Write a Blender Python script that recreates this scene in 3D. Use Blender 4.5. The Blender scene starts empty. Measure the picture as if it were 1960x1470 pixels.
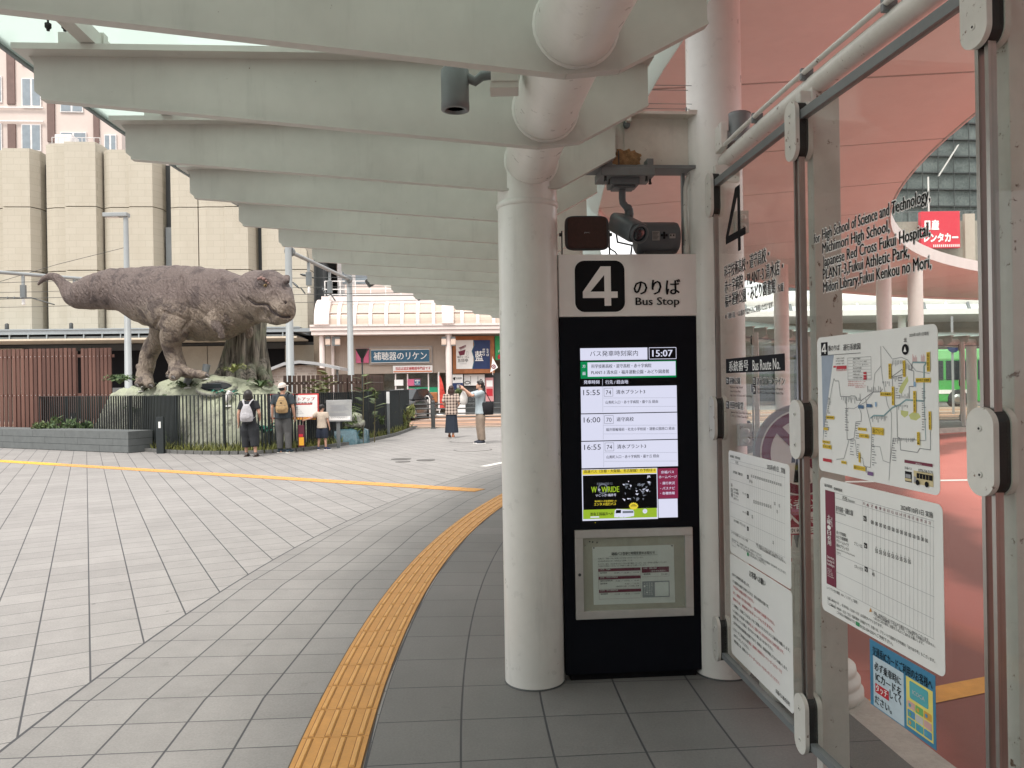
import bpy, bmesh, math, random
from mathutils import Vector, Matrix, Euler, noise as mnoise

# ------------------------------------------------------------------ camera, world, sun, exposure
scn = bpy.context.scene
COL = scn.collection
F, CX, CY, ROLL, EYE = 1472.0, 980.0, 735.0, 0.0163, 1.6
cam_d = bpy.data.cameras.new('camera'); cam = bpy.data.objects.new('camera', cam_d); COL.objects.link(cam)
cam_d.sensor_width = 36.0; cam_d.lens = 36.0 * F / 1960.0; cam_d.clip_start = 0.05; cam_d.clip_end = 600
_c, _s = math.cos(ROLL), math.sin(ROLL)
cam.matrix_world = Matrix(((_c, _s, 0, 0), (0, 0, -1, 0), (-_s, _c, 0, EYE), (0, 0, 0, 1)))
scn.camera = cam

SUN_EL, SUN_AZ = math.radians(58), math.radians(205)      # azimuth clockwise from +Y
wd = bpy.data.worlds.new("World"); scn.world = wd; wd.use_nodes = True
wn = wd.node_tree; bg = wn.nodes['Background']
sky = wn.nodes.new('ShaderNodeTexSky'); sky.sky_type = 'NISHITA'; sky.sun_disc = False
sky.sun_elevation = SUN_EL; sky.sun_rotation = SUN_AZ; sky.dust_density = 4.0; sky.air_density = 1.0; sky.ozone_density = 1.0
hsv = wn.nodes.new('ShaderNodeHueSaturation'); hsv.inputs['Saturation'].default_value = 0.22; hsv.inputs['Value'].default_value = 1.0
wn.links.new(sky.outputs[0], hsv.inputs['Color'])
cloud = wn.nodes.new('ShaderNodeTexNoise'); cloud.inputs['Scale'].default_value = 2.2; cloud.inputs['Detail'].default_value = 6
crmp = wn.nodes.new('ShaderNodeMapRange'); crmp.inputs[1].default_value = 0.3; crmp.inputs[2].default_value = 0.7; crmp.inputs[3].default_value = 0.78; crmp.inputs[4].default_value = 1.0
cmul = wn.nodes.new('ShaderNodeVectorMath'); cmul.operation = 'SCALE'; cmul.inputs[0].default_value = (7.0, 6.9, 6.75)
wn.links.new(cloud.outputs['Fac'], crmp.inputs[0]); wn.links.new(crmp.outputs[0], cmul.inputs['Scale'])
cmix = wn.nodes.new('ShaderNodeMix'); cmix.data_type = 'RGBA'; cmix.inputs[0].default_value = 0.7       # overcast: mostly even cloud
wn.links.new(hsv.outputs[0], cmix.inputs[6]); wn.links.new(cmul.outputs[0], cmix.inputs[7]); wn.links.new(cmix.outputs[2], bg.inputs['Color'])
bg.inputs['Strength'].default_value = 0.15
sun_d = bpy.data.lights.new('sun', 'SUN'); sun_d.energy = 1.3; sun_d.angle = math.radians(14); sun_d.color = (1.0, 0.95, 0.88)
sun = bpy.data.objects.new('sun', sun_d); COL.objects.link(sun)
sun.rotation_euler = Vector((math.sin(SUN_AZ)*math.cos(SUN_EL), math.cos(SUN_AZ)*math.cos(SUN_EL), math.sin(SUN_EL))).to_track_quat('Z', 'Y').to_euler()
vs = scn.view_settings
scn.display_settings.display_device = 'sRGB'
vs.view_transform = 'Standard'; vs.look = 'None'; vs.gamma = 1.0; vs.use_curve_mapping = False
vs.exposure = 0.98
scn.cycles.max_bounces = 12; scn.cycles.diffuse_bounces = 5; scn.cycles.glossy_bounces = 4
scn.cycles.transparent_max_bounces = 16; scn.cycles.sample_clamp_indirect = 6.0
scn.cycles.use_denoising = True

# ------------------------------------------------------------------ pixel <-> world (measuring aids; 1960 x 1470 photograph)
def RAY(px, py):
    u, v = (px-CX)/F, (CY-py)/F
    return Vector((u*_c + v*_s, 1.0, -u*_s + v*_c))
def P(px, py, d):
    r = RAY(px, py); return Vector((r.x*d, d, EYE + r.z*d))
def G(px, py, z=0.0):
    r = RAY(px, py); d = (z-EYE)/r.z
    return Vector((r.x*d, d, z))
class Fr:
    """upright plane through o; local x along angle a, local y away from its front, local z up"""
    def __init__(s, o, a):
        s.o = Vector((o[0], o[1], 0)); s.a = a
        s.x = Vector((math.cos(a), math.sin(a), 0)); s.y = Vector((-math.sin(a), math.cos(a), 0))
    def uv(s, px, py, dy=0.0):
        r = RAY(px, py); o = s.o + s.y*dy; e = Vector((0, 0, EYE))
        t = (o-e).dot(s.y)/r.dot(s.y); p = e + r*t
        return (p-s.o).dot(s.x), p.z
    def w(s, x, y, z): return s.o + s.x*x + s.y*y + Vector((0, 0, z))
    def mat(s, x=0, y=0, z=0):
        return Matrix.Translation(s.w(x, y, z)) @ Matrix.Rotation(s.a, 4, 'Z')
RC = Vector((23.0, 4.9, 0))                                 # centre of the ring-shaped bus terminal
def RP(R, th, z=0.0):
    t = math.radians(th); return Vector((RC.x - R*math.cos(t), RC.y + R*math.sin(t), z))

# ------------------------------------------------------------------ materials
MATS = {}
def _nt(name):
    m = bpy.data.materials.new(name); m.use_nodes = True; nt = m.node_tree
    return m, nt, nt.nodes['Principled BSDF'], nt.nodes, nt.links
def sock(b, *names):
    for n in names:
        if n in b.inputs: return b.inputs[n]
def mix(nt, fac, a, b, mode='MIX'):
    n = nt.nodes.new('ShaderNodeMix'); n.data_type = 'RGBA'; n.blend_type = mode
    for s, v in ((0, fac), (6, a), (7, b)):
        if hasattr(v, 'is_linked') or hasattr(v, 'links'): nt.links.new(v, n.inputs[s])
        else: n.inputs[s].default_value = v if s == 0 else (*v[:3], 1)
    return n.outputs[2]
def mth(nt, op, a, b=None, c=None):
    n = nt.nodes.new('ShaderNodeMath'); n.operation = op
    for i, v in enumerate((a, b, c)):
        if v is None: continue
        if isinstance(v, (int, float)): n.inputs[i].default_value = v
        else: nt.links.new(v, n.inputs[i])
    return n.outputs[0]
def ramp(nt, fac, p0, p1):
    n = nt.nodes.new('ShaderNodeMapRange'); n.inputs[1].default_value = p0; n.inputs[2].default_value = p1
    n.interpolation_type = 'SMOOTHSTEP'
    nt.links.new(fac, n.inputs[0]); return n.outputs[0]
def coords(nt, kind='Object', scale=(1, 1, 1), rot=(0, 0, 0)):
    tc = nt.nodes.new('ShaderNodeTexCoord'); mp = nt.nodes.new('ShaderNodeMapping')
    mp.inputs['Scale'].default_value = scale; mp.inputs['Rotation'].default_value = rot
    nt.links.new(tc.outputs[kind], mp.inputs[0]); return mp.outputs[0]
def noi(nt, vec, scale, detail=4, rough=0.55):
    n = nt.nodes.new('ShaderNodeTexNoise'); n.inputs['Scale'].default_value = scale; n.inputs['Detail'].default_value = detail
    n.inputs['Roughness'].default_value = rough; nt.links.new(vec, n.inputs['Vector']); return n.outputs['Fac']
def bumpn(nt, bsdf, h, strength=0.2, dist=0.01):
    n = nt.nodes.new('ShaderNodeBump'); n.inputs['Strength'].default_value = strength; n.inputs['Distance'].default_value = dist
    nt.links.new(h, n.inputs['Height']); nt.links.new(n.outputs[0], bsdf.inputs['Normal']); return n
def M(name, col, rough=0.5, metal=0.0, var=0.12, vs_=3.0, bump=0.08, bs=60.0, spec=0.5, grime=0.0, rust=0.0):
    """worn paint / plastic / cloth: base colour broken by two sizes of noise, optional dirt streaks and rust"""
    if name in MATS: return MATS[name]
    m, nt, b, N, L = _nt(name)
    v = coords(nt)
    if grime or rust:                                     # every piece weathers differently
        oi = N.new('ShaderNodeObjectInfo'); va = N.new('ShaderNodeVectorMath'); va.operation = 'ADD'; L.new(v, va.inputs[0]); L.new(mth(nt, 'MULTIPLY', oi.outputs['Random'], 53.0), va.inputs[1]); v = va.outputs[0]
    n1 = noi(nt, v, vs_, 5); n2 = noi(nt, v, vs_*9, 3)
    f = mth(nt, 'ADD', mth(nt, 'MULTIPLY', n1, 0.65), mth(nt, 'MULTIPLY', n2, 0.35))
    lo = [c*(1-var) for c in col]; hi = [min(1, c*(1+var)) for c in col]
    c = mix(nt, ramp(nt, f, 0.3, 0.7), lo, hi)
    if grime:
        vm = N.new('ShaderNodeMapping'); vm.inputs['Scale'].default_value = (6, 6, 0.7); L.new(v, vm.inputs[0]); g = ramp(nt, noi(nt, vm.outputs[0], 2.2, 6, 0.65), 0.53, 0.8)
        c = mix(nt, mth(nt, 'MULTIPLY', g, grime), c, [x*0.45 for x in col])
    if rust:
        g = ramp(nt, noi(nt, v, 23, 6, 0.7), 0.66 - rust*0.1, 0.72 - rust*0.08)
        c = mix(nt, g, c, (0.12, 0.055, 0.025))
    L.new(c, b.inputs['Base Color'])
    L.new(mth(nt, 'ADD', mth(nt, 'MULTIPLY', n2, 0.16), rough-0.08), b.inputs['Roughness'])
    b.inputs['Metallic'].default_value = metal
    sock(b, 'Specular IOR Level', 'Specular').default_value = spec
    if bump: bumpn(nt, b, noi(nt, v, bs, 3), bump, 0.004)
    MATS[name] = m; return m
def EMI(name, col, strength):
    if name in MATS: return MATS[name]
    m, nt, b, N, L = _nt(name)
    b.inputs['Base Color'].default_value = (*[c*0.1 for c in col], 1)
    sock(b, 'Emission Color', 'Emission').default_value = (*col, 1); b.inputs['Emission Strength'].default_value = strength
    b.inputs['Roughness'].default_value = 0.2
    MATS[name] = m; return m
def GLASS(name, tint=(0.93, 0.96, 0.95), gloss=1.0, dust=0.03):
    m = bpy.data.materials.new(name); m.use_nodes = True; nt = m.node_tree; N = nt.nodes; L = nt.links
    N.remove(N['Principled BSDF']); out = N['Material Output']
    t = N.new('ShaderNodeBsdfTransparent'); t.inputs[0].default_value = (*tint, 1)
    g = N.new('ShaderNodeBsdfGlossy'); g.inputs['Roughness'].default_value = 0.02
    fr = N.new('ShaderNodeFresnel'); gm = N.new('ShaderNodeNewGeometry')
    L.new(mth(nt, 'SUBTRACT', 1.5, mth(nt, 'MULTIPLY', gm.outputs['Backfacing'], 1.5-1/1.5)), fr.inputs[0])
    mx = N.new('ShaderNodeMixShader'); L.new(mth(nt, 'MULTIPLY', fr.outputs[0], gloss), mx.inputs[0]); L.new(t.outputs[0], mx.inputs[1]); L.new(g.outputs[0], mx.inputs[2])
    df = N.new('ShaderNodeBsdfDiffuse'); df.inputs[0].default_value = (0.7, 0.7, 0.66, 1)
    m2 = N.new('ShaderNodeMixShader'); v = coords(nt)
    L.new(mth(nt, 'MULTIPLY', ramp(nt, noi(nt, v, 3.0, 5), 0.2, 0.9), dust*2), m2.inputs[0])
    L.new(mx.outputs[0], m2.inputs[1]); L.new(df.outputs[0], m2.inputs[2]); L.new(m2.outputs[0], out.inputs[0])
    MATS[name] = m; return m

# ------------------------------------------------------------------ mesh builder
class MB:
    def __init__(s): s.v = []; s.f = []; s.mi = []; s.sm = []; s.mats = []; s.M = Matrix.Identity(4)
    def mid(s, m):
        if m not in s.mats: s.mats.append(m)
        return s.mats.index(m)
    def add(s, vs_, fs, m, smooth=False):
        o = len(s.v); k = s.mid(m)
        s.v += [s.M @ Vector(v) for v in vs_]
        for f in fs: s.f.append([i+o for i in f]); s.mi.append(k); s.sm.append(smooth)
        return s
    def box(s, c, size, m, rot=None, bev=0.0):
        c = Vector(c); hx, hy, hz = [q/2 for q in size]
        if bev > 0:
            bm = bmesh.new(); bmesh.ops.create_cube(bm, size=1)
            for v in bm.verts: v.co = Vector((v.co.x*size[0], v.co.y*size[1], v.co.z*size[2]))
            bmesh.ops.bevel(bm, geom=list(bm.edges), offset=bev, segments=2, affect='EDGES', profile=0.6)
            vs_ = [v.co.copy() for v in bm.verts]; bm.verts.index_update()
            fs = [[v.index for v in f.verts] for f in bm.faces]; bm.free()
        else:
            vs_ = [Vector((x, y, z)) for x in (-hx, hx) for y in (-hy, hy) for z in (-hz, hz)]
            fs = [(0, 1, 3, 2), (4, 6, 7, 5), (0, 4, 5, 1), (2, 3, 7, 6), (0, 2, 6, 4), (1, 5, 7, 3)]
        if rot is not None:
            R = rot if isinstance(rot, Matrix) else Euler(rot).to_matrix()
            R = R.to_3x3() if len(R) == 4 else R
            vs_ = [R @ v for v in vs_]
        return s.add([v + c for v in vs_], fs, m)
    def b2(s, x0, y0, z0, x1, y1, z1, m, bev=0.0):
        return s.box(((x0+x1)/2, (y0+y1)/2, (z0+z1)/2), (abs(x1-x0), abs(y1-y0), abs(z1-z0)), m, None, bev)
    def bar(s, p, q, w, h, m, up=(0, 0, 1)):
        p = Vector(p); q = Vector(q); d = q-p; L = d.length; d.normalize(); u = Vector(up)
        if abs(d.dot(u)) > 0.98: u = Vector((1, 0, 0))
        x = d.cross(u).normalized(); z = x.cross(d).normalized()
        R = Matrix((x, d, z)).transposed()
        return s.box((p+q)/2, (w, L, h), m, R)
    def rings(s, rs, m, closed=False, caps=True, smooth=True):
        n = len(rs[0]); vs_ = [v for r in rs for v in r]; fs = []
        R = len(rs)
        for i in range(R if closed else R-1):
            a, b = i*n, ((i+1) % R)*n
            for j in range(n):
                k = (j+1) % n; fs.append((a+j, a+k, b+k, b+j))
        s.add(vs_, fs, m, smooth)
        if caps and not closed:
            s.add(rs[0], [list(range(n))[::-1]], m); s.add(rs[-1], [list(range(n))], m)
        return s
    def tube(s, pts, r, m, n=10, closed=False, caps=True, flat=1.0):
        pts = [Vector(p) for p in pts]; K = len(pts); rr = r if hasattr(r, '__len__') else [r]*K
        rs = []; prev = None
        for i, p in enumerate(pts):
            if closed: t = pts[(i+1) % K]-pts[i-1]
            else: t = pts[min(i+1, K-1)]-pts[max(i-1, 0)]
            if t.length < 1e-9: t = Vector((0, 0, 1))
            t.normalize()
            if prev is None:
                a = Vector((0, 0, 1)) if abs(t.z) < 0.9 else Vector((1, 0, 0))
                x = t.cross(a).normalized()
            else: x = (prev - t*prev.dot(t)).normalized()
            prev = x; y = t.cross(x)
            rs.append([p + x*math.cos(2*math.pi*j/n)*rr[i] + y*math.sin(2*math.pi*j/n)*rr[i]*flat for j in range(n)])
        return s.rings(rs, m, closed, caps)
    def lathe(s, prof, c, m, n=24, axis=None, smooth=True):
        c = Vector(c); R = Matrix.Identity(3) if axis is None else Vector(axis).to_track_quat('Z', 'Y').to_matrix()
        rs = [[c + R @ Vector((r*math.cos(2*math.pi*j/n), r*math.sin(2*math.pi*j/n), z)) for j in range(n)] for r, z in prof]
        return s.rings(rs, m, False, True, smooth)
    def ell(s, c, r, m, rot=None, nu=14, nv=10):
        c = Vector(c); R = Matrix.Identity(3) if rot is None else (rot if isinstance(rot, Matrix) else Euler(rot).to_matrix())
        rs = []
        for i in range(nv+1):
            t = math.pi*(0.02+0.96*i/nv); z = -math.cos(t); q = math.sin(t)
            rs.append([c + R @ Vector((r[0]*q*math.cos(2*math.pi*j/nu), r[1]*q*math.sin(2*math.pi*j/nu), r[2]*z)) for j in range(nu)])
        return s.rings(rs, m)
    def prism(s, poly, off, m, smooth=False):
        """closed polygon extruded by the vector off"""
        a = [Vector(p) for p in poly]; b = [p + Vector(off) for p in a]; n = len(a)
        fs = [list(range(n))[::-1], list(range(n, 2*n))] + [(i, (i+1) % n, n+(i+1) % n, n+i) for i in range(n)]
        return s.add(a+b, fs, m, smooth)
    def rrect(s, x0, z0, x1, z1, r, y0, y1, m, seg=5):
        """rounded plate facing -y"""
        pts = []
        for cx, cz, a0 in ((x1-r, z1-r, 0), (x0+r, z1-r, 90), (x0+r, z0+r, 180), (x1-r, z0+r, 270)):
            for k in range(seg+1):
                a = math.radians(a0+90*k/seg); pts.append((cx+r*math.cos(a), y0, cz+r*math.sin(a)))
        return s.prism(pts, (0, y1-y0, 0), m)
    def flat(s, x0, z0, x1, z1, y, m):
        return s.add([(x0, y, z0), (x1, y, z0), (x1, y, z1), (x0, y, z1)], [(0, 1, 2, 3)], m)
    def disc(s, cx, cz, r, y, m, n=24, r2=0.0):
        if r2 <= 0: return s.add([(cx+r*math.cos(2*math.pi*j/n), y, cz+r*math.sin(2*math.pi*j/n)) for j in range(n)], [list(range(n))], m)
        vs_ = [(cx+q*math.cos(2*math.pi*j/n), y, cz+q*math.sin(2*math.pi*j/n)) for q in (r, r2) for j in range(n)]
        return s.add(vs_, [(j, (j+1) % n, n+(j+1) % n, n+j) for j in range(n)], m)
    def line(s, pts, w, y, m):
        for (x0, z0), (x1, z1) in zip(pts, pts[1:]):
            d = Vector((x1-x0, z1-z0)); L = d.length
            if L < 1e-6: continue
            n = Vector((-d.y, d.x))/L*w/2
            s.add([(x0-n.x, y, z0-n.y), (x1-n.x, y, z1-n.y), (x1+n.x, y, z1+n.y), (x0+n.x, y, z0+n.y)], [(0, 1, 2, 3)], m)
        return s
    def text(s, st, x0, z0, x1, z1, y, m, bold=0.0, vert=False):
        """lettering fitted into the box x0..x1, z0..z1 on the plane y, read from -y"""
        if vert:
            n = len(st); h = (z1-z0)/n
            for i, ch in enumerate(st):
                if ch == ' ': continue
                s.text(ch, x0, z1-(i+0.93)*h, x1, z1-(i+0.07)*h, y, m, bold)
            return s
        vs_, fs, bb = glyphs(st)
        if not vs_: return s
        b = bold; sx = (x1-x0)/max(1e-6, bb[2]-bb[0]+2*b); sz = (z1-z0)/max(1e-6, bb[3]-bb[1]+(2*b if b >= 0.04 else 0))
        # heavier lettering: the same outline laid side by side; a border: all round
        if b <= 0: offs = [(0, 0)]
        elif b < 0.04: offs = [(-b, 0), (b, 0)]
        else: offs = [(b*math.cos(a*math.pi/4), b*math.sin(a*math.pi/4)) for a in range(8)]
        e = b; ez = b if b >= 0.04 else 0
        for k, (ox, oz) in enumerate(offs):
            s.add([(x0+(vx-bb[0]+ox+e)*sx, y-0.00004*k, z0+(vy-bb[1]+oz+ez)*sz) for vx, vy in vs_], fs, m)
        return s
    def mesh(s, name):
        me = bpy.data.meshes.new(name); me.from_pydata([tuple(v) for v in s.v], [], s.f)
        for m in s.mats: me.materials.append(m)
        me.polygons.foreach_set('material_index', s.mi); me.polygons.foreach_set('use_smooth', s.sm)
        me.update(); return me
    def build(s, name, parent=None, fix=True):
        me = s.mesh(name)
        if fix:
            bm = bmesh.new(); bm.from_mesh(me); bmesh.ops.recalc_face_normals(bm, faces=bm.faces); bm.to_mesh(me); bm.free()
        o = bpy.data.objects.new(name, me); COL.objects.link(o)
        if parent: o.parent = parent
        return o
TMP = bpy.data.scenes.new('measuring'); _gc = {}
def glyphs(st):
    k = st
    if k in _gc: return _gc[k]
    c = bpy.data.curves.new('g', 'FONT'); c.body = st; c.resolution_u = 2
    o = bpy.data.objects.new('g', c); TMP.collection.objects.link(o)
    TMP.view_layers[0].update(); dg = TMP.view_layers[0].depsgraph
    me = o.evaluated_get(dg).to_mesh()
    vs_ = [(v.co.x, v.co.y) for v in me.vertices]; fs = [tuple(p.vertices) for p in me.polygons]
    bb = (min(v[0] for v in vs_), min(v[1] for v in vs_), max(v[0] for v in vs_), max(v[1] for v in vs_)) if vs_ else (0, 0, 1, 1)
    bpy.data.objects.remove(o); bpy.data.curves.remove(c)
    _gc[k] = (vs_, fs, bb); return _gc[k]
def voxel(mb, name, size, smooth=6, parent=None, factor=0.5):
    """several overlapping closed forms fused into one continuous skin"""
    me = mb.mesh(name+'_raw'); o = bpy.data.objects.new('v', me); TMP.collection.objects.link(o)
    r = o.modifiers.new('r', 'REMESH'); r.mode = 'VOXEL'; r.voxel_size = size; r.use_smooth_shade = True
    if smooth:
        q = o.modifiers.new('s', 'SMOOTH'); q.iterations = smooth; q.factor = factor
    TMP.view_layers[0].update(); dg = TMP.view_layers[0].depsgraph
    m2 = bpy.data.meshes.new_from_object(o.evaluated_get(dg)); m2.name = name
    bpy.data.objects.remove(o)
    m2.materials.clear()
    for m in mb.mats[:1]: m2.materials.append(m)
    ob = bpy.data.objects.new(name, m2); COL.objects.link(ob)
    if parent: ob.parent = parent
    return ob
def tag(o, label, cat, group=None, kind=None):
    o['label'] = label; o['category'] = cat
    if group: o['group'] = group
    if kind: o['kind'] = kind
    return o
def thing(name, label, cat, mat=None, group=None, kind=None):
    o = bpy.data.objects.new(name, None); COL.objects.link(o); o.empty_display_size = 0.1
    if mat is not None: o.matrix_world = mat if isinstance(mat, Matrix) else Matrix.Translation(mat)
    return tag(o, label, cat, group, kind)
def struct(o): o['kind'] = 'structure'; return o
def copy_tree(o, parent=None):
    c = o.copy(); COL.objects.link(c)
    if parent: c.parent = parent
    for ch in list(o.children): copy_tree(ch, c)
    return c
T = Matrix.Translation
def RZ(a): return Matrix.Rotation(a, 4, 'Z')
rnd = random.Random(4)
# ------------------------------------------------------------------ palette
m_fin = M('pale_grey_paint', (0.535, 0.52, 0.48), 0.42, var=0.07, vs_=1.2, bump=0.04, grime=0.24, rust=-0.3)
m_col = M('white_column_paint', (0.715, 0.705, 0.67), 0.30, var=0.05, vs_=1.6, bump=0.05, bs=25, grime=0.22, rust=-0.25)
m_post = M('grey_post_paint', (0.60, 0.58, 0.545), 0.45, var=0.07, grime=0.12, rust=0.55)
m_plate = M('clamp_paint', (0.62, 0.61, 0.57), 0.4, var=0.07, grime=0.18, rust=0.4)
m_steel = M('brushed_steel', (0.42, 0.41, 0.39), 0.32, metal=0.9, var=0.06, vs_=2, bump=0.0)
m_dark = M('dark_metal', (0.05, 0.055, 0.055), 0.45, var=0.15)
m_gun = M('grey_metal', (0.16, 0.175, 0.18), 0.45, var=0.1)
m_rubber = M('black_rubber', (0.015, 0.016, 0.016), 0.6)
m_white = M('white_paint', (0.78, 0.76, 0.74), 0.45, var=0.05, grime=0.1)
m_black = M('black_ink', (0.007, 0.007, 0.009), 0.6, var=0.05, bump=0, spec=0.15)
m_ink = m_black
m_wink = M('white_ink', (0.84, 0.83, 0.81), 0.5, var=0.03, bump=0)
m_red = M('red_ink', (0.50, 0.02, 0.035), 0.5, var=0.05, bump=0)
m_maroon = M('maroon_ink', (0.17, 0.015, 0.045), 0.5, var=0.05, bump=0)
m_yel = M('yellow_ink', (0.72, 0.50, 0.03), 0.5, var=0.05, bump=0)
m_greyink = M('grey_ink', (0.30, 0.31, 0.33), 0.5, var=0.05, bump=0)
m_paper = M('sign_sheet', (0.78, 0.785, 0.765), 0.45, var=0.03, vs_=2, bump=0.02)

# ------------------------------------------------------------------ ground: stone plaza
def stone(nt, b, u, v, base, lw=0.02, tv=0.10):
    """square setts: u, v in tile units -> colour with dark joints, per-stone tone and speckle"""
    fu = mth(nt, 'FRACT', u); fv = mth(nt, 'FRACT', v)
    du = mth(nt, 'MINIMUM', fu, mth(nt, 'SUBTRACT', 1.0, fu)); dv = mth(nt, 'MINIMUM', fv, mth(nt, 'SUBTRACT', 1.0, fv))
    j = mth(nt, 'SUBTRACT', 1.0, ramp(nt, mth(nt, 'MINIMUM', du, mth(nt, 'MULTIPLY', dv, 1.45)), lw*0.6, lw*1.35))
    cb = nt.nodes.new('ShaderNodeCombineXYZ')
    nt.links.new(mth(nt, 'FLOOR', u), cb.inputs[0]); nt.links.new(mth(nt, 'FLOOR', v), cb.inputs[1])
    wn_ = nt.nodes.new('ShaderNodeTexWhiteNoise'); wn_.noise_dimensions = '2D'; nt.links.new(cb.outputs[0], wn_.inputs['Vector'])
    return j, wn_.outputs['Value']
def ground_mat():
    m, nt, b, N, L = _nt('granite_paving')
    v = coords(nt); sp = N.new('ShaderNodeSeparateXYZ'); L.new(v, sp.inputs[0])
    x, y = sp.outputs[0], sp.outputs[1]
    dx = mth(nt, 'SUBTRACT', RC.x, x); dy = mth(nt, 'SUBTRACT', y, RC.y)
    R = mth(nt, 'SQRT', mth(nt, 'ADD', mth(nt, 'MULTIPLY', dx, dx), mth(nt, 'MULTIPLY', dy, dy)))
    th = mth(nt, 'ARCTAN2', dy, dx)
    SG = math.radians(5.3); t0_ = mth(nt, 'DIVIDE', mth(nt, 'ADD', th, math.radians(2.2)), SG)
    Rp = mth(nt, 'MULTIPLY', R, mth(nt, 'COSINE', mth(nt, 'MULTIPLY', mth(nt, 'SUBTRACT', mth(nt, 'FRACT', t0_), 0.5), SG)))   # straight runs between kinks
    j1, r1 = stone(nt, b, mth(nt, 'DIVIDE', mth(nt, 'SUBTRACT', Rp, 23.7), 0.3), mth(nt, 'MULTIPLY', th, 24.6/0.3), None, 0.017)
    j3, r3 = stone(nt, b, mth(nt, 'DIVIDE', mth(nt, 'SUBTRACT', R, 23.7), 0.4), mth(nt, 'MULTIPLY', th, 22.8/0.4), None, 0.012)
    a = math.radians(29.0); ca, sa = math.cos(a), math.sin(a)
    uu = mth(nt, 'ADD', mth(nt, 'MULTIPLY', x, ca/0.3), mth(nt, 'MULTIPLY', y, sa/0.3))
    vv = mth(nt, 'ADD', mth(nt, 'MULTIPLY', x, -sa/0.3), mth(nt, 'MULTIPLY', y, ca/0.3))
    j2, r2 = stone(nt, b, uu, vv, None, 0.017)
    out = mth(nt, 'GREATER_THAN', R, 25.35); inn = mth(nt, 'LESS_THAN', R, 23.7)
    def sel(f, p, q): return mth(nt, 'ADD', mth(nt, 'MULTIPLY', f, q), mth(nt, 'MULTIPLY', mth(nt, 'SUBTRACT', 1.0, f), p))
    j = sel(inn, sel(out, j1, j2), j3); r = sel(inn, sel(out, r1, r2), r3)
    edge = mth(nt, 'LESS_THAN', mth(nt, 'ABSOLUTE', mth(nt, 'SUBTRACT', R, 25.35)), 0.008)
    j = mth(nt, 'MAXIMUM', j, edge)
    n1 = noi(nt, v, 1.1, 5, 0.6); n2 = noi(nt, v, 85, 4, 0.75); n3 = noi(nt, v, 9, 5, 0.6)
    t = mth(nt, 'ADD', mth(nt, 'MULTIPLY', r, 0.09), mth(nt, 'ADD', mth(nt, 'MULTIPLY', n1, 0.35), mth(nt, 'ADD', mth(nt, 'MULTIPLY', n2, 0.62), mth(nt, 'MULTIPLY', n3, 0.3))))
    c = mix(nt, ramp(nt, t, 0.35, 1.05), (0.20, 0.19, 0.182), (0.375, 0.355, 0.34))
    pits = ramp(nt, noi(nt, v, 75, 2, 0.5), 0.66, 0.74)
    c = mix(nt, mth(nt, 'MULTIPLY', pits, 0.35), c, (0.12, 0.115, 0.11))
    st = ramp(nt, noi(nt, v, 0.9, 6, 0.7), 0.60, 0.72)
    c = mix(nt, mth(nt, 'MULTIPLY', st, 0.25), c, (0.15, 0.145, 0.14))
    vo = N.new('ShaderNodeTexVoronoi'); vo.inputs['Scale'].default_value = 1.35; L.new(v, vo.inputs['Vector'])              # old gum and oil spots
    spc = N.new('ShaderNodeSeparateColor'); L.new(vo.outputs['Color'], spc.inputs[0])
    gum = mth(nt, 'MULTIPLY', mth(nt, 'LESS_THAN', vo.outputs['Distance'], mth(nt, 'MULTIPLY', spc.outputs[1], 0.035)), mth(nt, 'GREATER_THAN', spc.outputs[0], 0.35))
    c = mix(nt, mth(nt, 'MULTIPLY', gum, 0.6), c, (0.07, 0.068, 0.066))
    drt = ramp(nt, noi(nt, v, 3.2, 6, 0.72), 0.62, 0.70); c = mix(nt, mth(nt, 'MULTIPLY', drt, 0.22), c, (0.11, 0.105, 0.10))
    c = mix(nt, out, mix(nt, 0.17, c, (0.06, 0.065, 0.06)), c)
    c = mix(nt, inn, c, mix(nt, 0.42, c, (0.03, 0.035, 0.035)))  # inner paving darkened: canopy shade put into the stone colour
    c = mix(nt, mth(nt, 'MULTIPLY', j, 0.95), c, (0.035, 0.036, 0.042))
    L.new(c, b.inputs['Base Color'])
    L.new(mth(nt, 'ADD', 0.55, mth(nt, 'MULTIPLY', n3, 0.25)), b.inputs['Roughness'])
    h = mth(nt, 'SUBTRACT', mth(nt, 'MULTIPLY', n2, 0.25), mth(nt, 'MULTIPLY', j, 1.0))
    bumpn(nt, b, h, 0.35, 0.006)
    return m
m_ground = ground_mat()
def sector(R0, R1, t0, t1, z0, z1, m, step=1.5, mb=None):
    mb = mb or MB(); n = max(1, int((t1-t0)/step + 0.5)); rs = []
    for i in range(n+1):
        t = t0 + (t1-t0)*i/n
        rs.append([RP(R0, t, z0), RP(R1, t, z0), RP(R1, t, z1), RP(R0, t, z1)])
    return mb.rings(rs, m, smooth=False)
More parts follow.
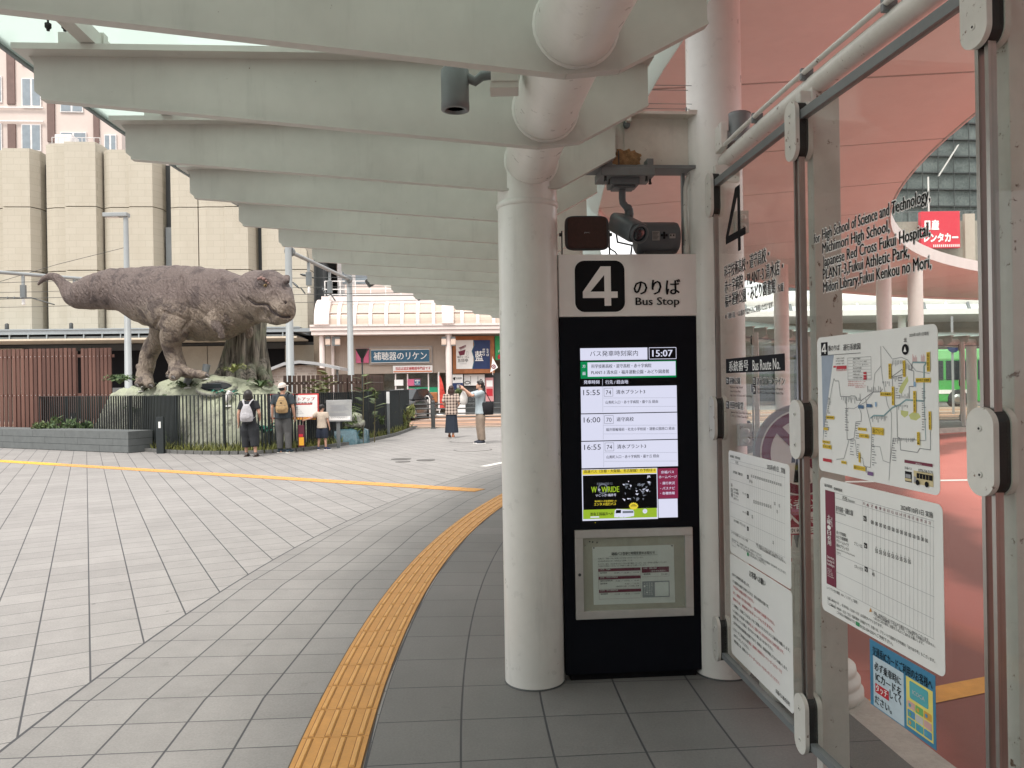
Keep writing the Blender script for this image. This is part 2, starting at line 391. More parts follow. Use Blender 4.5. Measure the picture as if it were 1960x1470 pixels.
# paving = one big sheet with the round bus lane left open, R > 21.45
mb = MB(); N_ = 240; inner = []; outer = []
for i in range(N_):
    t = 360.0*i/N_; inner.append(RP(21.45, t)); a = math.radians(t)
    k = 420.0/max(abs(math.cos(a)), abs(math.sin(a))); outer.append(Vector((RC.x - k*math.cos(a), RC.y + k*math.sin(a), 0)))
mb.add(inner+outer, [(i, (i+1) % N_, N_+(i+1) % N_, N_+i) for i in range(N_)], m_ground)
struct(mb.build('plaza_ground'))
m_kerb = M('kerb_stone', (0.50, 0.46, 0.42), 0.7, var=0.16, vs_=6, bump=0.25, grime=0.2)
mb = MB(); sector(21.28, 21.45, 0, 360, -0.16, 0.0, m_kerb, 1.5, mb)
struct(mb.build('kerb'))
def road_mat():
    m, nt, b, N, L = _nt('red_asphalt'); v = coords(nt)
    n1 = noi(nt, v, 0.5, 5); n2 = noi(nt, v, 120, 3, 0.7)
    c = mix(nt, ramp(nt, mth(nt, 'ADD', mth(nt, 'MULTIPLY', n1, 0.6), mth(nt, 'MULTIPLY', n2, 0.4)), 0.3, 0.7), (0.48, 0.145, 0.118), (0.58, 0.19, 0.158))
    st = ramp(nt, noi(nt, coords(nt, scale=(1, 0.25, 1)), 1.6, 5, 0.65), 0.58, 0.72)
    c = mix(nt, mth(nt, 'MULTIPLY', st, 0.35), c, (0.22, 0.08, 0.06))
    # shade under the roof, painted into the road colour as wheel-track bands
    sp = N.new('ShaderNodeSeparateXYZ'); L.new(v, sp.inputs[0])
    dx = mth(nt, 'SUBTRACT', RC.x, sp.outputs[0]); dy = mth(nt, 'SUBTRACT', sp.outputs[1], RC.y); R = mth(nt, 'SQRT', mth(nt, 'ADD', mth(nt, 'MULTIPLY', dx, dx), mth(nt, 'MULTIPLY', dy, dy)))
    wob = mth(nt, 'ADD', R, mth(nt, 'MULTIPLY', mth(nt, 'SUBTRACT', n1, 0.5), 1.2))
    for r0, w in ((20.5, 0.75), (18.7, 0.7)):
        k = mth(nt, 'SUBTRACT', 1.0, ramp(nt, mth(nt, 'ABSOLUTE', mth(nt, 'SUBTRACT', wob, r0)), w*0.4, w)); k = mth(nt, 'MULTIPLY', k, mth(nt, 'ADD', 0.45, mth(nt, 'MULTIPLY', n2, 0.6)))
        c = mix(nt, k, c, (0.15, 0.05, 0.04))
    L.new(c, b.inputs['Base Color']); b.inputs['Roughness'].default_value = 0.75
    bumpn(nt, b, n2, 0.3, 0.006); return m
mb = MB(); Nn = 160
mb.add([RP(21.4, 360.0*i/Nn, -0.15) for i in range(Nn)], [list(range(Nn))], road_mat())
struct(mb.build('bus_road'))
m_mark = M('white_road_paint', (0.72, 0.70, 0.67), 0.7, var=0.12, vs_=14, grime=0.3)
m_omark = M('orange_road_paint', (0.72, 0.33, 0.06), 0.7, var=0.15, vs_=10, grime=0.3)
# orange edge line, white lane line on the red bus lane
mb = MB()
p0, p1, p2, p3 = [G(*q, z=-0.146) for q in ((1640, 1343), (1925, 1287), (1925, 1318), (1700, 1364))]
mb.add([p0, p1, p2, p3], [(0, 1, 2, 3)], m_omark); struct(mb.build('orange_road_marking'))
mb = MB(); sector(19.95, 20.07, -20, -2, -0.146, -0.1455, m_omark, 1, mb); struct(mb.build('orange_edge_line'))
mb = MB(); a, b_ = G(1500, 924, -0.146), G(2100, 915, -0.146); d = (b_-a).normalized(); n = Vector((-d.y, d.x, 0))*0.09
mb.add([a-n, b_-n, b_+n, a+n], [(0, 1, 2, 3)], m_mark); struct(mb.build('white_lane_marking'))
mb = MB(); a, b_ = G(925, 893), G(1010, 876); a.z = b_.z = 0.004; d = (b_-a).normalized(); n = Vector((-d.y, d.x, 0))*0.08
mb.add([a-n, b_-n, b_+n, a+n], [(0, 1, 2, 3)], m_mark); struct(mb.build('white_ground_marking'))

# ------------------------------------------------------------------ tactile paving
m_tac = M('ochre_tactile_tile', (0.56, 0.27, 0.065), 0.6, var=0.10, vs_=7, bump=0.2, grime=0.15)
m_tacl = M('yellow_tactile_tile', (0.70, 0.42, 0.05), 0.6, var=0.10, vs_=7, bump=0.2)
m_tshade = M('bar_edge_shade', (0.27, 0.125, 0.035), 0.8, var=0.2, vs_=9)  # shading along the bar edges, put into the colour as darker strips
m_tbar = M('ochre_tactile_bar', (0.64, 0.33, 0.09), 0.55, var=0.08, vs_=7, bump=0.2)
m_joint = M('tile_joint', (0.12, 0.075, 0.04), 0.8)
def tactile(pf, L, name, mat_at):
    """pf(s, w) -> point; tiles 0.3 m with four raised bars each"""
    mb = MB(); n = int(L/0.3)
    def slab(s0, s1, w0, w1, z0, z1, m, ch=0.0):
        lo = [pf(s0, w0), pf(s1, w0), pf(s1, w1), pf(s0, w1)]
        hi = [pf(s0+ch, w0+ch), pf(s1-ch, w0+ch), pf(s1-ch, w1-ch), pf(s0+ch, w1-ch)]
        for p in lo: p.z = z0
        for p in hi: p.z = z1
        mb.add(lo+hi, [(4, 5, 6, 7), (0, 1, 5, 4), (1, 2, 6, 5), (2, 3, 7, 6), (3, 0, 4, 7)], m)
    for i in range(n):
        s = i*0.3; m = mat_at(s)
        slab(s, s+0.3, -0.158, 0.158, 0.0005, 0.002, m_joint)
        slab(s+0.002, s+0.298, -0.15, 0.15, 0.002, 0.006, m)
        for k in range(4):
            w = -0.1125 + 0.075*k
            slab(s+0.008, s+0.292, w-0.0165, w+0.0165, 0.0055, 0.0064, m_tshade)
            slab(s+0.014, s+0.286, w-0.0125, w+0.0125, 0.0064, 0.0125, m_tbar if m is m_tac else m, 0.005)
    return struct(mb.build(name))
RT = 23.87
tactile(lambda s, w: RP(RT - w, -12 + math.degrees(s/RT)), 15.5, 'tactile_path', lambda s: m_tac)
qa, qb = G(-60, 879), G(952, 941); dd = (qb-qa).normalized(); nn = Vector((-dd.y, dd.x, 0)); ly = (G(112, 889)-qa).length
tactile(lambda s, w: qa + dd*s + nn*w, (qb-qa).length - 0.3, 'crossing_tactile_path', lambda s: m_tacl if s < ly else m_tac)
# manhole covers
m_iron = M('cast_iron', (0.09, 0.085, 0.08), 0.6, var=0.2, bump=0.3)
for i, (px, py, r) in enumerate(((768, 879, .22), (771, 884, .16), (815, 881, .2), (893, 845, .45), (905, 861, .45))):
    g = G(px, py); mb = MB(); mb.lathe([(r, 0.0005), (r, 0.006), (r-0.02, 0.008)], (g.x, g.y, 0), m_iron if i < 3 else m_ground, 24)
    if i >= 3: mb.lathe([(r+0.025, 0.0005), (r+0.025, 0.003)], (g.x, g.y, 0), m_iron, 28)
    o = mb.build('manhole_cover')
    tag(o, ('round iron cover, farthest of the small dark trio in the paving', 'round iron cover, smallest and nearest of the dark trio in the paving', 'round iron cover, rightmost of the small dark trio in the paving',
            'large stone-filled round cover by the feet of the man taking a photo', 'large stone-filled round cover nearest the tactile crossing')[i], 'manhole cover', 'round covers in the plaza paving')
    o['kind'] = 'thing'

# ------------------------------------------------------------------ ring canopy: fins, tube, glass, ceiling
ZT, ZB = 2.98, 2.62                                          # fin top and its lowest bottom edge
FIN_STEP, FIN0 = 1.909, -7.84
canopy = thing('bus_stop_canopy', 'long curved pale canopy of deep cantilever fins along a white tube with glass on top', 'canopy', T(RP(22.9, 0)))
org = RP(22.9, 0)
def loc(p): return Vector(p) - org
m_pipe = m_col
mb = MB(); mb.tube([loc(RP(22.895, -36 + 1.2*i, 2.772)) for i in range(116)], 0.135, m_pipe, 28); mb.build('ring_tube', canopy)
def fin_mb():
    """local: +x towards the ring centre, y thickness, z up from 0"""
    mb = MB(); t = 0.028
    prof = [(-2.12, 2.825), (-2.09, 2.80), (-0.22, ZB+0.012), (-0.06, ZB-0.002), (0.12, ZB+0.02), (0.42, 2.80), (0.42, ZT-0.012), (-2.14, ZT-0.012), (-2.12, 2.94)]
    mb.prism([(x, -t/2, z) for x, z in prof], (0, t, 0), m_fin)
    mb.b2(-2.17, -0.085, ZT-0.012, 0.43, 0.085, ZT+0.012, m_fin)            # top flange
    low = [(-2.09, 2.798), (-0.22, ZB+0.01), (-0.06, ZB-0.004), (0.12, ZB+0.018), (0.42, 2.798)]
    for (x0, z0), (x1, z1) in zip(low, low[1:]): mb.bar((x0, 0, z0-0.003), (x1, 0, z1-0.003), 0.045, 0.012, m_fin)
    for x in (-1.93, -0.95):                                               # stubs under the glass
        mb.b2(x-0.09, -0.02, ZT+0.012, x+0.09, 0.02, ZT+0.085, m_fin)
    # welded collar round the tube
    mb.tube([(-0.025+math.cos(a)*0.136, 0, 2.772+math.sin(a)*0.136) for a in [2*math.pi*k/28 for k in range(28)]], 0.018, m_pipe, 8, closed=True)
    return mb
fin_me = None
for i in range(-14, 56):
    th = FIN0 + FIN_STEP*(i+1); p = loc(RP(22.87, th)); a = -math.radians(th)
    if fin_me is None: f = fin_mb().build('fin', canopy); fin_me = f.data
    else: f = bpy.data.objects.new('fin', fin_me); COL.objects.link(f); f.parent = canopy
    f.matrix_basis = T(p) @ RZ(a)
def frosted():
    m = bpy.data.materials.new('frosted_glass'); m.use_nodes = True; nt = m.node_tree; N = nt.nodes; L = nt.links
    N.remove(N['Principled BSDF']); t = N.new('ShaderNodeBsdfTranslucent'); t.inputs[0].default_value = (0.58, 0.635, 0.605, 1)
    d = N.new('ShaderNodeBsdfTransparent'); d.inputs[0].default_value = (0.80, 0.88, 0.855, 1)
    mx = N.new('ShaderNodeMixShader'); mx.inputs[0].default_value = 0.30
    L.new(t.outputs[0], mx.inputs[1]); L.new(d.outputs[0], mx.inputs[2]); L.new(mx.outputs[0], N['Material Output'].inputs[0]); return m
mb = MB(); mb.M = T(-org); sector(22.3, 25.18, -34, 106, ZT+0.085, ZT+0.099, frosted(), 1.909, mb); mb.build('glass_roof', canopy)
mb = MB(); mb.M = T(-org)
sector(25.165, 25.18, -34, 106, ZT+0.10, ZT+0.115, m_fin, 1.909, mb); sector(23.775, 23.825, -34, 106, ZT+0.10, ZT+0.15, m_fin, 1.909, mb)
sector(24.72, 24.78, -34, 106, ZT+0.015, ZT+0.075, m_fin, 1.909, mb)
mb.build('glazing_bar', canopy)
mb = MB(); mb.M = T(-org); sector(25.185, 25.20, -34, 106, ZT+0.075, ZT+0.105, m_gun, 1.909, mb); mb.build('edge_trim', canopy)
# bus lane roof: white soffit with dark radial joints, round opening in the middle
m_soffit = M('white_soffit', (0.88, 0.84, 0.81), 0.55, var=0.04, vs_=0.6, bump=0.02, grime=0.06)
roof = thing('bus_lane_roof', 'high white soffit over the red bus lane with thin dark joints and a round opening', 'roof', T(RP(20, 0)))
ro = RP(20, 0)
mb = MB(); mb.M = T(-ro); sector(18.45, 22.75, -60, 175, 4.34, 4.54, m_dark, 2, mb); sector(18.43, 18.45, -60, 175, 4.29, 4.55, m_white, 2, mb); sector(22.75, 22.8, -60, 175, 4.24, 4.64, m_white, 2, mb); mb.build('roof_deck', roof)
mb = MB(); mb.M = T(-ro); g = 0.055
for k in range(-10, 29):
    t0 = -0.3 + 6.1*k; sector(18.46, 22.74, t0+g, t0+6.1-g, 4.30, 4.335, m_soffit, 1.5, mb)
mb.build('soffit', roof)

# ------------------------------------------------------------------ columns
def column(R, th, h, r, label, ring=None, mat=m_col, xy=None):
    p = xy if xy is not None else RP(R, th)
    t = thing('canopy_column', label, 'column', T(p), 'white steel columns of the canopies', 'thing')
    mb = MB(); mb.lathe([(r, 0.004), (r, h)], (0, 0, 0), mat, 40)
    mb.build('shaft', t)
    mb = MB(); mb.lathe([(r+0.004, 0.0005), (r+0.003, 0.006), (r, 0.008)], (0, 0, 0), m_dark, 40); mb.build('base_joint', t)
    if ring:
        mb = MB(); mb.lathe([(r+0.001, ring-0.03), (r+0.007, ring-0.024), (r+0.007, ring-0.004), (r+0.001, ring)], (0, 0, 0), mat, 40); mb.build('weld_ring', t)
    return t
c1 = Vector((0.098, 4.155, 0)); c2 = Vector((1.135, 4.235, 0))
column(0, 0, 2.86, 0.160, 'thick white column under the canopy tube, left of the bus stop display', 2.57, xy=c1)
column(0, 0, 4.30, 0.148, 'white column right of the bus stop display, rising to the soffit', None, xy=c2)
column(0, 0, 4.30, 0.16, 'white column far across the bus lane, seen through the left glass pane', xy=Vector((6.05, 17.2, -0.15)))
column(0, 0, 4.30, 0.155, 'white column far across the bus lane, left of the red rooftop sign', xy=Vector((8.25, 17.0, -0.15)))
column(0, 0, 4.30, 0.155, 'white column far across the bus lane, below the red rooftop sign', xy=Vector((9.0, 17.1, -0.15)))
for k, th in enumerate((24, 36, 48, 60, 72, 84)):
    column(22.87, th, 2.78, 0.16, ('white tube column of the far canopy, hidden close behind the display',  'second white tube column beyond the display', 'white tube column at the far bend of the canopy', 'white tube column on the far side of the bus lane',
      'white tube column far right beyond the glass', 'last white tube column far right beyond the glass')[k])
# small fin-end plate on the column
# ------------------------------------------------------------------ beam between the two columns
bf = Fr((c1.x, c1.y), math.atan2(c2.y-c1.y, c2.x-c1.x)); BL = (c2-c1).length
beam = thing('steel_beam', 'pale painted steel beam spanning between the two columns above the display', 'beam', bf.mat(0, 0, 0), None, 'thing')
m_beam = M('beam_paint', (0.60, 0.57, 0.51), 0.5, var=0.08, vs_=4, grime=0.25, rust=0.15)
mb = MB(); mb.b2(0.14, -0.006, 2.765, BL-0.13, 0.006, 3.04, m_beam); mb.build('web', beam)
mb = MB(); mb.b2(0.14, -0.075, 3.04, BL-0.13, 0.075, 3.055, m_beam); mb.b2(BL-0.17, -0.085, 3.035, BL-0.11, 0.085, 3.06, m_beam); mb.build('top_flange', beam)
mb = MB(); mb.b2(0.14, -0.075, 2.748, BL-0.13, 0.075, 2.765, m_gun); mb.build('bottom_flange', beam)
m_rust = M('flaking_rust', (0.30, 0.18, 0.085), 0.9, var=0.5, vs_=30, bump=0.8, bs=90)
mb = MB(); pts = []
for k in range(36):
    a = 2*math.pi*k/36; r = 0.5 + 0.5*abs(mnoise.noise(Vector((math.cos(a)*1.7, math.sin(a)*1.7, 3))))*1.6
    pts.append((0.545 + math.cos(a)*0.135*r, -0.0115, 2.815 + max(-0.047, math.sin(a)*0.08*r)))
mb.prism(pts, (0, 0.005, 0), m_rust)
mb.b2(0.50, -0.013, 2.768, 0.506, -0.0075, 2.86, m_dark); mb.build('rust_patch', beam)
mb = MB(); mb.b2(0.535, -0.011, 2.86, 0.555, -0.006, 2.98, m_beam); mb.ell((0.545, -0.03, 2.995), (0.02, 0.02, 0.022), m_gun); mb.b2(0.535, -0.078, 3.0, 0.56, -0.02, 3.035, m_beam); mb.build('cable_gland', beam)
mb = MB()
for x, h in ((0.62, .05), (0.93, .03), (0.985, .15), (1.02, .13), (1.045, .15)):
    if x < BL-0.02: mb.tube([(x-0.06, -0.05, 3.055), (x-0.06, -0.05, 3.055+h)], 0.004, m_gun, 6)
for h, y in ((.05, -0.05), (.15, -0.05), (.14, -0.01), (.03, -0.03)): mb.tube([(0.5, y, 3.055+h-0.002), (0.97, y, 3.055+h-0.002)], 0.0018, m_gun, 5)
mb.build('bird_wire', beam)
# ------------------------------------------------------------------ sign-writing helpers
def zf(x0, y0, s): return lambda zx, zy: (x0+s*zx, y0+s*zy)
class Board:
    """drawing surface on an upright plane: coordinates measured in a crop of the photograph"""
    def __init__(s, fr, z, mb, y0=-0.004): s.fr = fr; s.z = z; s.mb = mb; s.y = y0; s.n = 0
    def at(s, zx, zy): return s.fr.uv(*s.z(zx, zy))
    def lay(s, k): return s.y - 0.0008*k
    def rect(s, x0, y0, x1, y1, m, k=1, yx=None):
        """x0..x1, y0 top .. y1 bottom, heights read at crop column yx (default: the middle)"""
        xm = (x0+x1)/2 if yx is None else yx
        u0 = s.at(x0, (y0+y1)/2)[0]; u1 = s.at(x1, (y0+y1)/2)[0]; z1 = s.at(xm, y0)[1]; z0 = s.at(xm, y1)[1]
        s.mb.flat(u0, z0, u1, z1, s.lay(k), m); return s
    def frame(s, x0, y0, x1, y1, m, w=0.002, k=2, yx=None):
        xm = (x0+x1)/2 if yx is None else yx
        u0 = s.at(x0, (y0+y1)/2)[0]; u1 = s.at(x1, (y0+y1)/2)[0]; z1 = s.at(xm, y0)[1]; z0 = s.at(xm, y1)[1]
        s.mb.line([(u0, z0), (u1, z0), (u1, z1), (u0, z1), (u0, z0)], w, s.lay(k), m); return s
    def line(s, pts, m, w=0.0015, k=2): s.mb.line([s.at(*p) for p in pts], w, s.lay(k), m); return s
    def poly(s, pts, m, k=2):
        q = [s.at(*p) for p in pts]; s.mb.add([(u, s.lay(k), z) for u, z in q], [list(range(len(q)))], m); return s
    def text(s, st, x0, y0, x1, y1, m, k=3, bold=0.0, yx=None, vert=False):
        xm = x0 if yx is None else yx
        u0 = s.at(x0, (y0+y1)/2)[0]; u1 = s.at(x1, (y0+y1)/2)[0]; z1 = s.at(xm, y0)[1]; z0 = s.at(xm, y1)[1]
        s.mb.text(st, u0, z0, u1, z1, s.lay(k), m, bold, vert); return s
    def four(s, x0, y0, x1, y1, m, k=3, w=0.19, yx=None):
        """the numeral 4 as two clean outlines (stem with bar, diagonal)"""
        xm = (x0+x1)/2 if yx is None else yx
        u0 = s.at(x0, (y0+y1)/2)[0]; u1 = s.at(x1, (y0+y1)/2)[0]; z1 = s.at(xm, y0)[1]; z0 = s.at(xm, y1)[1]
        W = u1-u0; H = z1-z0; y = s.lay(k); q = lambda a, b: (u0+a*W, y, z0+b*H)
        a = 0.62; b = 0.20; h = w*0.95*W/H*1.0
        s.mb.add([q(a, 0), q(a+w, 0), q(a+w, 1), q(a, 1)], [(0, 1, 2, 3)], m)
        s.mb.add([q(0, b), q(a, b), q(a, b+h), q(w*0.75, b+h)], [(0, 1, 2, 3)], m); s.mb.add([q(a+w, b), q(1, b), q(1, b+h), q(a+w, b+h)], [(0, 1, 2, 3)], m)
        s.mb.add([q(0, b), q(w*1.15, b+h), q(a, 1-w*1.15), q(a, 1), q(a-0.1, 1), q(0, b+h)], [(0, 1, 2, 3, 4, 5)], m); return s
    def cap(s, st, x0, x1, ybase, ycap, xr, m, k=3, bold=0.0):
        """Latin line: baseline and cap height read at crop column xr"""
        u0 = s.at(x0, ybase)[0]; u1 = s.at(x1, ybase)[0]; zb = s.at(xr, ybase)[1]; zc = s.at(xr, ycap)[1]
        vs_, fs, bb = glyphs(st); c0 = glyphs('H')[2]; h = c0[3]-c0[1]
        sz = (zc-zb)/h; e = bold*sz if bold >= 0.04 else 0; ex = e*0.8; s.mb.text(st, u0-ex, zb+(bb[1]-c0[1])*sz-e, u1+ex, zb+(bb[3]-c0[1])*sz+e, s.lay(k), m, bold); return s

# ------------------------------------------------------------------ bus stop display
m_navy = M('display_case', (0.006, 0.007, 0.011), 0.4, var=0.15, vs_=2, bump=0.03, spec=0.12)
m_head = M('header_panel', (0.80, 0.77, 0.75), 0.4, var=0.03, vs_=2, bump=0.02)
m_lcd = EMI('screen_white', (0.56, 0.57, 0.70), 0.62); m_lcdg = EMI('screen_green', (0.0, 0.22, 0.07), 0.5)
m_lcdy = EMI('screen_yellow', (0.75, 0.60, 0.05), 0.5); m_lcdm = EMI('screen_maroon', (0.22, 0.015, 0.06), 0.5)
m_lcdl = EMI('screen_lime', (0.33, 0.50, 0.03), 0.45); m_lcdk = EMI('screen_grey', (0.20, 0.22, 0.27), 0.4)
K = Fr((0.262, 4.115), math.radians(4.0)); KW = 0.748
kiosk = thing('bus_stop_display', 'tall dark bus stop information display with lit screen and white number 4 header', 'display', K.mat())
mb = MB(); mb.b2(0.0, 0.0, 0.035, KW, 0.17, 1.952, m_navy, 0.004); mb.build('case', kiosk)
mb = MB(); mb.b2(0.03, 0.02, 0.0, KW-0.03, 0.15, 0.034, m_black); mb.build('plinth', kiosk)
hd = MB(); hd.b2(-0.004, -0.006, 1.954, KW+0.006, 0.175, 2.288, m_head, 0.004); hd = hd.build('header_box', kiosk)
mb = MB(); B = Board(K, zf(1060, 460, .2994), mb, -0.0075)
u0, z1 = B.at(126, 127); u1, z0 = B.at(459, 462); mb.rrect(u0, z0, u1, z1, 0.056, -0.0075, -0.0066, m_wink, 8)
u0, z1 = B.at(131, 132); u1, z0 = B.at(454, 457); mb.rrect(u0, z0, u1, z1, 0.052, -0.0085, -0.0076, m_black, 8)
B.four(183, 168, 405, 420, m_head, 3, 0.19, yx=290)
B.text('のりば', 507, 252, 806, 350, m_black, 3, 0.022).cap('Bus Stop', 520, 801, 415, 367, 520, m_black, 3, 0.02)
mb.build('lettering', hd)
scr = MB(); B = Board(K, zf(1060, 460, .2994), scr, -0.001)
u0, z1 = B.at(160, 662); u1, _ = B.at(792, 662); z0 = K.uv(1200, 1001)[1]
scr.b2(u0, -0.0035, z0, u1, 0.0005, z1, m_black); scr = scr.build('screen', kiosk)
mb = MB(); B = Board(K, zf(1060, 460, .2994), mb, -0.004)
B.rect(168, 688, 597, 765, m_lcd).text('バス発車時刻案内', 230, 707, 536, 743, m_black)
B.frame(608, 686, 780, 758, m_lcd, 0.0028).text('15:07', 627, 702, 758, 744, m_lcd, 3, 0.02)
B.rect(170, 772, 781, 880, m_lcdg).rect(215, 777, 777, 868, m_lcd, 2)
B.text('方', 182, 795, 202, 815, m_lcd, 3, 0.02).text('面', 182, 842, 202, 862, m_lcd, 3, 0.02)
B.text('科学技術高校・道守高校・赤十字病院', 238, 793, 622, 818, m_black, 3, 0.015).text('PLANT-3 清水店・福井運動公園・みどり図書館', 238, 832, 735, 858, m_black, 3, 0.015)
B.text('発車時刻', 190, 895, 290, 919, m_lcd, 3, 0.02).text('行先 / 経由地', 328, 894, 474, 919, m_lcd, 3, 0.015).line([(310, 886), (310, 928)], m_lcd)
for k, (tm, no, dst, via, xe, xv) in enumerate((('15:55', '74', '清水プラント3', '山奥町入口・赤十字病院・藤ケ丘 経由', 582, 664), ('16:00', '70', '道守高校', '福井競輪場前・社北小学校前・運動公園南口 経由', 507, 766), ('16:55', '74', '清水プラント3', '山奥町入口・赤十字病院・藤ケ丘 経由', 582, 664))):
    y = 174.5*k; x = 3*k
    B.rect(172+x*.7, 932+y, 785+x, 1101+y, m_lcd)
    B.text(tm, 187+x, 957+y, 293+x, 991+y, m_black, 3, 0.0).frame(320+x, 945+y, 376+x, 997+y, m_black, 0.0014, 3).text(no, 331+x, 959+y, 365+x, 986+y, m_black)
    B.text(dst, 397+x, 956+y, xe+x, 983+y, m_black, 3, 0.012).text(via, 329+x, 1025+y, xv+x, 1046+y, m_black, 3, 0.01)
    B.line([(312+x, 936+y), (312+x, 1098+y)], m_lcdk, 0.001).line([(316+x, 1008+y), (780+x, 1006+y)], m_lcdk, 0.001).line([(316+x, 1063+y), (780+x, 1061+y)], m_lcdk, 0.001)
B = Board(K, zf(1060, 880, .3061), mb, -0.004)
B.rect(176, 55, 648, 375, m_lcd).rect(178, 58, 641, 88, m_lcdy, 2).text('高速バス（京都・大阪線、名古屋線）の予約は→', 188, 62, 634, 84, m_black, 3, 0.015)
B.rect(182, 93, 643, 306, m_black, 2).rect(182, 306, 643, 364, m_lcdl, 2)
c = B.at(305, 180)
for r, r2 in ((0.028, 0.0262), (0.0255, 0.0225), (0.0215, 0.0205)): mb.disc(c[0], c[1], r, B.lay(3), m_lcdk, 32, r2)
B.text('W', 232, 168, 268, 205, m_lcdl, 4, 0.03).text('WRIDE', 296, 168, 408, 203, m_lcdl, 4, 0.03)
q = B.at(283, 186); mb.disc(q[0], q[1], 0.0052, B.lay(4), m_lcd, 20, 0.0026)
B.text('新感覚XR周遊バス', 268, 142, 366, 158, m_lcdk, 4, 0.01).text('いこっさ! 福井号', 262, 213, 388, 230, m_lcd, 4, 0.02).text('福井駅から恐竜博物館への', 254, 253, 390, 265, m_lcdy, 4, 0.01).text('エンタメ直行バス', 250, 268, 388, 287, m_lcdy, 4, 0.02)
B.text('恐竜王国福井へ!!', 226, 329, 366, 350, m_black, 4, 0.03).text('JR', 580, 98, 604, 115, m_lcd, 4, 0.03)
B.rect(228, 353, 282, 361, m_lcd, 3)
B.poly([(376, 358), (380, 315), (392, 306), (494, 312), (500, 322), (500, 350), (440, 360)], m_lcd, 4).poly([(384, 333), (388, 313), (418, 312), (418, 332)], m_black, 5).rect(428, 318, 496, 332, m_lcdk, 5)
for wx in (405, 436, 486): q = B.at(wx, 356); mb.disc(q[0], q[1], 0.0018, B.lay(6), m_black, 12)
pts = []
for k in range(28):
    a = 2*math.pi*k/28; r = 30 if k % 2 else 25; pts.append((497+r*math.cos(a), 288+r*0.78*math.sin(a)))
B.poly(pts, m_lcdy, 5).rect(478, 285, 516, 289, m_black, 6).rect(486, 278, 508, 281, m_black, 6)
q = B.at(568, 320); mb.disc(q[0], q[1], 0.0125, B.lay(4), m_lcd, 28)
r9 = random.Random(9)
for k in range(40):
    a = (425 + r9.random()*180); b_ = 130 + r9.random()*115
    B.poly([(a, b_), (a+6+r9.random()*22, b_+r9.random()*14-7), (a+4+r9.random()*12, b_+8+r9.random()*12)], (m_lcdk, m_lcdk, m_lcd)[k % 3], 4)
for k in range(14):
    a = 530+r9.random()*66; b_ = 290+r9.random()*58
    B.line([(a, b_), (a+r9.random()*24-12, b_+r9.random()*14-7)], m_lcdk, 0.001, 5)
B.rect(650, 52, 774, 241, m_lcdm).rect(653, 243, 773, 360, m_lcd)
for st, x0, x1, y0 in (('京福バス', 668, 750, 68), ('ホームページ', 655, 767, 98), ('・運行状況', 664, 755, 137), ('・バスナビ', 664, 755, 169), ('・各種情報', 664, 755, 200)):
    B.text(st, x0, y0, x1, y0+18, m_lcd, 3, 0.01)
q = B.at(258, 392); mb.disc(q[0], q[1], 0.0022, B.lay(2), m_lcdy, 10)
mb.build('lettering', scr)
# framed notice board
nb = MB(); B = Board(K, zf(1060, 880, .3061), nb, 0)
def kr(x0, y0, x1, y1): 
    a = B.at(x0, (y0+y1)/2)[0]; b_ = B.at(x1, (y0+y1)/2)[0]; xm = (x0+x1)/2; return a, B.at(xm, y1)[1], b_, B.at(xm, y0)[1]
ox0, oz0, ox1, oz1 = kr(132, 428, 866, 982); w = 0.043
m_alu = M('aluminium_frame', (0.62, 0.60, 0.575), 0.35, metal=0.6, var=0.08)
nb.b2(ox0, -0.020, oz1-w, ox1, 0.0, oz1, m_alu, 0.003); nb.b2(ox0, -0.020, oz0, ox1, 0.0, oz0+w, m_alu, 0.003)
nb.b2(ox0, -0.0205, oz0+w, ox0+w, 0.0, oz1-w, m_alu, 0.003); nb.b2(ox1-w, -0.0205, oz0+w, ox1, 0.0, oz1-w, m_alu, 0.003)
nb = nb.build('notice_frame', kiosk)
mb = MB(); mb.b2(ox0+w, -0.004, oz0+w, ox1-w, -0.0002, oz1-w, M('beige_pinboard', (0.47, 0.43, 0.36), 0.85, bump=0.3, bs=150)); mb.build('pinboard', nb)
mb = MB(); B = Board(K, zf(1060, 880, .3061), mb, -0.005)
B.poly([(240, 545), (748, 530), (757, 890), (249, 906)], M('notice_paper', (0.78, 0.77, 0.74), 0.8, var=0.04), 0)
B.text('路線バス復便と時間変更のお知らせ', 360, 572, 630, 593, m_ink, 2, 0.015, yx=495).line([(343, 602), (648, 592)], m_ink, 0.001)
for st, y, x1 in (('平素より、京福バスをご利用いただき誠にありがとうございます。', 608, 558), ('2024年6月1日および、12月2日より減便していた', 625, 490), ('ダイヤの一部を、2025年4月1日より下記の便を復便いたします。また一部時刻の変更がございます。', 640, 706), ('ご利用のお客様につきましては お間違えの無いようお願いいたします。', 655, 578)):
    B.text(st, 275, y, x1, y+10, m_ink, 2, 0.0, yx=(275+x1)/2)
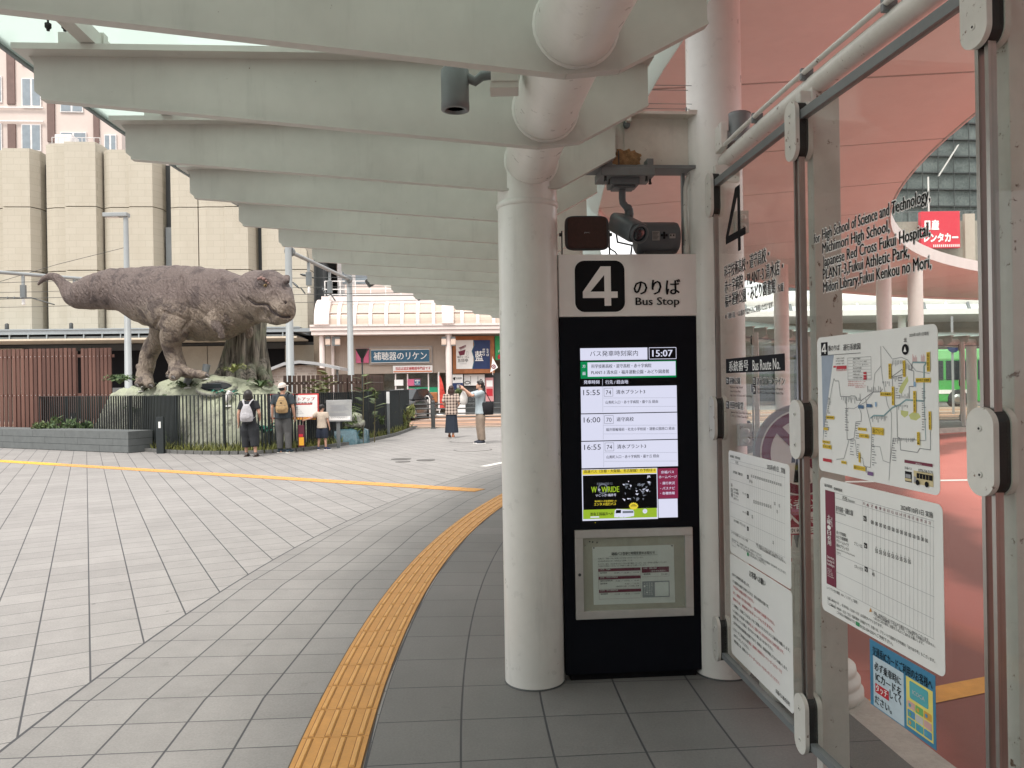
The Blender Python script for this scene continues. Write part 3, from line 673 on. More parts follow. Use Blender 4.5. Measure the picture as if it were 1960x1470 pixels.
for x0, y0, x1, y1, hh, ttl, rows in ((277, 676, 540, 722, 18, '37系統　学園線', (('福井駅発', '15:05 ／ 16:20 ／ 17:10'),)), (279, 726, 542, 803, 18, '38系統　大和田大学病院線', (('福井大学病院発', '7:20 ／ 14:42 ／ 15:45'), ('福井駅発', '9:23 ／ 11:55'), ('', '※福井駅7:30発 → 7:45発に変更'))), (282, 808, 545, 866, 18, '81系統　清水台産業団地線', (('福井駅発', '11:25 ／ 12:25 ／ 15:55'),)), (549, 668, 718, 728, 34, '15系統　運動公園線', (('福井駅発', '21:00'),))):
    B.frame(x0, y0, x1, y1, m_maroon, 0.0008, 2).rect(x0, y0, x1, y0+hh, m_maroon, 2).text(ttl, x0+8, y0+4, x0+8+8.5*len(ttl), y0+14, m_wink, 3, 0.0)
    for k, (a, b_) in enumerate(rows):
        yy = y0+hh+7+17*k
        if a: B.text(a, x0+10, yy, x0+10+11*len(a), yy+10, m_ink, 3, 0.01)
        B.text(b_, x1-12-7.2*len(b_), yy, x1-10, yy+10, m_ink, 3, 0.0)
B.text('（道守高校先回り）', 604, 688, 700, 699, m_wink, 3).rect(552, 756, 722, 857, m_greyink, 2).rect(630, 762, 716, 850, m_paper, 3)
for k, st in enumerate(('京福バスナビの', '詳細運行時刻は', '京福バスホーム', 'ページより')): B.text(st, 606-15*k, 765, 616-15*k, 845, m_wink, 3, 0.0, vert=True)
mb.build('notice', nb)
mb = MB(); B = Board(K, zf(1060, 880, .3061), mb, -0.007)
for x, y, m in ((249, 550, m_dark), (737, 536, m_dark), (223, 510, m_dark), (241, 513, m_dark), (269, 516, m_dark), (195, 536, m_steel)):
    q = B.at(x, y); pm = MB(); pm.lathe([(0.0035, 0), (0.004, 0.003), (0.002, 0.005)], (q[0], -0.005, q[1]), m, 10, axis=(0, -1, 0)); pm.build('pin', nb)
q = B.at(158, 714); mb.lathe([(0.008, 0), (0.008, 0.003), (0.004, 0.004)], (q[0], -0.0208, q[1]), m_dark, 14, axis=(0, -1, 0)); mb.build('lock', nb)
mb = MB(); mb.b2(ox0+w, -0.013, oz0+w, ox1-w, -0.0125, oz1-w, GLASS('notice_glass', gloss=0.7, dust=0.02)); mb.build('notice_window', nb)

# ------------------------------------------------------------------ loudspeaker and camera on and above the display
sp = thing('loudspeaker', 'dark square loudspeaker with brown grille on a U bracket atop the bus stop display', 'loudspeaker', K.mat(0.02, 0.03, 2.288))
def kb(px, py, dy): u, z = K.uv(px, py, dy); return u-0.02, z-2.288
(x0, z0), (x1, z1) = kb(1081, 480, 0.03), kb(1165, 413, 0.03)
m_spk = M('speaker_shell', (0.035, 0.035, 0.038), 0.4); m_gril = M('brown_grille', (0.04, 0.014, 0.010), 0.75, var=0.25, vs_=60, bump=0.4, bs=400)
mb = MB(); cx, cz, hw, hh = (x0+x1)/2, (z0+z1)/2, (x1-x0)/2, (z1-z0)/2
def rr(s, y, b): return [(cx + math.copysign(abs(math.cos(a))**(2/6.0), math.cos(a))*hw*s, y, cz + math.copysign(abs(math.sin(a))**(2/6.0), math.sin(a))*hh*s) for a in [2*math.pi*(k+0.5)/40 for k in range(40)]]
mb.rings([rr(0.62, 0.15, 0), rr(0.75, 0.10, 0), rr(0.97, 0.012, 0), rr(1.0, 0.0, 0), rr(0.97, -0.010, 0)], m_spk); mb.build('shell', sp)
gp = []
for k in range(40):
    a = 2*math.pi*(k+0.5)/40; gx = math.copysign(abs(math.cos(a))**(2/7.0), math.cos(a)); gz = math.copysign(abs(math.sin(a))**(2/7.0), math.sin(a))
    gp.append((cx + gx*hw*(0.90-0.035*(1-gz*gz)), -0.0105, cz + gz*hh*(0.93-0.06*(1-gx*gx))))
mb = MB(); mb.prism(gp, (0, -0.004, 0), m_gril); mb.build('grille', sp)
mb = MB(); mb.text('JVC', cx-0.017, cz-0.004, cx+0.016, cz+0.004, -0.0148, m_greyink, 0.02); mb.build('emblem', sp)
mb = MB(); mb.b2(x0-0.012, 0.03, 0.003, x0-0.007, 0.05, cz+0.02, m_spk); mb.b2(x1+0.007, 0.03, 0.003, x1+0.012, 0.05, cz+0.02, m_spk); mb.b2(x0-0.012, 0.03, 0.0, x1+0.012, 0.05, 0.003, m_spk)
mb.lathe([(0.010, 0), (0.010, 0.012)], (x0-0.012, 0.04, cz), m_spk, 12, axis=(-1, 0, 0)); mb.lathe([(0.010, 0), (0.010, 0.012)], (x1+0.012, 0.04, cz), m_spk, 12, axis=(1, 0, 0))
mb.build('bracket', sp)
mb = MB(); mb.tube([(x1-0.02, 0.10, cz-0.02), (x1+0.03, 0.10, 0.05), (x1+0.05, 0.09, 0.035), (x1+0.07, 0.085, 0.006), (x1+0.10, 0.08, 0.006)], 0.004, m_rubber, 7); mb.build('cable', sp)
# camera: box housing hung from the beam
cm = thing('security_camera', 'grey tilted security camera hanging from a clamp under the beam', 'camera', K.mat(0, 0, 0))
def kp(px, py, dy): u, z = K.uv(px, py, dy); return Vector((u, dy, z))
m_camb = M('camera_housing', (0.10, 0.115, 0.125), 0.42, var=0.12)
mb = MB()
for x in (1160, 1237):
    p = kp(x, 322, 0.07); mb.b2(p.x-0.018, -0.02, p.z-0.035, p.x+0.018, 0.16, p.z+0.028, m_gun, 0.003)
    mb.lathe([(0.006, 0), (0.006, -0.05), (0.009, -0.05), (0.009, -0.058)], (p.x-0.02, -0.01, p.z-0.035), m_dark, 8); mb.lathe([(0.006, 0), (0.006, -0.05), (0.009, -0.05), (0.009, -0.058)], (p.x+0.015, 0.05, p.z-0.035), m_dark, 8)
a, b_ = kp(1144, 326, 0.07), kp(1245, 345, 0.07); mb.b2(a.x, -0.03, b_.z, b_.x, 0.17, a.z-0.008, m_gun, 0.004); mb.build('clamp', cm)
a, b_ = kp(1165, 331, 0.07), kp(1219, 363, 0.07); mb = MB(); mb.b2(a.x, 0.0, b_.z+0.012, b_.x, 0.14, a.z, m_camb, 0.006); mb.b2(a.x+0.018, 0.02, b_.z, b_.x-0.018, 0.12, b_.z+0.012, m_camb, 0.004); mb.build('junction_box', cm)
mb = MB(); mb.tube([kp(1191, 360, 0.07), kp(1191, 380, 0.07), kp(1192, 388, 0.07), kp(1200, 398, 0.075), kp(1204, 408, 0.08), kp(1203, 416, 0.08)], 0.019, m_camb, 14); mb.ell(kp(1202, 399, 0.075), (0.024,)*3, m_camb); mb.lathe([(0.022, -0.02), (0.026, 0.0), (0.022, 0.03)], kp(1204, 410, 0.08), m_camb, 14); mb.build('arm', cm)
ca, cb = kp(1181, 425, 0.12), kp(1222, 447, -0.09); ax = (cb-ca).normalized(); sx = ax.cross(Vector((0, 0, 1))).normalized(); sz = sx.cross(ax)
def orng(c, w, h, n=24, pw=4.0): return [c + sx*math.copysign(abs(math.cos(a))**(2/pw), math.cos(a))*w + sz*math.copysign(abs(math.sin(a))**(2/pw), math.sin(a))*h for a in [2*math.pi*(k+.5)/n for k in range(n)]]
mb = MB(); mb.rings([orng(ca, .045, .045), orng(ca+ax*0.01, .056, .054), orng(cb-ax*0.02, .056, .054), orng(cb-ax*0.006, .050, .05)], m_camb); mb.build('housing', cm)
mb = MB(); mb.lathe([(0.044, -0.03), (0.050, 0.01), (0.050, 0.02), (0.042, 0.02), (0.040, 0.008)], cb, m_camb, 28, axis=ax); mb.build('lens_ring', cm)
mb = MB(); mb.lathe([(0.040, 0.008), (0.03, 0.013), (0.012, 0.017)], cb, M('lens_glass', (0.01, 0.012, 0.02), 0.08, spec=0.9, bump=0, var=0), 24, axis=ax); mb.build('lens', cm)
mb = MB(); mb.tube([ca - sz*0.04, ca - sz*0.10 + ax*0.05, Vector((cb.x-0.01, 0.02, 2.34)), Vector((cb.x-0.012, 0.04, 2.296))], 0.005, m_rubber, 8); mb.build('cable', cm)
# grey drum lying on the display
dr = thing('siren_drum', 'grey horizontal drum with a cross mark and labels lying atop the display', 'siren', K.mat(0.56, 0.07, 2.288))
p = kp(1258, 455, 0.07); dx = p.x-0.56; dz = p.z-2.288; hl = 0.118; rd = 0.088
m_drum = M('drum_shell', (0.085, 0.095, 0.105), 0.45, var=0.1)
mb = MB(); mb.lathe([(rd-0.018, -hl), (rd-0.004, -hl+0.008), (rd, -hl+0.022), (rd, hl-0.022), (rd-0.004, hl-0.008), (rd-0.018, hl)], (dx, 0.02, dz), m_drum, 36, axis=(1, 0, 0)); mb.build('drum', dr)
mb = MB(); mb.b2(dx-0.08, -0.03, 0.0, dx+0.08, 0.06, dz-rd+0.012, m_dark); mb.build('foot', dr)
mb = MB(); yv = 0.02-rd-0.0015
mb.b2(dx-0.045, yv-0.001, dz-0.027, dx-0.005, yv+0.004, dz+0.022, M('label_sticker', (0.28, 0.26, 0.25), 0.5)); mb.b2(dx+0.05, yv-0.001, dz-0.016, dx+0.082, yv+0.004, dz+0.008, MATS['label_sticker'])
for k in range(6): mb.b2(dx-0.042, yv-0.0025, dz+0.014-0.007*k, dx-0.01-0.004*(k % 3), yv-0.001, dz+0.0165-0.007*k, m_dark)
for sx0, sz0 in ((0.020, 0), (0.020, 0.013), (0.020, -0.013), (0.007, 0), (0.033, 0)): mb.b2(dx+sx0-0.0055, yv-0.002, dz+sz0-0.006, dx+sx0+0.0055, yv+0.006, dz+sz0+0.006, m_black)
for sx0 in (0.056, 0.072): mb.b2(dx+sx0-0.003, yv-0.0025, dz-0.005, dx+sx0+0.003, yv-0.0005, dz+0.004, m_black)
mb.build('sticker', dr)
# conduit running up beside the display and along the glass rail
cd = thing('conduit_pipe', 'thin grey conduit rising from the display top and bending along the glass rail', 'conduit', K.mat(KW-0.035, 0.06, 2.288))
def cp(px, py, dy): q = kp(px, py, dy); return q - Vector((KW-0.035, 0.06, 2.288))
mb = MB(); mb.tube([cp(1314, 486, 0.05), cp(1313, 440, 0.05), cp(1312, 400, 0.05), cp(1312, 360, 0.05), cp(1316, 340, 0.05), cp(1327, 325, 0.045), cp(1343, 314, 0.03), cp(1368, 303, -0.02)], 0.0125, m_plate, 12); mb.build('pipe', cd)
mb = MB(); mb.lathe([(0.017, 0), (0.017, 0.045)], cp(1314, 486, 0.05), m_plate, 14); mb.build('coupling', cd)
# upright on the right edge above the display (dark jamb)
jb = thing('steel_jamb', 'dark slim steel upright between the beam and the display top', 'upright', K.mat(KW-0.055, 0.05, 2.29))
mb = MB(); mb.b2(0, 0, 0, 0.016, 0.03, 0.45, m_gun); mb.build('bar', jb)

# ------------------------------------------------------------------ downlights beneath the canopy
def downlight(px, py, d, k, label):
    t = thing('downlight', label, 'downlight', P(px, py, d), 'cylinder downlights under the canopy')
    s = k
    mb = MB(); mb.lathe([(0.048*s, 0.075*s), (0.052*s, 0.07*s), (0.052*s, -0.05*s)], (0, 0, 0), m_gun, 28); mb.lathe([(0.0525*s, -0.05*s), (0.0525*s, -0.075*s), (0.038*s, -0.078*s), (0.036*s, -0.06*s)], (0, 0, 0), m_gun, 28); mb.build('can', t)
    mb = MB(); mb.lathe([(0.036*s, -0.066*s), (0.01*s, -0.066*s)], (0, 0, 0), M('lamp_lens', (0.06, 0.065, 0.07), 0.15), 20); mb.build('lens', t)
    mb = MB(); mb.tube([(0.045*s, 0, 0.045*s), (0.075*s, 0, 0.03*s), (0.10*s, 0, 0.05*s), (0.14*s, 0, 0.055*s)], 0.018*s, m_gun, 12); mb.build('swivel_arm', t)
    mb = MB(); mb.b2(0.135*s, -0.05*s, 0.01*s, 0.235*s, 0.05*s, 0.10*s, m_fin, 0.004); mb.b2(0.13*s, -0.045*s, -0.012*s, 0.236*s, 0.045*s, 0.012*s, m_fin, 0.003); mb.build('bracket_box', t)
    return t
downlight(871, 172, 2.86, 1.0, 'grey cylinder downlight nearest, beside the white tube')
downlight(893, 421, 7.0, 1.0, 'middle grey cylinder downlight left of the column')
downlight(951, 516, 13.0, 1.0, 'far small downlight against the left side of the column')
def flood(px, py, d, label):
    t = thing('floodlight', label, 'floodlight', P(px, py, d), 'black floodlights at the far fin tips')
    mb = MB(); mb.box((0, 0, 0), (0.16, 0.13, 0.12), m_dark, (0, math.radians(-32), 0.3), 0.02); mb.build('lamp_body', t)
    mb = MB(); mb.bar((0.03, 0, 0.05), (0.08, 0, 0.22), 0.03, 0.03, m_dark); mb.build('bracket', t); return t
flood(712, 538, 10.6, 'small black tilted floodlight hanging under a fin tip, left one')
flood(806, 565, 12.2, 'small black tilted floodlight hanging under a fin tip, right one')
m_wb = M('white_box', (0.7, 0.68, 0.62), 0.5)
t = thing('speaker_horn', 'small pale box lamp beside the floodlights under the fins', 'lamp', P(744, 538, 10.6)); mb = MB(); mb.lathe([(0.03, 0.10), (0.06, 0.06), (0.13, 0.02), (0.13, 0.0)], (0, 0, -0.05), m_wb, 16, axis=(0.3, -0.4, 1)); mb.build('hood', t); mb = MB(); mb.b2(-0.02, -0.02, 0.04, 0.02, 0.02, 0.2, m_wb); mb.build('stem', t)
for k, (px, py) in enumerate(((92, 51), (124, 52))):
    t = thing('drain_cap', ('left black drain plug on the pale bar above the second fin', 'right black drain plug on the pale bar above the second fin')[k], 'plug', P(px, py, 2.98), 'pair of black plugs on the canopy bar')
    mb = MB(); mb.lathe([(0.012, 0.012), (0.012, -0.004), (0.006, -0.010), (0.006, -0.016)], (0, 0, 0), m_rubber, 12); mb.build('plug', t); mb = MB(); mb.lathe([(0.004, 0.012), (0.004, 0.05)], (0, 0, 0), m_rubber, 8); mb.build('stem', t)
# spotlight on the right column
t = thing('uplight', 'grey cylinder uplight on a bracket at the right column', 'uplight', P(1411, 246, 3.95))
mb = MB(); ax = Vector((0.05, 0, 1)); mb.lathe([(0.05, -0.075), (0.055, 0.06), (0.057, 0.075), (0.05, 0.075), (0.046, 0.06)], (0.01, 0, 0.0), m_gun, 24, axis=ax); mb.lathe([(0.046, 0.062), (0.01, 0.062)], (0.01, 0, 0), m_dark, 20, axis=ax); mb.build('can', t)
mb = MB(); mb.b2(-0.09, -0.02, -0.10, -0.055, 0.10, 0.03, m_plate, 0.004); mb.lathe([(0.045, 0.0), (0.045, 0.02)], (-0.055, 0.02, -0.05), m_gun, 20, axis=(1, 0, 0)); mb.build('bracket', t)
# ------------------------------------------------------------------ curved glass screen
RG = 21.95
m_glass = GLASS('screen_glass', (0.93, 0.955, 0.94), 0.42, 0.010)
ZC = ((0.144, 0.374), (1.29, 1.52), (2.45, 2.68))
def stad(mb, cx, z0, z1, w, y0, y1, m, seg=10):
    mb.rrect(cx-w/2, z0, cx+w/2, z1, w/2*0.98, y0, y1, m, seg)
post_proto = None; pane_proto = {}
GR = 'posts of the curved glass screen'
def screen_post(th, label, wall=False):
    global post_proto
    a = -math.radians(90 + th)            # local x along the screen, local -y faces the plaza
    f = Fr(RP(RG, th), a)
    if post_proto is not None and not wall:
        t = copy_tree(post_proto); t.matrix_world = f.mat(); t['label'] = label; return t
    t = thing('screen_post', label, 'post', f.mat(), GR, 'thing')
    if not wall:
        mb = MB(); mb.b2(-0.025, 0.045, 0.0, 0.025, 0.155, 2.74, m_post, 0.004); mb.build('upright', t)
    for z0, z1 in ZC:
        mb = MB(); stad(mb, 0, z0, z1, 0.095, -0.034, -0.018, m_plate); cl = mb.build('clamp_plate', t)
        mb = MB(); stad(mb, 0, z0+0.004, z1-0.004, 0.086, -0.018, 0.018, m_rubber); mb.build('gasket', cl)
        mb = MB(); stad(mb, 0, z0, z1, 0.095, 0.018, 0.036, m_plate); mb.b2(-0.02, 0.036, z0+0.05, 0.02, 0.046, z1-0.05, m_plate); mb.build('rear_plate', cl)
        for z in (z0+0.055, z1-0.055):
            mb = MB(); mb.lathe([(0.008, 0), (0.0085, 0.002), (0.007, 0.0026)], (0, -0.034, z), m_plate, 14, axis=(0, -1, 0)); mb.lathe([(0.0035, 0), (0.0035, 0.0004)], (0, -0.0368, z), m_rubber, 8, axis=(0, -1, 0)); mb.build('screw', cl)
    if not wall: post_proto = t
    return t
def screen_pane(t0, t1, label):
    p, q = RP(RG, t0), RP(RG, t1); L = (q-p).length
    f = Fr(p, math.atan2(q.y-p.y, q.x-p.x))
    t = thing('glass_screen', label, 'glass panel', f.mat(), 'panes of the curved glass screen', 'thing')
    mb = MB(); mb.b2(0.024, -0.005, 0.20, L-0.024, 0.005, 2.60, m_glass); mb.build('pane', t)
    mb = MB(); mb.b2(0.0, -0.014, 2.60, L, 0.014, 2.635, m_gun); mb.build('top_channel', t)
    mb = MB(); mb.b2(0.0, -0.014, 0.172, L, 0.014, 0.20, m_gun); mb.build('bottom_channel', t)
    for x in (0.011, L-0.024):
        mb = MB(); mb.b2(x, -0.012, 0.20, x+0.013, 0.012, 2.60, m_steel); mb.build('side_channel', t)
    return f, L, t
TH = (-2.35, -4.97, -7.6)
screen_post(TH[1], 'pale grey flat post with three oval clamps between the two near glass panes')
screen_post(TH[2], 'rust-flecked pale post with big oval clamps at the right edge of the photo')
screen_post(TH[0], 'three oval clamps fixing the glass to the right column', wall=True)
G1, L1, _a = screen_pane(TH[0], TH[1], 'near glass pane beside the right column, carrying the numeral 4 and two white sheets')
G2, L2, _a = screen_pane(TH[1], TH[2], 'near glass pane carrying English stop names, the route map and a blue sticker')
screen_pane(TH[2], -10.22, 'nearest glass pane, mostly outside the frame at the right edge')
far_th = [30 + 4.2*k for k in range(12)]
for k, th in enumerate(far_th): screen_post(th, 'slim grey glass-screen post %s across the bus lane' % ('first', 'second', 'third', 'fourth', 'fifth', 'sixth', 'seventh', 'eighth', 'ninth', 'tenth', 'eleventh', 'twelfth')[k] + ' from the left')
for k in range(11):
    if k in (4,): continue
    screen_pane(far_th[k], far_th[k+1], 'far glass pane %s across the bus lane, counted from the left' % ('first', 'second', 'third', 'fourth', 'fifth', 'sixth', 'seventh', 'eighth', 'ninth', 'tenth', 'eleventh')[k])
# rail tube above the glass
rt = thing('rail_tube', 'pale steel tube running above the near glass screen from the right column', 'rail', T(RP(21.87, -5)), None, 'thing')
ro2 = RP(21.87, -5)
mb = MB(); mb.tube([RP(21.87, -2.2-0.8*k, 2.755) - ro2 for k in range(11)], 0.042, m_plate, 18); mb.build('tube', rt)
mb = MB(); mb.tube([RP(21.915, -2.2-0.8*k, 2.805) - ro2 for k in range(11)], 0.011, m_plate, 10); mb.build('cable_pipe', rt)
for th in (-3.6, -4.9, -6.35):
    mb = MB(); p = RP(21.90, th, 2.80) - ro2; mb.box(p, (0.05, 0.018, 0.045), m_gun, (0, 0, -math.radians(th)), 0.003); mb.build('pipe_clip', rt)
for th in TH[:2]:
    mb = MB(); p = RP(21.88, th-0.0, 2.66) - ro2; mb.M = T(p) @ RZ(-math.radians(th)); mb.b2(-0.07, -0.02, -0.03, 0.06, 0.02, 0.06, m_plate, 0.006); mb.build('bracket', rt)

# ------------------------------------------------------------------ lettering and sheets on the glass
def glass_sign(name, fr, z, label, cat, draw, y0=-0.0056):
    t = thing(name, label, cat, fr.mat(0, 0, 0))
    mb = MB(); B = Board(fr, z, mb, y0); draw(B); mb.build('lettering', t, fix=False); return t
def both(B, st, x0, y0, x1, y1, bold=0.02, yx=None, halo=0.05):
    B.text(st, x0-4, y0-4, x1+4, y1+4, m_wink, 0, halo, yx); B.text(st, x0, y0, x1, y1, m_ink, 2, bold, yx)
def d1(B):
    B.four(188, 195, 330, 660, m_ink, 2, 0.14, yx=288)
    for st, x0, y0, x1, y1 in (('科学技術高校・道守高校・', 180, 768, 497, 862), ('赤十字病院・PLANT-3 清水店・', 182, 872, 597, 966), ('福井運動公園・みどり図書館', 184, 972, 543, 1064)):
        both(B, st, x0, y0, x1, y1)
    both(B, '方面', 555, 897, 597, 957); both(B, '●「運動公園」へは5番のりばからもご利用いただけます', 187, 1106, 520, 1146, 0.01)
glass_sign('stop_name_lettering', G1, zf(1340, 300, .2721), 'black Japanese stop names under a big numeral 4 on the glass', 'lettering', d1)
def d2(B):
    B.rect(190, 100, 607, 200, m_ink, 0, yx=190).text('系統番号', 213, 116, 350, 188, m_wink, 2, 0.015).text('Bus Route No.', 380, 108, 575, 181, m_wink, 2, 0.015)
    for st, x, y0, y1 in (('70', 190, 230, 278), ('73', 380, 228, 284), ('74', 380, 288, 346), ('72', 191, 397, 447)):
        B.rect(x, y0, x+21, y1, m_ink, 0, yx=x).text(st, x+3, y0+8, x+18, y1-8, m_wink, 2, 0.01)
    both(B, '運動公園', 215, 232, 290, 278); both(B, '清水グリーンライン', 407, 231, 606, 284); both(B, '西田中宿堂', 218, 397, 313, 448)
    for st, x0, x1, yb, yc in (('Michimori High School,', 222, 312, 305, 291), ('Fukui Athletic Park,', 222, 297, 333, 319), ('High School of Science and Technology', 222, 376, 361, 347), ('Japanese Red Cross Fukui Hospital,', 415, 597, 316, 299), ('PLANT-3, Echizen Town Asahi/Ota', 415, 597, 344, 327), ('Japanese Red Cross Fukui Hospital,', 225, 370, 478, 462), ('PLANT-3, Echizen Town Asahi', 225, 350, 504, 488)):
        B.cap(st, x0, x1, yb, yc, x0, m_ink, 2, 0.012)
glass_sign('route_number_lettering', G1, zf(1340, 660, .2721), 'black bus route number bar with small route lists on the glass', 'lettering', d2)
def d3(B):
    for st, x0, x1, yb, yc in (('for', 65, 102, 203, 150), ('High School of Science and Technology,', 115, 752, 180, 119), ('Michimori High School,', 115, 512, 262, 202), ('Japanese Red Cross Fukui Hospital,', 117, 752, 340, 280), ('PLANT-3,Fukui Athletic Park,', 118, 628, 415, 355), ('Midori Library,Fukui Kenkou no Mori,', 120, 757, 490, 430)):
        B.cap(st, x0, x1, yb, yc, x0, m_wink, 0, 0.075); B.cap(st, x0, x1, yb, yc, x0, m_ink, 2, 0.018)
glass_sign('english_lettering', G2, zf(1540, 400, .3266), 'five lines of English destination names in black on the right glass', 'lettering', d3)
# --- sheets
def sheet(name, fr, z, label, tl, br, left, right, r, draw, m=None, y=-0.0066, thick=0.0012):
    t = thing(name, label, 'notice', fr.mat(0, 0, 0))
    u0 = fr.uv(*z(*left))[0]; u1 = fr.uv(*z(*right))[0]; z1 = fr.uv(*z(*tl))[1]; z0 = fr.uv(*z(*br))[1]
    mb = MB(); 
    if r > 0: mb.rrect(u0, z0, u1, z1, r, y, y+thick, m or m_paper)
    else: mb.b2(u0, y, z0, u1, y+thick, z1, m or m_paper)
    mb.build('sheet', t)
    mb = MB(); B = Board(fr, z, mb, y-0.0002); draw(B); mb.build('print', t, fix=False); return t
m_sea = M('map_sea_ink', (0.32, 0.38, 0.47), 0.5); m_teal = M('map_teal_ink', (0.20, 0.34, 0.36), 0.5); m_lgreen = M('map_green_ink', (0.55, 0.58, 0.22), 0.5); m_blue = M('map_blue_ink', (0.06, 0.14, 0.26), 0.5); m_cream = M('bus_cream_ink', (0.60, 0.50, 0.28), 0.5); m_line = M('map_line_ink', (0.20, 0.21, 0.22), 0.5); m_lline = M('table_line_ink', (0.36, 0.37, 0.38), 0.5)
def dmap(B):
    B.rect(62, 190, 116, 295, m_ink, 0, yx=89).four(70, 203, 108, 283, m_wink, 2, 0.2)
    B.text('番のりば', 122, 212, 214, 258, m_ink, 2, 0.012, yx=168).text('運行系統図', 243, 200, 382, 252, m_ink, 2, 0.012, yx=312).line([(62, 297), (386, 275)], m_ink, 0.0016)
    B.text('2024年10月1日現在', 778, 110, 936, 140, m_ink, 2, 0.01, yx=857).text('北', 732, 155, 758, 190, m_ink, 2, 0.02)
    q = B.at(745, 247); B.mb.disc(q[0], q[1], 0.0165, B.lay(2), m_ink, 24, 0.0); B.poly([(733, 266), (757, 266), (745, 222)], m_wink, 3)
    B.poly([(66, 300), (166, 292), (80, 940)], m_sea, 0)
    B.rect(188, 378, 270, 404, m_red, 1).rect(163, 379, 184, 394, m_red, 1).text('0120-634-955', 188, 404, 270, 422, m_red, 2)
    for k, y in enumerate((320, 341, 362)): B.text(('一般路線バス停留所', '乗り継ぎ停留所', '主要施設・名所')[k], 184, y-5, 252, y+6, m_ink, 2)
    B.frame(280, 310, 468, 492, m_line, 0.0012, 1)
    for k in range(7): 
        B.line([(280, 336+25*k), (468, 330+25*k)], m_line, 0.0007, 1).text(('運動公園線', '清水グリーンライン 線名', '清水グリーンライン 清水プラント3', '清水団地線', '西田中宿堂線', '京福清水線ルート', '安居地区方面線')[k], 322, 317+25*k, 322+(60, 110, 125, 70, 66, 80, 78)[k], 329+25*k, m_ink, 2)
    for y in (438, 462, 482): B.rect(408, y-10, 432, y+8, m_red, 2)
    for k, (y, x) in enumerate(((505, 425), (522, 410), (536, 425), (550, 426))): B.text('運行系統は変更になる場合があります。ご注意ください。'[:22-k], 283 if k < 3 else 340, y-5, x, y+5, m_red, 2)
    def ln(p, m=m_line, w=0.0022): B.line(p, m, w, 1)
    ln([(105, 1020), (78, 990), (88, 900), (100, 800), (138, 650), (118, 635), (138, 640), (152, 550), (168, 480), (178, 500), (206, 500), (220, 624), (296, 627), (305, 620), (340, 622), (350, 655), (392, 655), (482, 590), (545, 588), (560, 565)])
    ln([(268, 627), (274, 970), (340, 975), (352, 1100), (400, 1122), (408, 1180), (425, 1190)]); ln([(290, 972), (248, 1125), (188, 1130)])
    ln([(392, 655), (365, 700), (388, 760), (388, 825), (345, 830), (330, 960), (290, 972)])
    ln([(425, 640), (432, 720), (455, 810), (470, 880), (470, 1030), (462, 1195), (430, 1190), (430, 1240)]); ln([(470, 1020), (540, 1030), (565, 1140), (620, 1160), (645, 960), (905, 980)], m_lline)
    ln([(545, 220), (548, 380), (498, 440), (482, 590)], m_lline); ln([(562, 220), (640, 325), (712, 310), (760, 330), (830, 420), (940, 440)], m_lline); ln([(548, 380), (560, 480), (600, 690), (632, 760), (632, 900), (612, 1300)], m_lline)
    ln([(280, 718), (330, 722), (420, 670), (482, 592)], m_lline)
    ln([(463, 800), (490, 778), (570, 780), (640, 715), (700, 690), (750, 652), (895, 662)], m_teal, 0.005)
    ln([(803, 350), (918, 352), (895, 380), (895, 662)], m_teal, 0.005); ln([(803, 350), (795, 410), (770, 408), (812, 420), (812, 545), (775, 545), (775, 640)], m_line)
    ln([(630, 470), (720, 405), (725, 450), (640, 470), (640, 690), (675, 700), (680, 950), (700, 960), (706, 1055), (842, 1075), (860, 1042), (948, 1054), (945, 890)], m_line); ln([(895, 662), (910, 980)], m_teal)
    for p in ([(760, 460), (768, 500), (745, 540), (712, 605), (690, 590), (700, 545), (730, 500)], [(705, 735), (768, 745), (765, 775), (735, 795), (708, 770)], [(770, 775), (800, 752), (850, 760), (868, 790), (830, 818), (785, 808)]): B.poly(p, m_lgreen, 0)
    for st, x0, y0, x1, y1, v in (('総合病院前', 612, 360, 634, 483, 1), ('済生会病院前', 728, 335, 748, 468, 1), ('福井駅前', 920, 268, 946, 425, 1), ('福井商工会議所', 832, 476, 950, 512, 0), ('商工会議所', 545, 590, 634, 622, 0), ('市役所前', 638, 545, 658, 695, 1), ('赤十字病院', 812, 580, 834, 755, 1), ('運動公園', 936, 745, 956, 892, 1), ('免許センター', 842, 910, 864, 1015, 1), ('清水プラント3', 480, 875, 572, 932, 0), ('清水団地', 365, 876, 432, 900, 0), ('シルバー病院', 374, 925, 452, 958, 0), ('越前海岸', 108, 780, 172, 808, 0), ('大丹生', 86, 875, 123, 896, 0), ('蒲生', 78, 980, 138, 1002, 0), ('かれい崎', 80, 1012, 150, 1044, 0), ('越前町', 230, 1143, 271, 1166, 0), ('織田', 370, 1075, 384, 1155, 1), ('織田バスターミナル', 330, 1182, 425, 1218, 0)):
        B.rect(x0, y0, x1, y1, m_yel, 3); B.text(st, x0+5, y0+7, x1-5, y1-7, m_ink, 4, 0.0, vert=bool(v), yx=(x0+x1)/2)
    B.rect(366, 695, 410, 722, m_blue, 3).rect(434, 686, 477, 712, m_blue, 3).rect(442, 1230, 487, 1260, M('map_violet_ink', (0.16, 0.08, 0.22), 0.5), 3).rect(82, 1125, 152, 1150, m_red, 3).rect(503, 670, 515, 706, M('map_sky_ink', (0.25, 0.42, 0.62), 0.5), 3).rect(815, 505, 830, 545, MATS['map_sky_ink'], 3)
    for k in range(9): B.line([(806+8*k+(30 if k > 4 else 0), 345), (806+8*k+(30 if k > 4 else 0), 285+((k*13) % 30))], m_red, 0.0012)
    r7 = random.Random(7)
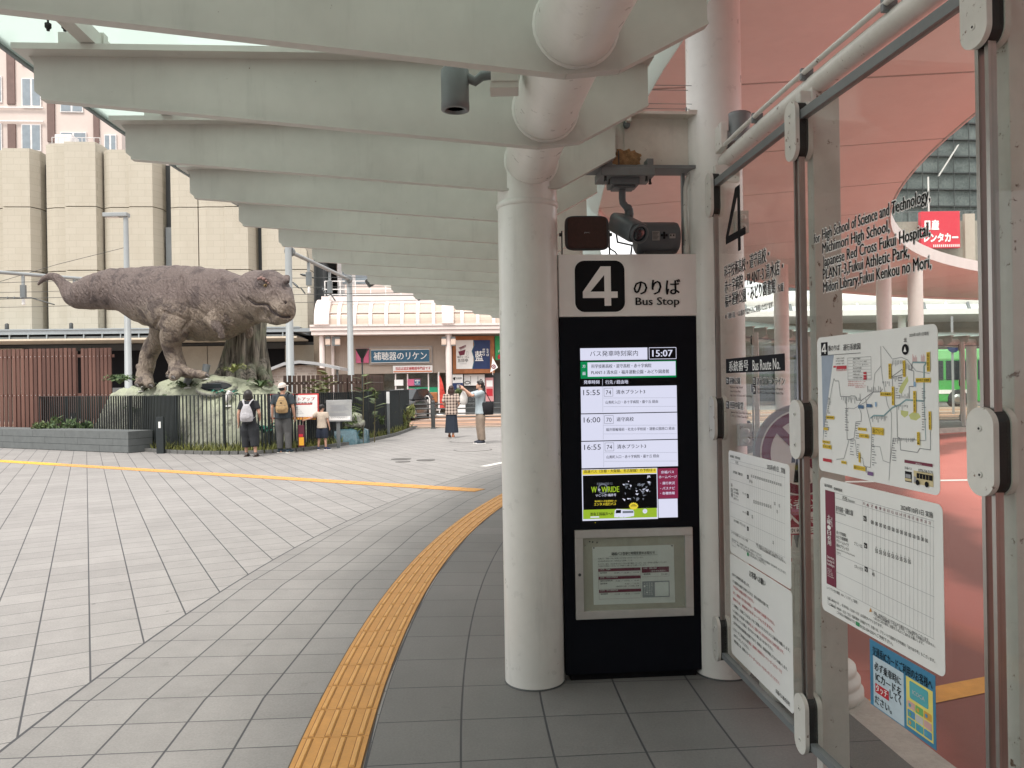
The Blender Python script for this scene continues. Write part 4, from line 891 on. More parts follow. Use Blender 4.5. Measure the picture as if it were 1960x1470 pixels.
    for x, y0, y1 in ((118, 650, 770), (95, 810, 960), (258, 720, 900), (345, 840, 960), (300, 980, 1090), (478, 930, 1180), (640, 980, 1140), (355, 1010, 1130), (880, 560, 900), (690, 470, 540), (668, 560, 640)):
        y = y0
        while y < y1:
            w = 10+r7.random()*26; B.rect(x, y, x+w, y+6, m_line, 2); y += 15+r7.random()*9
    for y, x0, x1, up in ((590, 440, 545, -1), (627, 230, 350, 1), (655, 370, 392, -1), (955, 650, 830, 1), (462, 650, 720, 1), (330, 640, 720, 1), (405, 750, 812, -1), (500, 560, 620, 1), (780, 480, 600, 1), (690, 690, 760, 1), (640, 700, 790, -1)):
        x = x0
        while x < x1:
            h = 14+r7.random()*38; B.rect(x, y-h if up < 0 else y+3, x+3.2, y if up < 0 else y+3+h, m_line, 2); x += 9+r7.random()*7
    B.rect(740, 1150, 966, 1175, m_maroon, 2, yx=853).text('お問い合わせ', 830, 1156, 880, 1171, m_wink, 3).text('京福バス', 740, 1186, 798, 1208, m_ink, 2).text('0776-54-5171', 852, 1205, 966, 1230, m_ink, 2, 0.01)
    B.rect(742, 1228, 796, 1312, m_ink, 1, yx=769).rect(748, 1250, 790, 1280, m_greyink, 2).rect(742, 1284, 796, 1304, m_cream, 2)
    B.rect(812, 1232, 970, 1338, m_cream, 1, yx=890).rect(838, 1250, 966, 1292, m_ink, 2, yx=900).rect(815, 1268, 834, 1318, m_greyink, 2)
    for k in range(4): B.rect(862+25*k, 1250+4*k, 864+25*k, 1290+4*k, m_cream, 3)
    for x, y in ((848, 1316), (922, 1332)): q = B.at(x, y); B.mb.disc(q[0], q[1], 0.0085, B.lay(4), m_ink, 18)
sheet('route_map_sheet', G2, zf(1560, 610, .2381), 'white rounded route map sheet with yellow stop tags on the right glass', (200, 134), (200, 1249), (37, 650), (1012, 760), 0.022, dmap)
def table(B, x0, x1, yt, yb, cols, rows, hd, m=m_lline):
    """yt, yb: functions giving the crop height of the table's top and bottom edge at a crop column"""
    def Y(x, f): return yt(x) + (yb(x)-yt(x))*f
    for c in cols: B.line([(c, Y(c, 0)), (c, Y(c, 1))], m, 0.0009, 1)
    for f in rows: B.line([(x0, Y(x0, f)), (x1, Y(x1, f))], m, 0.0011, 1)
def dtt(B):
    yt = lambda x: 137+(x-48)*0.286; yb = lambda x: 795+(x-62)*0.521
    B.rect(48, 137, 115, 795, m_maroon, 1, yx=82) if False else None
    q = [B.at(48, 137), B.at(116, 157), B.at(130, 828), B.at(62, 797)]; u0, u1 = q[0][0], q[1][0]; B.mb.flat(u0, q[3][1], u1, q[0][1], B.lay(1), m_maroon)
    B.text('福井駅前', 44, 96, 98, 118, m_ink, 2, 0.02, yx=60).text('発車時刻表', 110, 122, 170, 145, m_ink, 2, 0.015, yx=130)
    B.text('2024年10月1日 実施', 583, 243, 810, 283, m_ink, 2, 0.01, yx=600).text('土曜・日祝用', 66, 312, 92, 530, m_wink, 3, 0.015, vert=True, yx=80)
    for k, st in enumerate(('Saturdays,', 'Sundays &', 'holidays')): B.text(st, 66, 596+25*k, 116, 618+25*k, m_wink, 3, 0.015)
    for k in range(5): B.text(('8/13〜16', '12/29〜', '1/3 は', 'Saturday', 'timetable')[k], 68, 685+12*k, 96+4*k, 694+12*k, m_wink, 3)
    B.text('運転日', 94, 330, 102, 400, m_wink, 3, vert=True)
    cols = [116, 312, 336] + [352+29.2*k for k in range(16)] + [812]
    table(B, 116, 820, yt, yb, cols, (0, 0.055, 0.30, 0.64, 0.83, 1.0), 0)
    for k in range(16): x = 343+29.2*k; B.text(str(6+k), x, yt(x)+11, x+14, yt(x)+31, m_maroon, 2, 0.01)
    B.text('系', 317, yt(320)+8, 331, yt(320)+26, m_maroon, 2)
    B.text('行先', 172, 178, 206, 212, m_ink, 2, 0.012).text('Destination', 211, 200, 258, 218, m_ink, 2)
    B.text('道守高校・運動公園', 124, 252, 244, 290, m_ink, 2, 0.015, yx=140).text('Fukui Athletic Park', 125, 288, 195, 301, m_ink, 2)
    for k, (st, x1) in enumerate((('赤十字病院', 196), ('みどり図書館', 208), ('グリーンハイツ', 215), ('清水プラント3', 213))): B.text(st, 128, 424+30*k, x1, 449+30*k, m_ink, 2, 0.015, yx=134)
    B.text('Japanese Red Cross Fukui Hospital', 130, 546, 258, 560, m_ink, 2).text('PLANT-3', 131, 570, 160, 582, m_ink, 2)
    B.text('プラント3止', 254, 500, 312, 526, m_ink, 2, 0.0).text('Cネット行き', 257, 660, 317, 686, m_ink, 2)
    for st, y in (('70', 340), ('74', 530), ('73', 696)): x = 318+(y-340)*0.024; B.rect(x, y-18, x+22, y+18, m_ink, 1).text(st, x+3, y-10, x+19, y+10, m_wink, 3)
    sl = lambda x: (x-380)*0.335
    for k in range(14): x = 373+29.5*k; B.text('00', x, 352+sl(x), x+19, 380+sl(x), m_ink, 2, 0.006)
    for k in range(9): x = 403+29*k; B.text('55', x, 550+sl(x)*.98-8, x+19, 578+sl(x)*.98-8, m_ink, 2, 0.006); B.text('N', x+5, 536+sl(x)*.98-8, x+11, 546+sl(x)*.98-8, m_ink, 2)
    B.text('40', 381, 714, 398, 742, m_ink, 2, 0.006).text('N', 386, 700, 392, 710, m_ink, 2).text('N', 728, 455, 735, 465, m_ink, 2)
    for st, x0, y0, x1, h in (('L＝リフト付き車両　N＝ノンステップ車両', 62, 812, 275, 22), ('お盆（8/13〜16）、年末年始（12/29〜1/3）は日祝ダイヤとなります。', 66, 884, 452, 22), ('年始中・元日／欠日／臨時運休（水曜ダイヤ）方面へは、プラント3で接続する予約制の「ほやほや号」もございます。', 132, 958, 820, 22), ('ご利用の1時間前までに', 132, 988, 262, 20), ('0120-234-255へご予約下さい。', 298, 1082, 526, 26), ('・道路、気象状況により予定どおり運行できない場合もございます。', 384, 985, 782, 20), ('・バス車内は高額紙幣（二千円、五千円、一万円札）の両替はできません。', 388, 1004, 824, 20), ('・あらかじめ小銭をご用意下さるようご協力をお願いします。', 390, 1026, 742, 20)):
        B.text(st, x0, y0, x1, y0+h, m_ink, 2, 0.006, yx=x0)
    B.frame(70, 918, 124, 956, m_ink, 0.0012, 2).text('ご案内', 78, 930, 118, 950, m_ink, 2).rect(266, 1068, 293, 1096, M('free_dial_green', (0.05, 0.28, 0.12), 0.5), 2)
    B.poly([(360, 996), (380, 996), (370, 966)], M('warn_amber', (0.55, 0.28, 0.08), 0.5), 2)
sheet('weekend_timetable_sheet', G2, zf(1570, 900, .272), 'white timetable sheet with maroon side bar under the route map', (150, 77), (150, 1046), (17, 500), (884, 800), 0.022, dtt)
def dic(B):
    k = B
    B.text('交通系ICカードご利用のお客様へ', 337, 885, 622, 930, m_ink, 2, 0.015, yx=340)
    q0, q1 = B.at(338, 930), B.at(488, 1250); z0 = B.at(338, 1165)[1]; B.mb.flat(q0[0], z0, q1[0], q0[1], B.lay(0), M('pale_blue_ink', (0.50, 0.60, 0.66), 0.5))
    for st, x0, y0, x1, h in (('必ず乗車時に', 346, 958, 474, 40), ('ICカードを', 352, 1010, 474, 40), ('してく', 420, 1092, 474, 42), ('ださい。', 348, 1118, 428, 38)): B.text(st, x0, y0, x1, y0+h, m_ink, 2, 0.015, yx=x0)
    B.rect(350, 1062, 414, 1105, m_red, 1, yx=350).text('タッチ', 355, 1066, 410, 1100, m_wink, 3, 0.02, yx=355)
    u0, z1 = B.at(496, 1028); u1 = B.at(624, 1100)[0]; z0 = B.at(496, 1262)[1]; B.mb.flat(u0, z0, u1, z1, B.lay(0), M('card_yellow', (0.72, 0.62, 0.16), 0.5)); W = u1-u0; H = z1-z0
    cc = [M('card_teal', (0.08, 0.36, 0.40), 0.5), M('card_green', (0.16, 0.42, 0.14), 0.5), M('card_orange', (0.62, 0.34, 0.06), 0.5), M('card_grey', (0.5, 0.5, 0.5), 0.5), M('card_blue', (0.08, 0.28, 0.48), 0.5), M('card_pink', (0.6, 0.38, 0.36), 0.5)]
    B.mb.rrect(u0+0.14*W, z0+0.60*H, u0+0.84*W, z0+0.95*H, 0.006, B.lay(1), B.lay(0), cc[0]); B.mb.text('ICOCA', u0+.26*W, z0+.72*H, u0+.72*W, z0+.80*H, B.lay(2), cc[3], 0.01)
    for r in range(3):
        for c in range(3):
            x = u0+W*(0.05+0.31*c); z = z0+H*(0.39-0.175*r); B.mb.rrect(x, z, x+0.28*W, z+0.145*H, 0.003, B.lay(1), B.lay(0), cc[(5, 1, 2, 4, 3, 5, 0, 0, 4)[r*3+c]]); B.mb.disc(x+0.1*W, z+0.07*H, 0.006, B.lay(2), cc[(r+2*c) % 6], 12)
sheet('card_sticker', G2, zf(1540, 880, .4015), 'blue sticker about touching IC cards, below the weekend timetable', (322, 852), (322, 1158), (324, 1000), (638, 1200), 0, dic, M('sticker_blue', (0.045, 0.21, 0.36), 0.45), -0.0085)
def dA(B):
    yt = lambda x: 82+(x-30)*0.26; yb = lambda x: 478+(x-40)*0.50
    table(B, 30, 335, yt, yb, [30, 123, 134] + [140+11.8*k for k in range(16)] + [332], (0, 0.05, 0.28, 0.60, 0.80, 1.0), 0)
    B.text('福井駅前　発車時刻表', 30, 58, 86, 72, m_ink, 2, 0.02).text('2025年4月1日　実施', 235, 108, 335, 138, m_ink, 2, 0.01, yx=238).text('行先', 60, 92, 76, 108, m_ink, 2)
    B.text('道守高校・運動公園', 47, 145, 98, 160, m_ink, 2, 0.015).text('平日用', 36, 215, 44, 292, m_ink, 2, 0.02, vert=True)
    for k, st in enumerate(('赤十字病院', 'みどり図書館', 'グリーンハイツ', '清水プラント3')): B.text(st, 50, 240+17*k, 74+3*(k % 2), 253+17*k, m_ink, 2, 0.015)
    B.text('赤十字病院・プラント3止', 51, 412, 115, 427, m_ink, 2, 0.012).text('プラント3止', 98, 262, 121, 275, m_ink, 2).text('Cネット行き', 100, 366, 122, 378, m_ink, 2)
    for st, y in (('70', 180), ('74', 285), ('73', 380), ('74', 465)): B.rect(123, y-10, 132, y+12, m_ink, 1).text(st, 124.5, y-6, 130.5, y+7, m_wink, 3)
    sl = lambda x: (x-150)*0.30
    for k in range(15): x = 146+11.6*k; B.text('00', x, 168+sl(x), x+7, 184+sl(x), m_ink, 2)
    for x, y in ((137, 195), (147, 200)): B.text('30', x, y, x+7, y+15, m_ink, 2)
    for k in range(9): x = 159+11.6*k; B.text('55', x, 305+sl(x), x+7, 322+sl(x), m_ink, 2)
    for x, y in ((274, 318), (300, 330), (288, 362), (150, 390), (266, 532)): B.text('55', x, y, x+7, y+17, m_ink, 2)
    for st, x0, y0, x1, h in (('L＝リフト付き車両　N＝ノンステップ車両', 38, 478, 128, 14), ('お盆（8/13〜16）、年末年始（12/29〜1/3）は日祝ダイヤとなります。', 40, 516, 205, 13), ('年始中・元日／欠日／臨時運休 方面へは、プラント3で接続する予約制の「ほやほや号」もございます。', 68, 548, 338, 13), ('・道路、気象状況により予定どおり運行できない場合もございます。', 172, 543, 325, 13), ('・バス車内は高額紙幣の両替はできません。', 174, 556, 338, 13), ('0120-234-255へご予約下さい。', 138, 602, 228, 14)):
        B.text(st, x0, y0, x1, y0+h, m_ink, 2, 0.005, yx=x0)
    B.frame(41, 540, 63, 562, m_ink, 0.001, 2).rect(124, 598, 134, 616, MATS['free_dial_green'], 2)
sheet('weekday_timetable_sheet', G1, zf(1390, 850, .3472), 'white weekday timetable sheet high on the left glass pane', (60, 42), (60, 613), (24, 300), (362, 420), 0.02, dA)
def dB(B):
    B.text('お客様へお願い', 138, 694, 226, 730, m_ink, 2, 0.02, yx=140)
    rows = (('・車内では移動禁止願い致します。', 40, 705, 138, 0), ('・バス乗車中は座席でお待ちいただき、車内の移動は可能です。', 42, 742, 243, 0), ('千円以外の両替は両替できません。', 48, 775, 162, 1), ('また、乗車券・釣り銭の両替は、一部の車両では両替できません。', 48, 808, 276, 1), ('車内では、乗車前でのチャージもできません。', 48, 842, 272, 1), ('・ご精算は、1名様ごとにICカードをご用意いただきますようご協力をお願いします。', 44, 873, 360, 0), ('・バス停からの車道への飛び出しは、危険であり 必ず必ずはなれてお待ち願います。', 44, 905, 326, 2), ('車道で待っている際は、手すりやつり革におつかまり下さい。', 48, 938, 268, 0), ('・走行中の車内の席移動は危険ですので、降車は、車両が停車してからお願いします。', 46, 970, 346, 0), ('・ICカードご利用のお客様は、乗車時と降車時のカードリーダーにICカードを', 46, 1005, 314, 2), ('必ずタッチしてください。', 52, 1042, 136, 0), ('精算機には、複数のカードリーダーにICカードをタッチしてください。', 54, 1075, 302, 2))
    for st, x0, y0, x1, c in rows:
        if c == 2:
            n = len(st)//3; xs = x0+(x1-x0)*n/len(st); sl = 0.62 if False else 0
            B.text(st[:n], x0, y0, xs, y0+17, m_ink, 2, 0.012, yx=x0); B.text(st[n:], xs+1, y0, x1, y0+17, m_red, 2, 0.012, yx=x0)
        else: B.text(st, x0, y0, x1, y0+17, m_red if c == 1 else m_ink, 2, 0.012, yx=x0)
    B.text('京福バス株式会社', 284, 1348, 362, 1372, m_ink, 2, 0.02, yx=286)
sheet('request_notice_sheet', G1, zf(1390, 850, .3472), 'white notice sheet with red and black lines, lowest on the left glass pane', (80, 632), (80, 1193), (33, 900), (376, 1050), 0.02, dB, y=-0.0075)

# ------------------------------------------------------------------ no-entry stand behind the glass
g = G(1527, 1335); st_fr = Fr((1.50, 3.93), math.radians(6))
sd = thing('no_entry_stand', 'round no-pedestrian sign on a white ribbed plastic stand behind the left glass', 'sign stand', st_fr.mat())
m_plas = M('white_plastic', (0.58, 0.56, 0.52), 0.45, var=0.08, grime=0.3)
mb = MB(); prof = [(0.235, 0.0), (0.25, 0.02), (0.25, 0.05), (0.232, 0.062), (0.236, 0.08), (0.236, 0.105), (0.215, 0.118), (0.218, 0.135), (0.215, 0.16), (0.19, 0.175), (0.17, 0.20), (0.12, 0.225), (0.10, 0.25)]
mb.lathe(prof, (0, 0, 0), m_plas, 36); mb.build('weighted_base', sd)
mb = MB(); mb.lathe([(0.10, 0.25), (0.105, 0.27), (0.098, 0.28), (0.105, 0.30), (0.098, 0.31), (0.085, 0.33), (0.078, 0.68), (0.09, 0.69), (0.09, 0.70), (0.08, 0.71), (0.09, 0.72), (0.09, 0.73), (0.08, 0.74), (0.075, 0.80)], (0, 0, 0), m_plas, 28)
for k in range(12):
    a = 2*math.pi*k/12; mb.tube([(0.083*math.cos(a), 0.083*math.sin(a), 0.36), (0.079*math.cos(a), 0.079*math.sin(a), 0.66)], 0.008, m_plas, 6)
mb.build('ribbed_post', sd)
def sq(px, py, dy=-0.05): return st_fr.uv(px, py, dy)
cx, cz = sq(1533, 866); r = 0.245
mb = MB(); mb.lathe([(r, 0), (r, 0.02)], (cx, -0.035, cz), M('sign_back_grey', (0.30, 0.31, 0.32), 0.4), 40, axis=(0, -1, 0)); mb.b2(cx-0.02, -0.034, 0.75, cx+0.02, 0.0, cz+0.1, m_gun); ds = mb.build('round_sign', sd)
mb = MB(); y = -0.0565
mb.disc(cx, cz, r-0.028, y, m_paper, 40); mb.disc(cx, cz, r-0.036, y-0.001, m_maroon, 40, r-0.082)
a = math.radians(-45); 
q = r-0.06; mb.line([(cx-q*0.72, cz+q*0.72), (cx+q*0.72, cz-q*0.72)], 0.042, y-0.002, m_maroon)
mb.disc(cx, cz+0.085, 0.026, y-0.0005, m_ink, 18)
def pl(pts): mb.add([(cx+x, y-0.0006, cz+z) for x, z in pts], [list(range(len(pts)))], m_ink)
pl([(-0.045, 0.052), (0.045, 0.052), (0.05, -0.04), (0.035, -0.04), (0.03, 0.02), (0.03, -0.03), (-0.03, -0.03), (-0.03, 0.02), (-0.035, -0.05), (-0.055, -0.05)]); pl([(-0.03, -0.031), (0.0, -0.031), (-0.012, -0.15), (-0.045, -0.15)]); pl([(0.001, -0.031), (0.03, -0.031), (0.045, -0.15), (0.012, -0.15)])
mb.build('pictogram', ds, fix=False)
a0, a1 = sq(1460, 1026, -0.06), sq(1600, 946, -0.06)
m_redb = M('placard_red', (0.33, 0.02, 0.05), 0.45)
mb = MB(); mb.b2(a0[0], -0.065, a0[1], a1[0], -0.055, a1[1], m_redb); pk = mb.build('placard', sd)
mb = MB(); W = a1[0]-a0[0]; H = a1[1]-a0[1]
mb.text('関係者以外', a0[0]+0.06*W, a0[1]+0.66*H, a1[0]-0.06*W, a0[1]+0.92*H, -0.067, m_wink, 0.01); mb.text('立入禁止', a0[0]+0.06*W, a0[1]+0.26*H, a1[0]-0.06*W, a0[1]+0.58*H, -0.067, m_wink, 0.03)
mb.flat(a0[0]+0.32*W, a0[1]+0.04*H, a0[0]+0.74*W, a0[1]+0.2*H, -0.0665, m_wink); mb.text('京福バス', a0[0]+0.35*W, a0[1]+0.07*H, a0[0]+0.71*W, a0[1]+0.17*H, -0.0672, m_ink, 0.01); mb.build('lettering', pk, fix=False)
# small wall boxes on the right column, seen through the glass
for k, (z, lab) in enumerate(((2.44, 'upper small grey switch box on the right column behind the glass'), (1.31, 'lower small grey switch box on the right column behind the glass'))):
    t = thing('switch_box', lab, 'switch box', T((1.20, 4.075, z)), 'switch boxes on the right column'); mb = MB(); mb.b2(0, 0, -0.06, 0.07, 0.04, 0.06, m_plate, 0.004); mb.build('box', t); mb = MB()
    for zz in (-0.03, 0.02): mb.lathe([(0.018, 0), (0.018, 0.012), (0.01, 0.018)], (0.035, 0, zz), m_plate, 14, axis=(0, -1, 0))
    mb.build('button', t)
# ------------------------------------------------------------------ dinosaur enclosure
def spline(pts, n=6):
    """Catmull-Rom through tuples of any length"""
    out = []
    for i in range(len(pts)-1):
        p0, p1, p2, p3 = pts[max(i-1, 0)], pts[i], pts[i+1], pts[min(i+2, len(pts)-1)]
        for k in range(n):
            t = k/n; out.append(tuple(0.5*((2*b)+(c-a)*t+(2*a-5*b+4*c-d)*t*t+(3*b-a-3*c+d)*t**3) for a, b, c, d in zip(p0, p1, p2, p3)))
    out.append(tuple(pts[-1])); return out
def skin_mat():
    m, nt, b, N, L = _nt('dinosaur_hide'); v = coords(nt)
    sp = N.new('ShaderNodeSeparateXYZ'); L.new(v, sp.inputs[0])
    n1 = noi(nt, v, 2.2, 6, 0.65); n2 = noi(nt, v, 11, 5, 0.6)
    belly = ramp(nt, mth(nt, 'ADD', sp.outputs[2], mth(nt, 'MULTIPLY', n1, -0.55)), 1.25, 1.95)
    c = mix(nt, belly, (0.225, 0.18, 0.14), (0.127, 0.095, 0.085))
    c = mix(nt, mth(nt, 'MULTIPLY', ramp(nt, n1, 0.50, 0.62), 0.75), c, (0.05, 0.034, 0.033))
    c = mix(nt, mth(nt, 'MULTIPLY', ramp(nt, n2, 0.55, 0.75), 0.35), c, (0.22, 0.165, 0.145))
    # creases: stretched cells running down the flanks
    vc = coords(nt, scale=(10, 10, 3.6), rot=(0, 0.35, 0)); vo = N.new('ShaderNodeTexVoronoi'); vo.feature = 'DISTANCE_TO_EDGE'; vo.inputs['Scale'].default_value = 1.5
    wv = N.new('ShaderNodeVectorMath'); wv.operation = 'MULTIPLY_ADD'; wv.inputs[1].default_value = (3.0, 3.0, 3.0); nz = N.new('ShaderNodeTexNoise'); nz.inputs['Scale'].default_value = 1.6; L.new(v, nz.inputs['Vector'])
    L.new(nz.outputs['Color'], wv.inputs[0]); L.new(vc, wv.inputs[2]); L.new(wv.outputs[0], vo.inputs['Vector'])
    cr = mth(nt, 'SUBTRACT', 1.0, ramp(nt, vo.outputs['Distance'], 0.0, 0.10))
    wa = N.new('ShaderNodeTexWave'); wa.inputs['Scale'].default_value = 2.6; wa.inputs['Distortion'].default_value = 9; wa.inputs['Detail'].default_value = 4; wa.inputs['Detail Scale'].default_value = 1.6; L.new(coords(nt, rot=(0, 0.5, 0)), wa.inputs['Vector'])
    c = mix(nt, mth(nt, 'MULTIPLY', cr, 0.30), c, (0.05, 0.038, 0.035))
    for q, r in ((EYE_A, 0.30), (EYE_B, 0.2)):
        dn = N.new('ShaderNodeVectorMath'); dn.operation = 'DISTANCE'; L.new(v, dn.inputs[0]); dn.inputs[1].default_value = q
        c = mix(nt, mth(nt, 'MULTIPLY', mth(nt, 'SUBTRACT', 1.0, ramp(nt, dn.outputs['Value'], r*0.3, r)), 0.75), c, (0.03, 0.024, 0.024))
    L.new(c, b.inputs['Base Color']); b.inputs['Roughness'].default_value = 0.72
    h = mth(nt, 'ADD', mth(nt, 'MULTIPLY', wa.outputs['Fac'], 0.9), mth(nt, 'ADD', mth(nt, 'MULTIPLY', cr, -0.5), mth(nt, 'MULTIPLY', noi(nt, v, 40, 4), 0.35)))
    bumpn(nt, b, h, 0.55, 0.05); return m
D0 = 21.2; SC = D0/F
dino_o = P(340, 722, D0)
EYE_A, EYE_B = [P(a, b_, D0+dd) - dino_o for a, b_, dd in ((508, 547, -1.6), (549, 546, -1.55))]
m_hide = skin_mat()
dino = thing('dinosaur_statue', 'huge brown tyrannosaur statue standing on a mossy rock mound behind the fence', 'dinosaur statue', T(dino_o))
def DP(px, py, dd=0.0): return P(px, py, D0+dd) - dino_o
def Z2(zx, zy): return zx*.3367, 480+zy*.3367
mb = MB()
def body_rings(sp_, m, n=28):
    """spine rows (px, py, half height px, half width px, depth offset m)"""
    pts = spline(sp_, 5); rs = []
    for i, (px, py, hh, hw, dd) in enumerate(pts):
        a = pts[max(i-1, 0)]; b_ = pts[min(i+1, len(pts)-1)]
        t = (DP(b_[0], b_[1], b_[4]) - DP(a[0], a[1], a[4])).normalized()
        x = t.cross(Vector((0, 0, 1))).normalized(); z = x.cross(t).normalized(); c = DP(px, py, dd)
        rs.append([c + x*math.cos(q)*hw*SC + z*math.sin(q)*hh*SC*(1.0 if math.sin(q) > 0 else 1.0) for q in [2*math.pi*j/n for j in range(n)]])
    mb.rings(rs, m)
body_rings([(72, 546, 2, 2, 1.1), (85, 533, 6, 5, 1.05), (103, 530, 9, 8, 1.0), (120, 544, 12, 11, .95), (133, 560, 18, 15, .9), (148, 566, 26, 22, .85), (170, 561, 33, 28, .75), (203, 555, 39, 34, .6), (236, 554, 43, 38, .45), (269, 563, 54, 46, .3), (303, 569, 61, 55, .15), (337, 575, 68, 62, .05), (370, 581, 71, 64, -.05), (404, 584, 69, 62, -.2), (432, 582, 66, 56, -.35), (449, 580, 57, 50, -.45), (464, 578, 50, 42, -.55), (482, 574, 46, 36, -.7), (498, 565, 38, 30, -.85)], m_hide)
# skull: neck end -> snout, turning towards the viewer
body_rings([(474, 574, 44, 34, -.55), (488, 568, 48, 38, -.8), (504, 567, 47, 40, -1.05), (518, 567, 46, 38, -1.28), (528, 573, 41, 31, -1.5), (537, 583, 34, 25, -1.7), (544, 591, 28, 20, -1.86), (549, 597, 22, 17, -1.97), (552, 600, 14, 11, -2.04)], m_hide)
# lower jaw mass, brow ridges, cheek
def blob(px, py, dd, r, rot=None): mb.ell(DP(px, py, dd), r, m_hide, rot, 16, 12)
mb.tube([DP(490, 598, -1.0), DP(510, 604, -1.3), DP(530, 610, -1.6), DP(545, 612, -1.85), DP(551, 611, -1.95)], [0.22, 0.20, 0.17, 0.12, 0.08], m_hide, 14)
mb.tube([DP(493, 530, -1.42), DP(502, 528, -1.55), DP(511, 536, -1.68), DP(521, 548, -1.80), DP(538, 562, -1.98)], [0.06, 0.10, 0.10, 0.075, 0.05], m_hide, 10)
mb.tube([DP(545, 532, -1.35), DP(549.5, 531, -1.45), DP(549, 540, -1.6), DP(545, 550, -1.75)], [0.07, 0.09, 0.08, 0.05], m_hide, 10)
mb.tube([DP(538, 535, -1.3), DP(540, 548, -1.55), DP(543, 562, -1.75)], [0.16, 0.15, 0.12], m_hide, 12)
blob(484, 582, -1.25, (.2, .15, .2)); blob(500, 566, -1.5, (.22, .12, .12), (0, .3, 0)); blob(549, 590, -2.0, (0.10, 0.12, 0.16))
for k in range(7): blob(493+4.2*k, 529+abs(k-1.6)*2.4, -1.50-.05*k, (0.04, 0.04, 0.035))
# legs: (px, py, radius px, depth)
def leg(rows):
    pts = spline(rows, 5); mb.tube([DP(a, b_, d) for a, b_, r, d in pts], [r*SC for a, b_, r, d in pts], m_hide, 16)
leg([(322, 575, 52, -.35), (330, 598, 42, -.65), (335, 616, 32, -.8), (335, 632, 26, -.82), (328, 648, 20.5, -.72), (328, 664, 18, -.62), (333, 680, 16.5, -.58), (339, 694, 15.5, -.6), (341, 706, 17, -.66), (341, 716, 18, -.7)])
leg([(322, 590, 44, .4), (312, 625, 26, .5), (303, 648, 19, .5), (293, 664, 18, .55), (284, 684, 16.5, .6), (280, 702, 15.5, .55), (276, 718, 16, .5), (277, 732, 17, .45)])
def toe(rows):
    pts = spline(rows, 4); mb.tube([DP(a, b_, d) for a, b_, r, d in pts], [r*SC for a, b_, r, d in pts], m_hide, 12)
toe([(343, 708, 13, -.7), (358, 712, 10, -.95), (376, 716, 8.5, -1.1), (390, 718, 7.5, -1.2), (397, 719, 4, -1.25)]); toe([(340, 708, 13, -.8), (338, 715, 11, -1.2), (334, 720, 9, -1.5), (330, 722, 7, -1.65)]); toe([(345, 708, 12, -.6), (360, 716, 9, -.55), (372, 719, 7, -.5)]); toe([(336, 706, 11, -.6), (326, 714, 8, -.55), (320, 719, 6, -.6)])
toe([(277, 722, 12, .4), (284, 732, 10, .1), (289, 738, 8, -.1)]); toe([(276, 722, 11, .4), (268, 732, 9, .2), (262, 737, 7, .1)]); toe([(270, 708, 8, .6), (266, 702, 7, .6), (264, 696, 5, .6)])
# short arms
toe([(404, 608, 17, -1.0), (412, 622, 11, -1.12), (421, 630, 8, -1.2), (424, 639, 6, -1.22), (421, 647, 3.5, -1.2)]); toe([(423, 636, 5, -1.22), (428, 644, 3.5, -1.25), (427, 650, 2, -1.25)])
toe([(462, 618, 16, .0), (471, 628, 10, -.15), (477, 636, 8, -.2), (476, 643, 6, -.25), (470, 646, 3.5, -.25)])
# thigh and flank masses
blob(352, 590, -.78, (0.42, 0.22, 0.50), (0, 0.3, 0)); blob(326, 600, -.70, (.42, .28, .52)); blob(390, 592, -.72, (0.55, 0.25, 0.6)); blob(430, 600, -.75, (0.5, 0.3, 0.5)); blob(455, 565, -.85, (.4, .2, .45))
dbody = voxel(mb, 'body', 0.032, 5, dino)
# press the mouth line, eye sockets and nostrils in, add folds
mouth = [DP(*q) for q in ((492, 573, -1.50), (503, 578, -1.62), (515, 580, -1.78), (523, 590, -1.9), (531, 594, -2.0), (541, 598, -2.05), (551, 597, -2.05), (556, 593, -1.95))]
mseg = [DP(*q) - DP(0, 0, 0) + DP(0, 0, 0) for q in ()]
def seg_d(p, poly):
    """distance in the side view (x, z)"""
    best = 9
    for a, b_ in zip(poly, poly[1:]):
        ax, az, bx, bz = a.x, a.z, b_.x, b_.z; dx, dz = bx-ax, bz-az; t = max(0, min(1, ((p.x-ax)*dx+(p.z-az)*dz)/(dx*dx+dz*dz+1e-9)))
        best = min(best, math.hypot(p.x-ax-dx*t, p.z-az-dz*t))
    return best
m2 = DP(492, 573, -1.3); me = dbody.data
xs0 = DP(486, 600).x; yfr = DP(500, 580, -0.75).y; eyeP = DP(509, 547, -1.5); nosP = DP(549, 578, -1.9); sock2 = DP(551, 545, -1.5)
MOUTH = ((475, 573), (483, 579), (490.5, 582.5), (504, 582.5), (512.6, 584.5), (519, 594), (529.6, 602), (543, 607.2), (556, 606.5))
mline = [DP(a, b_, -1.2) for a, b_ in MOUTH]
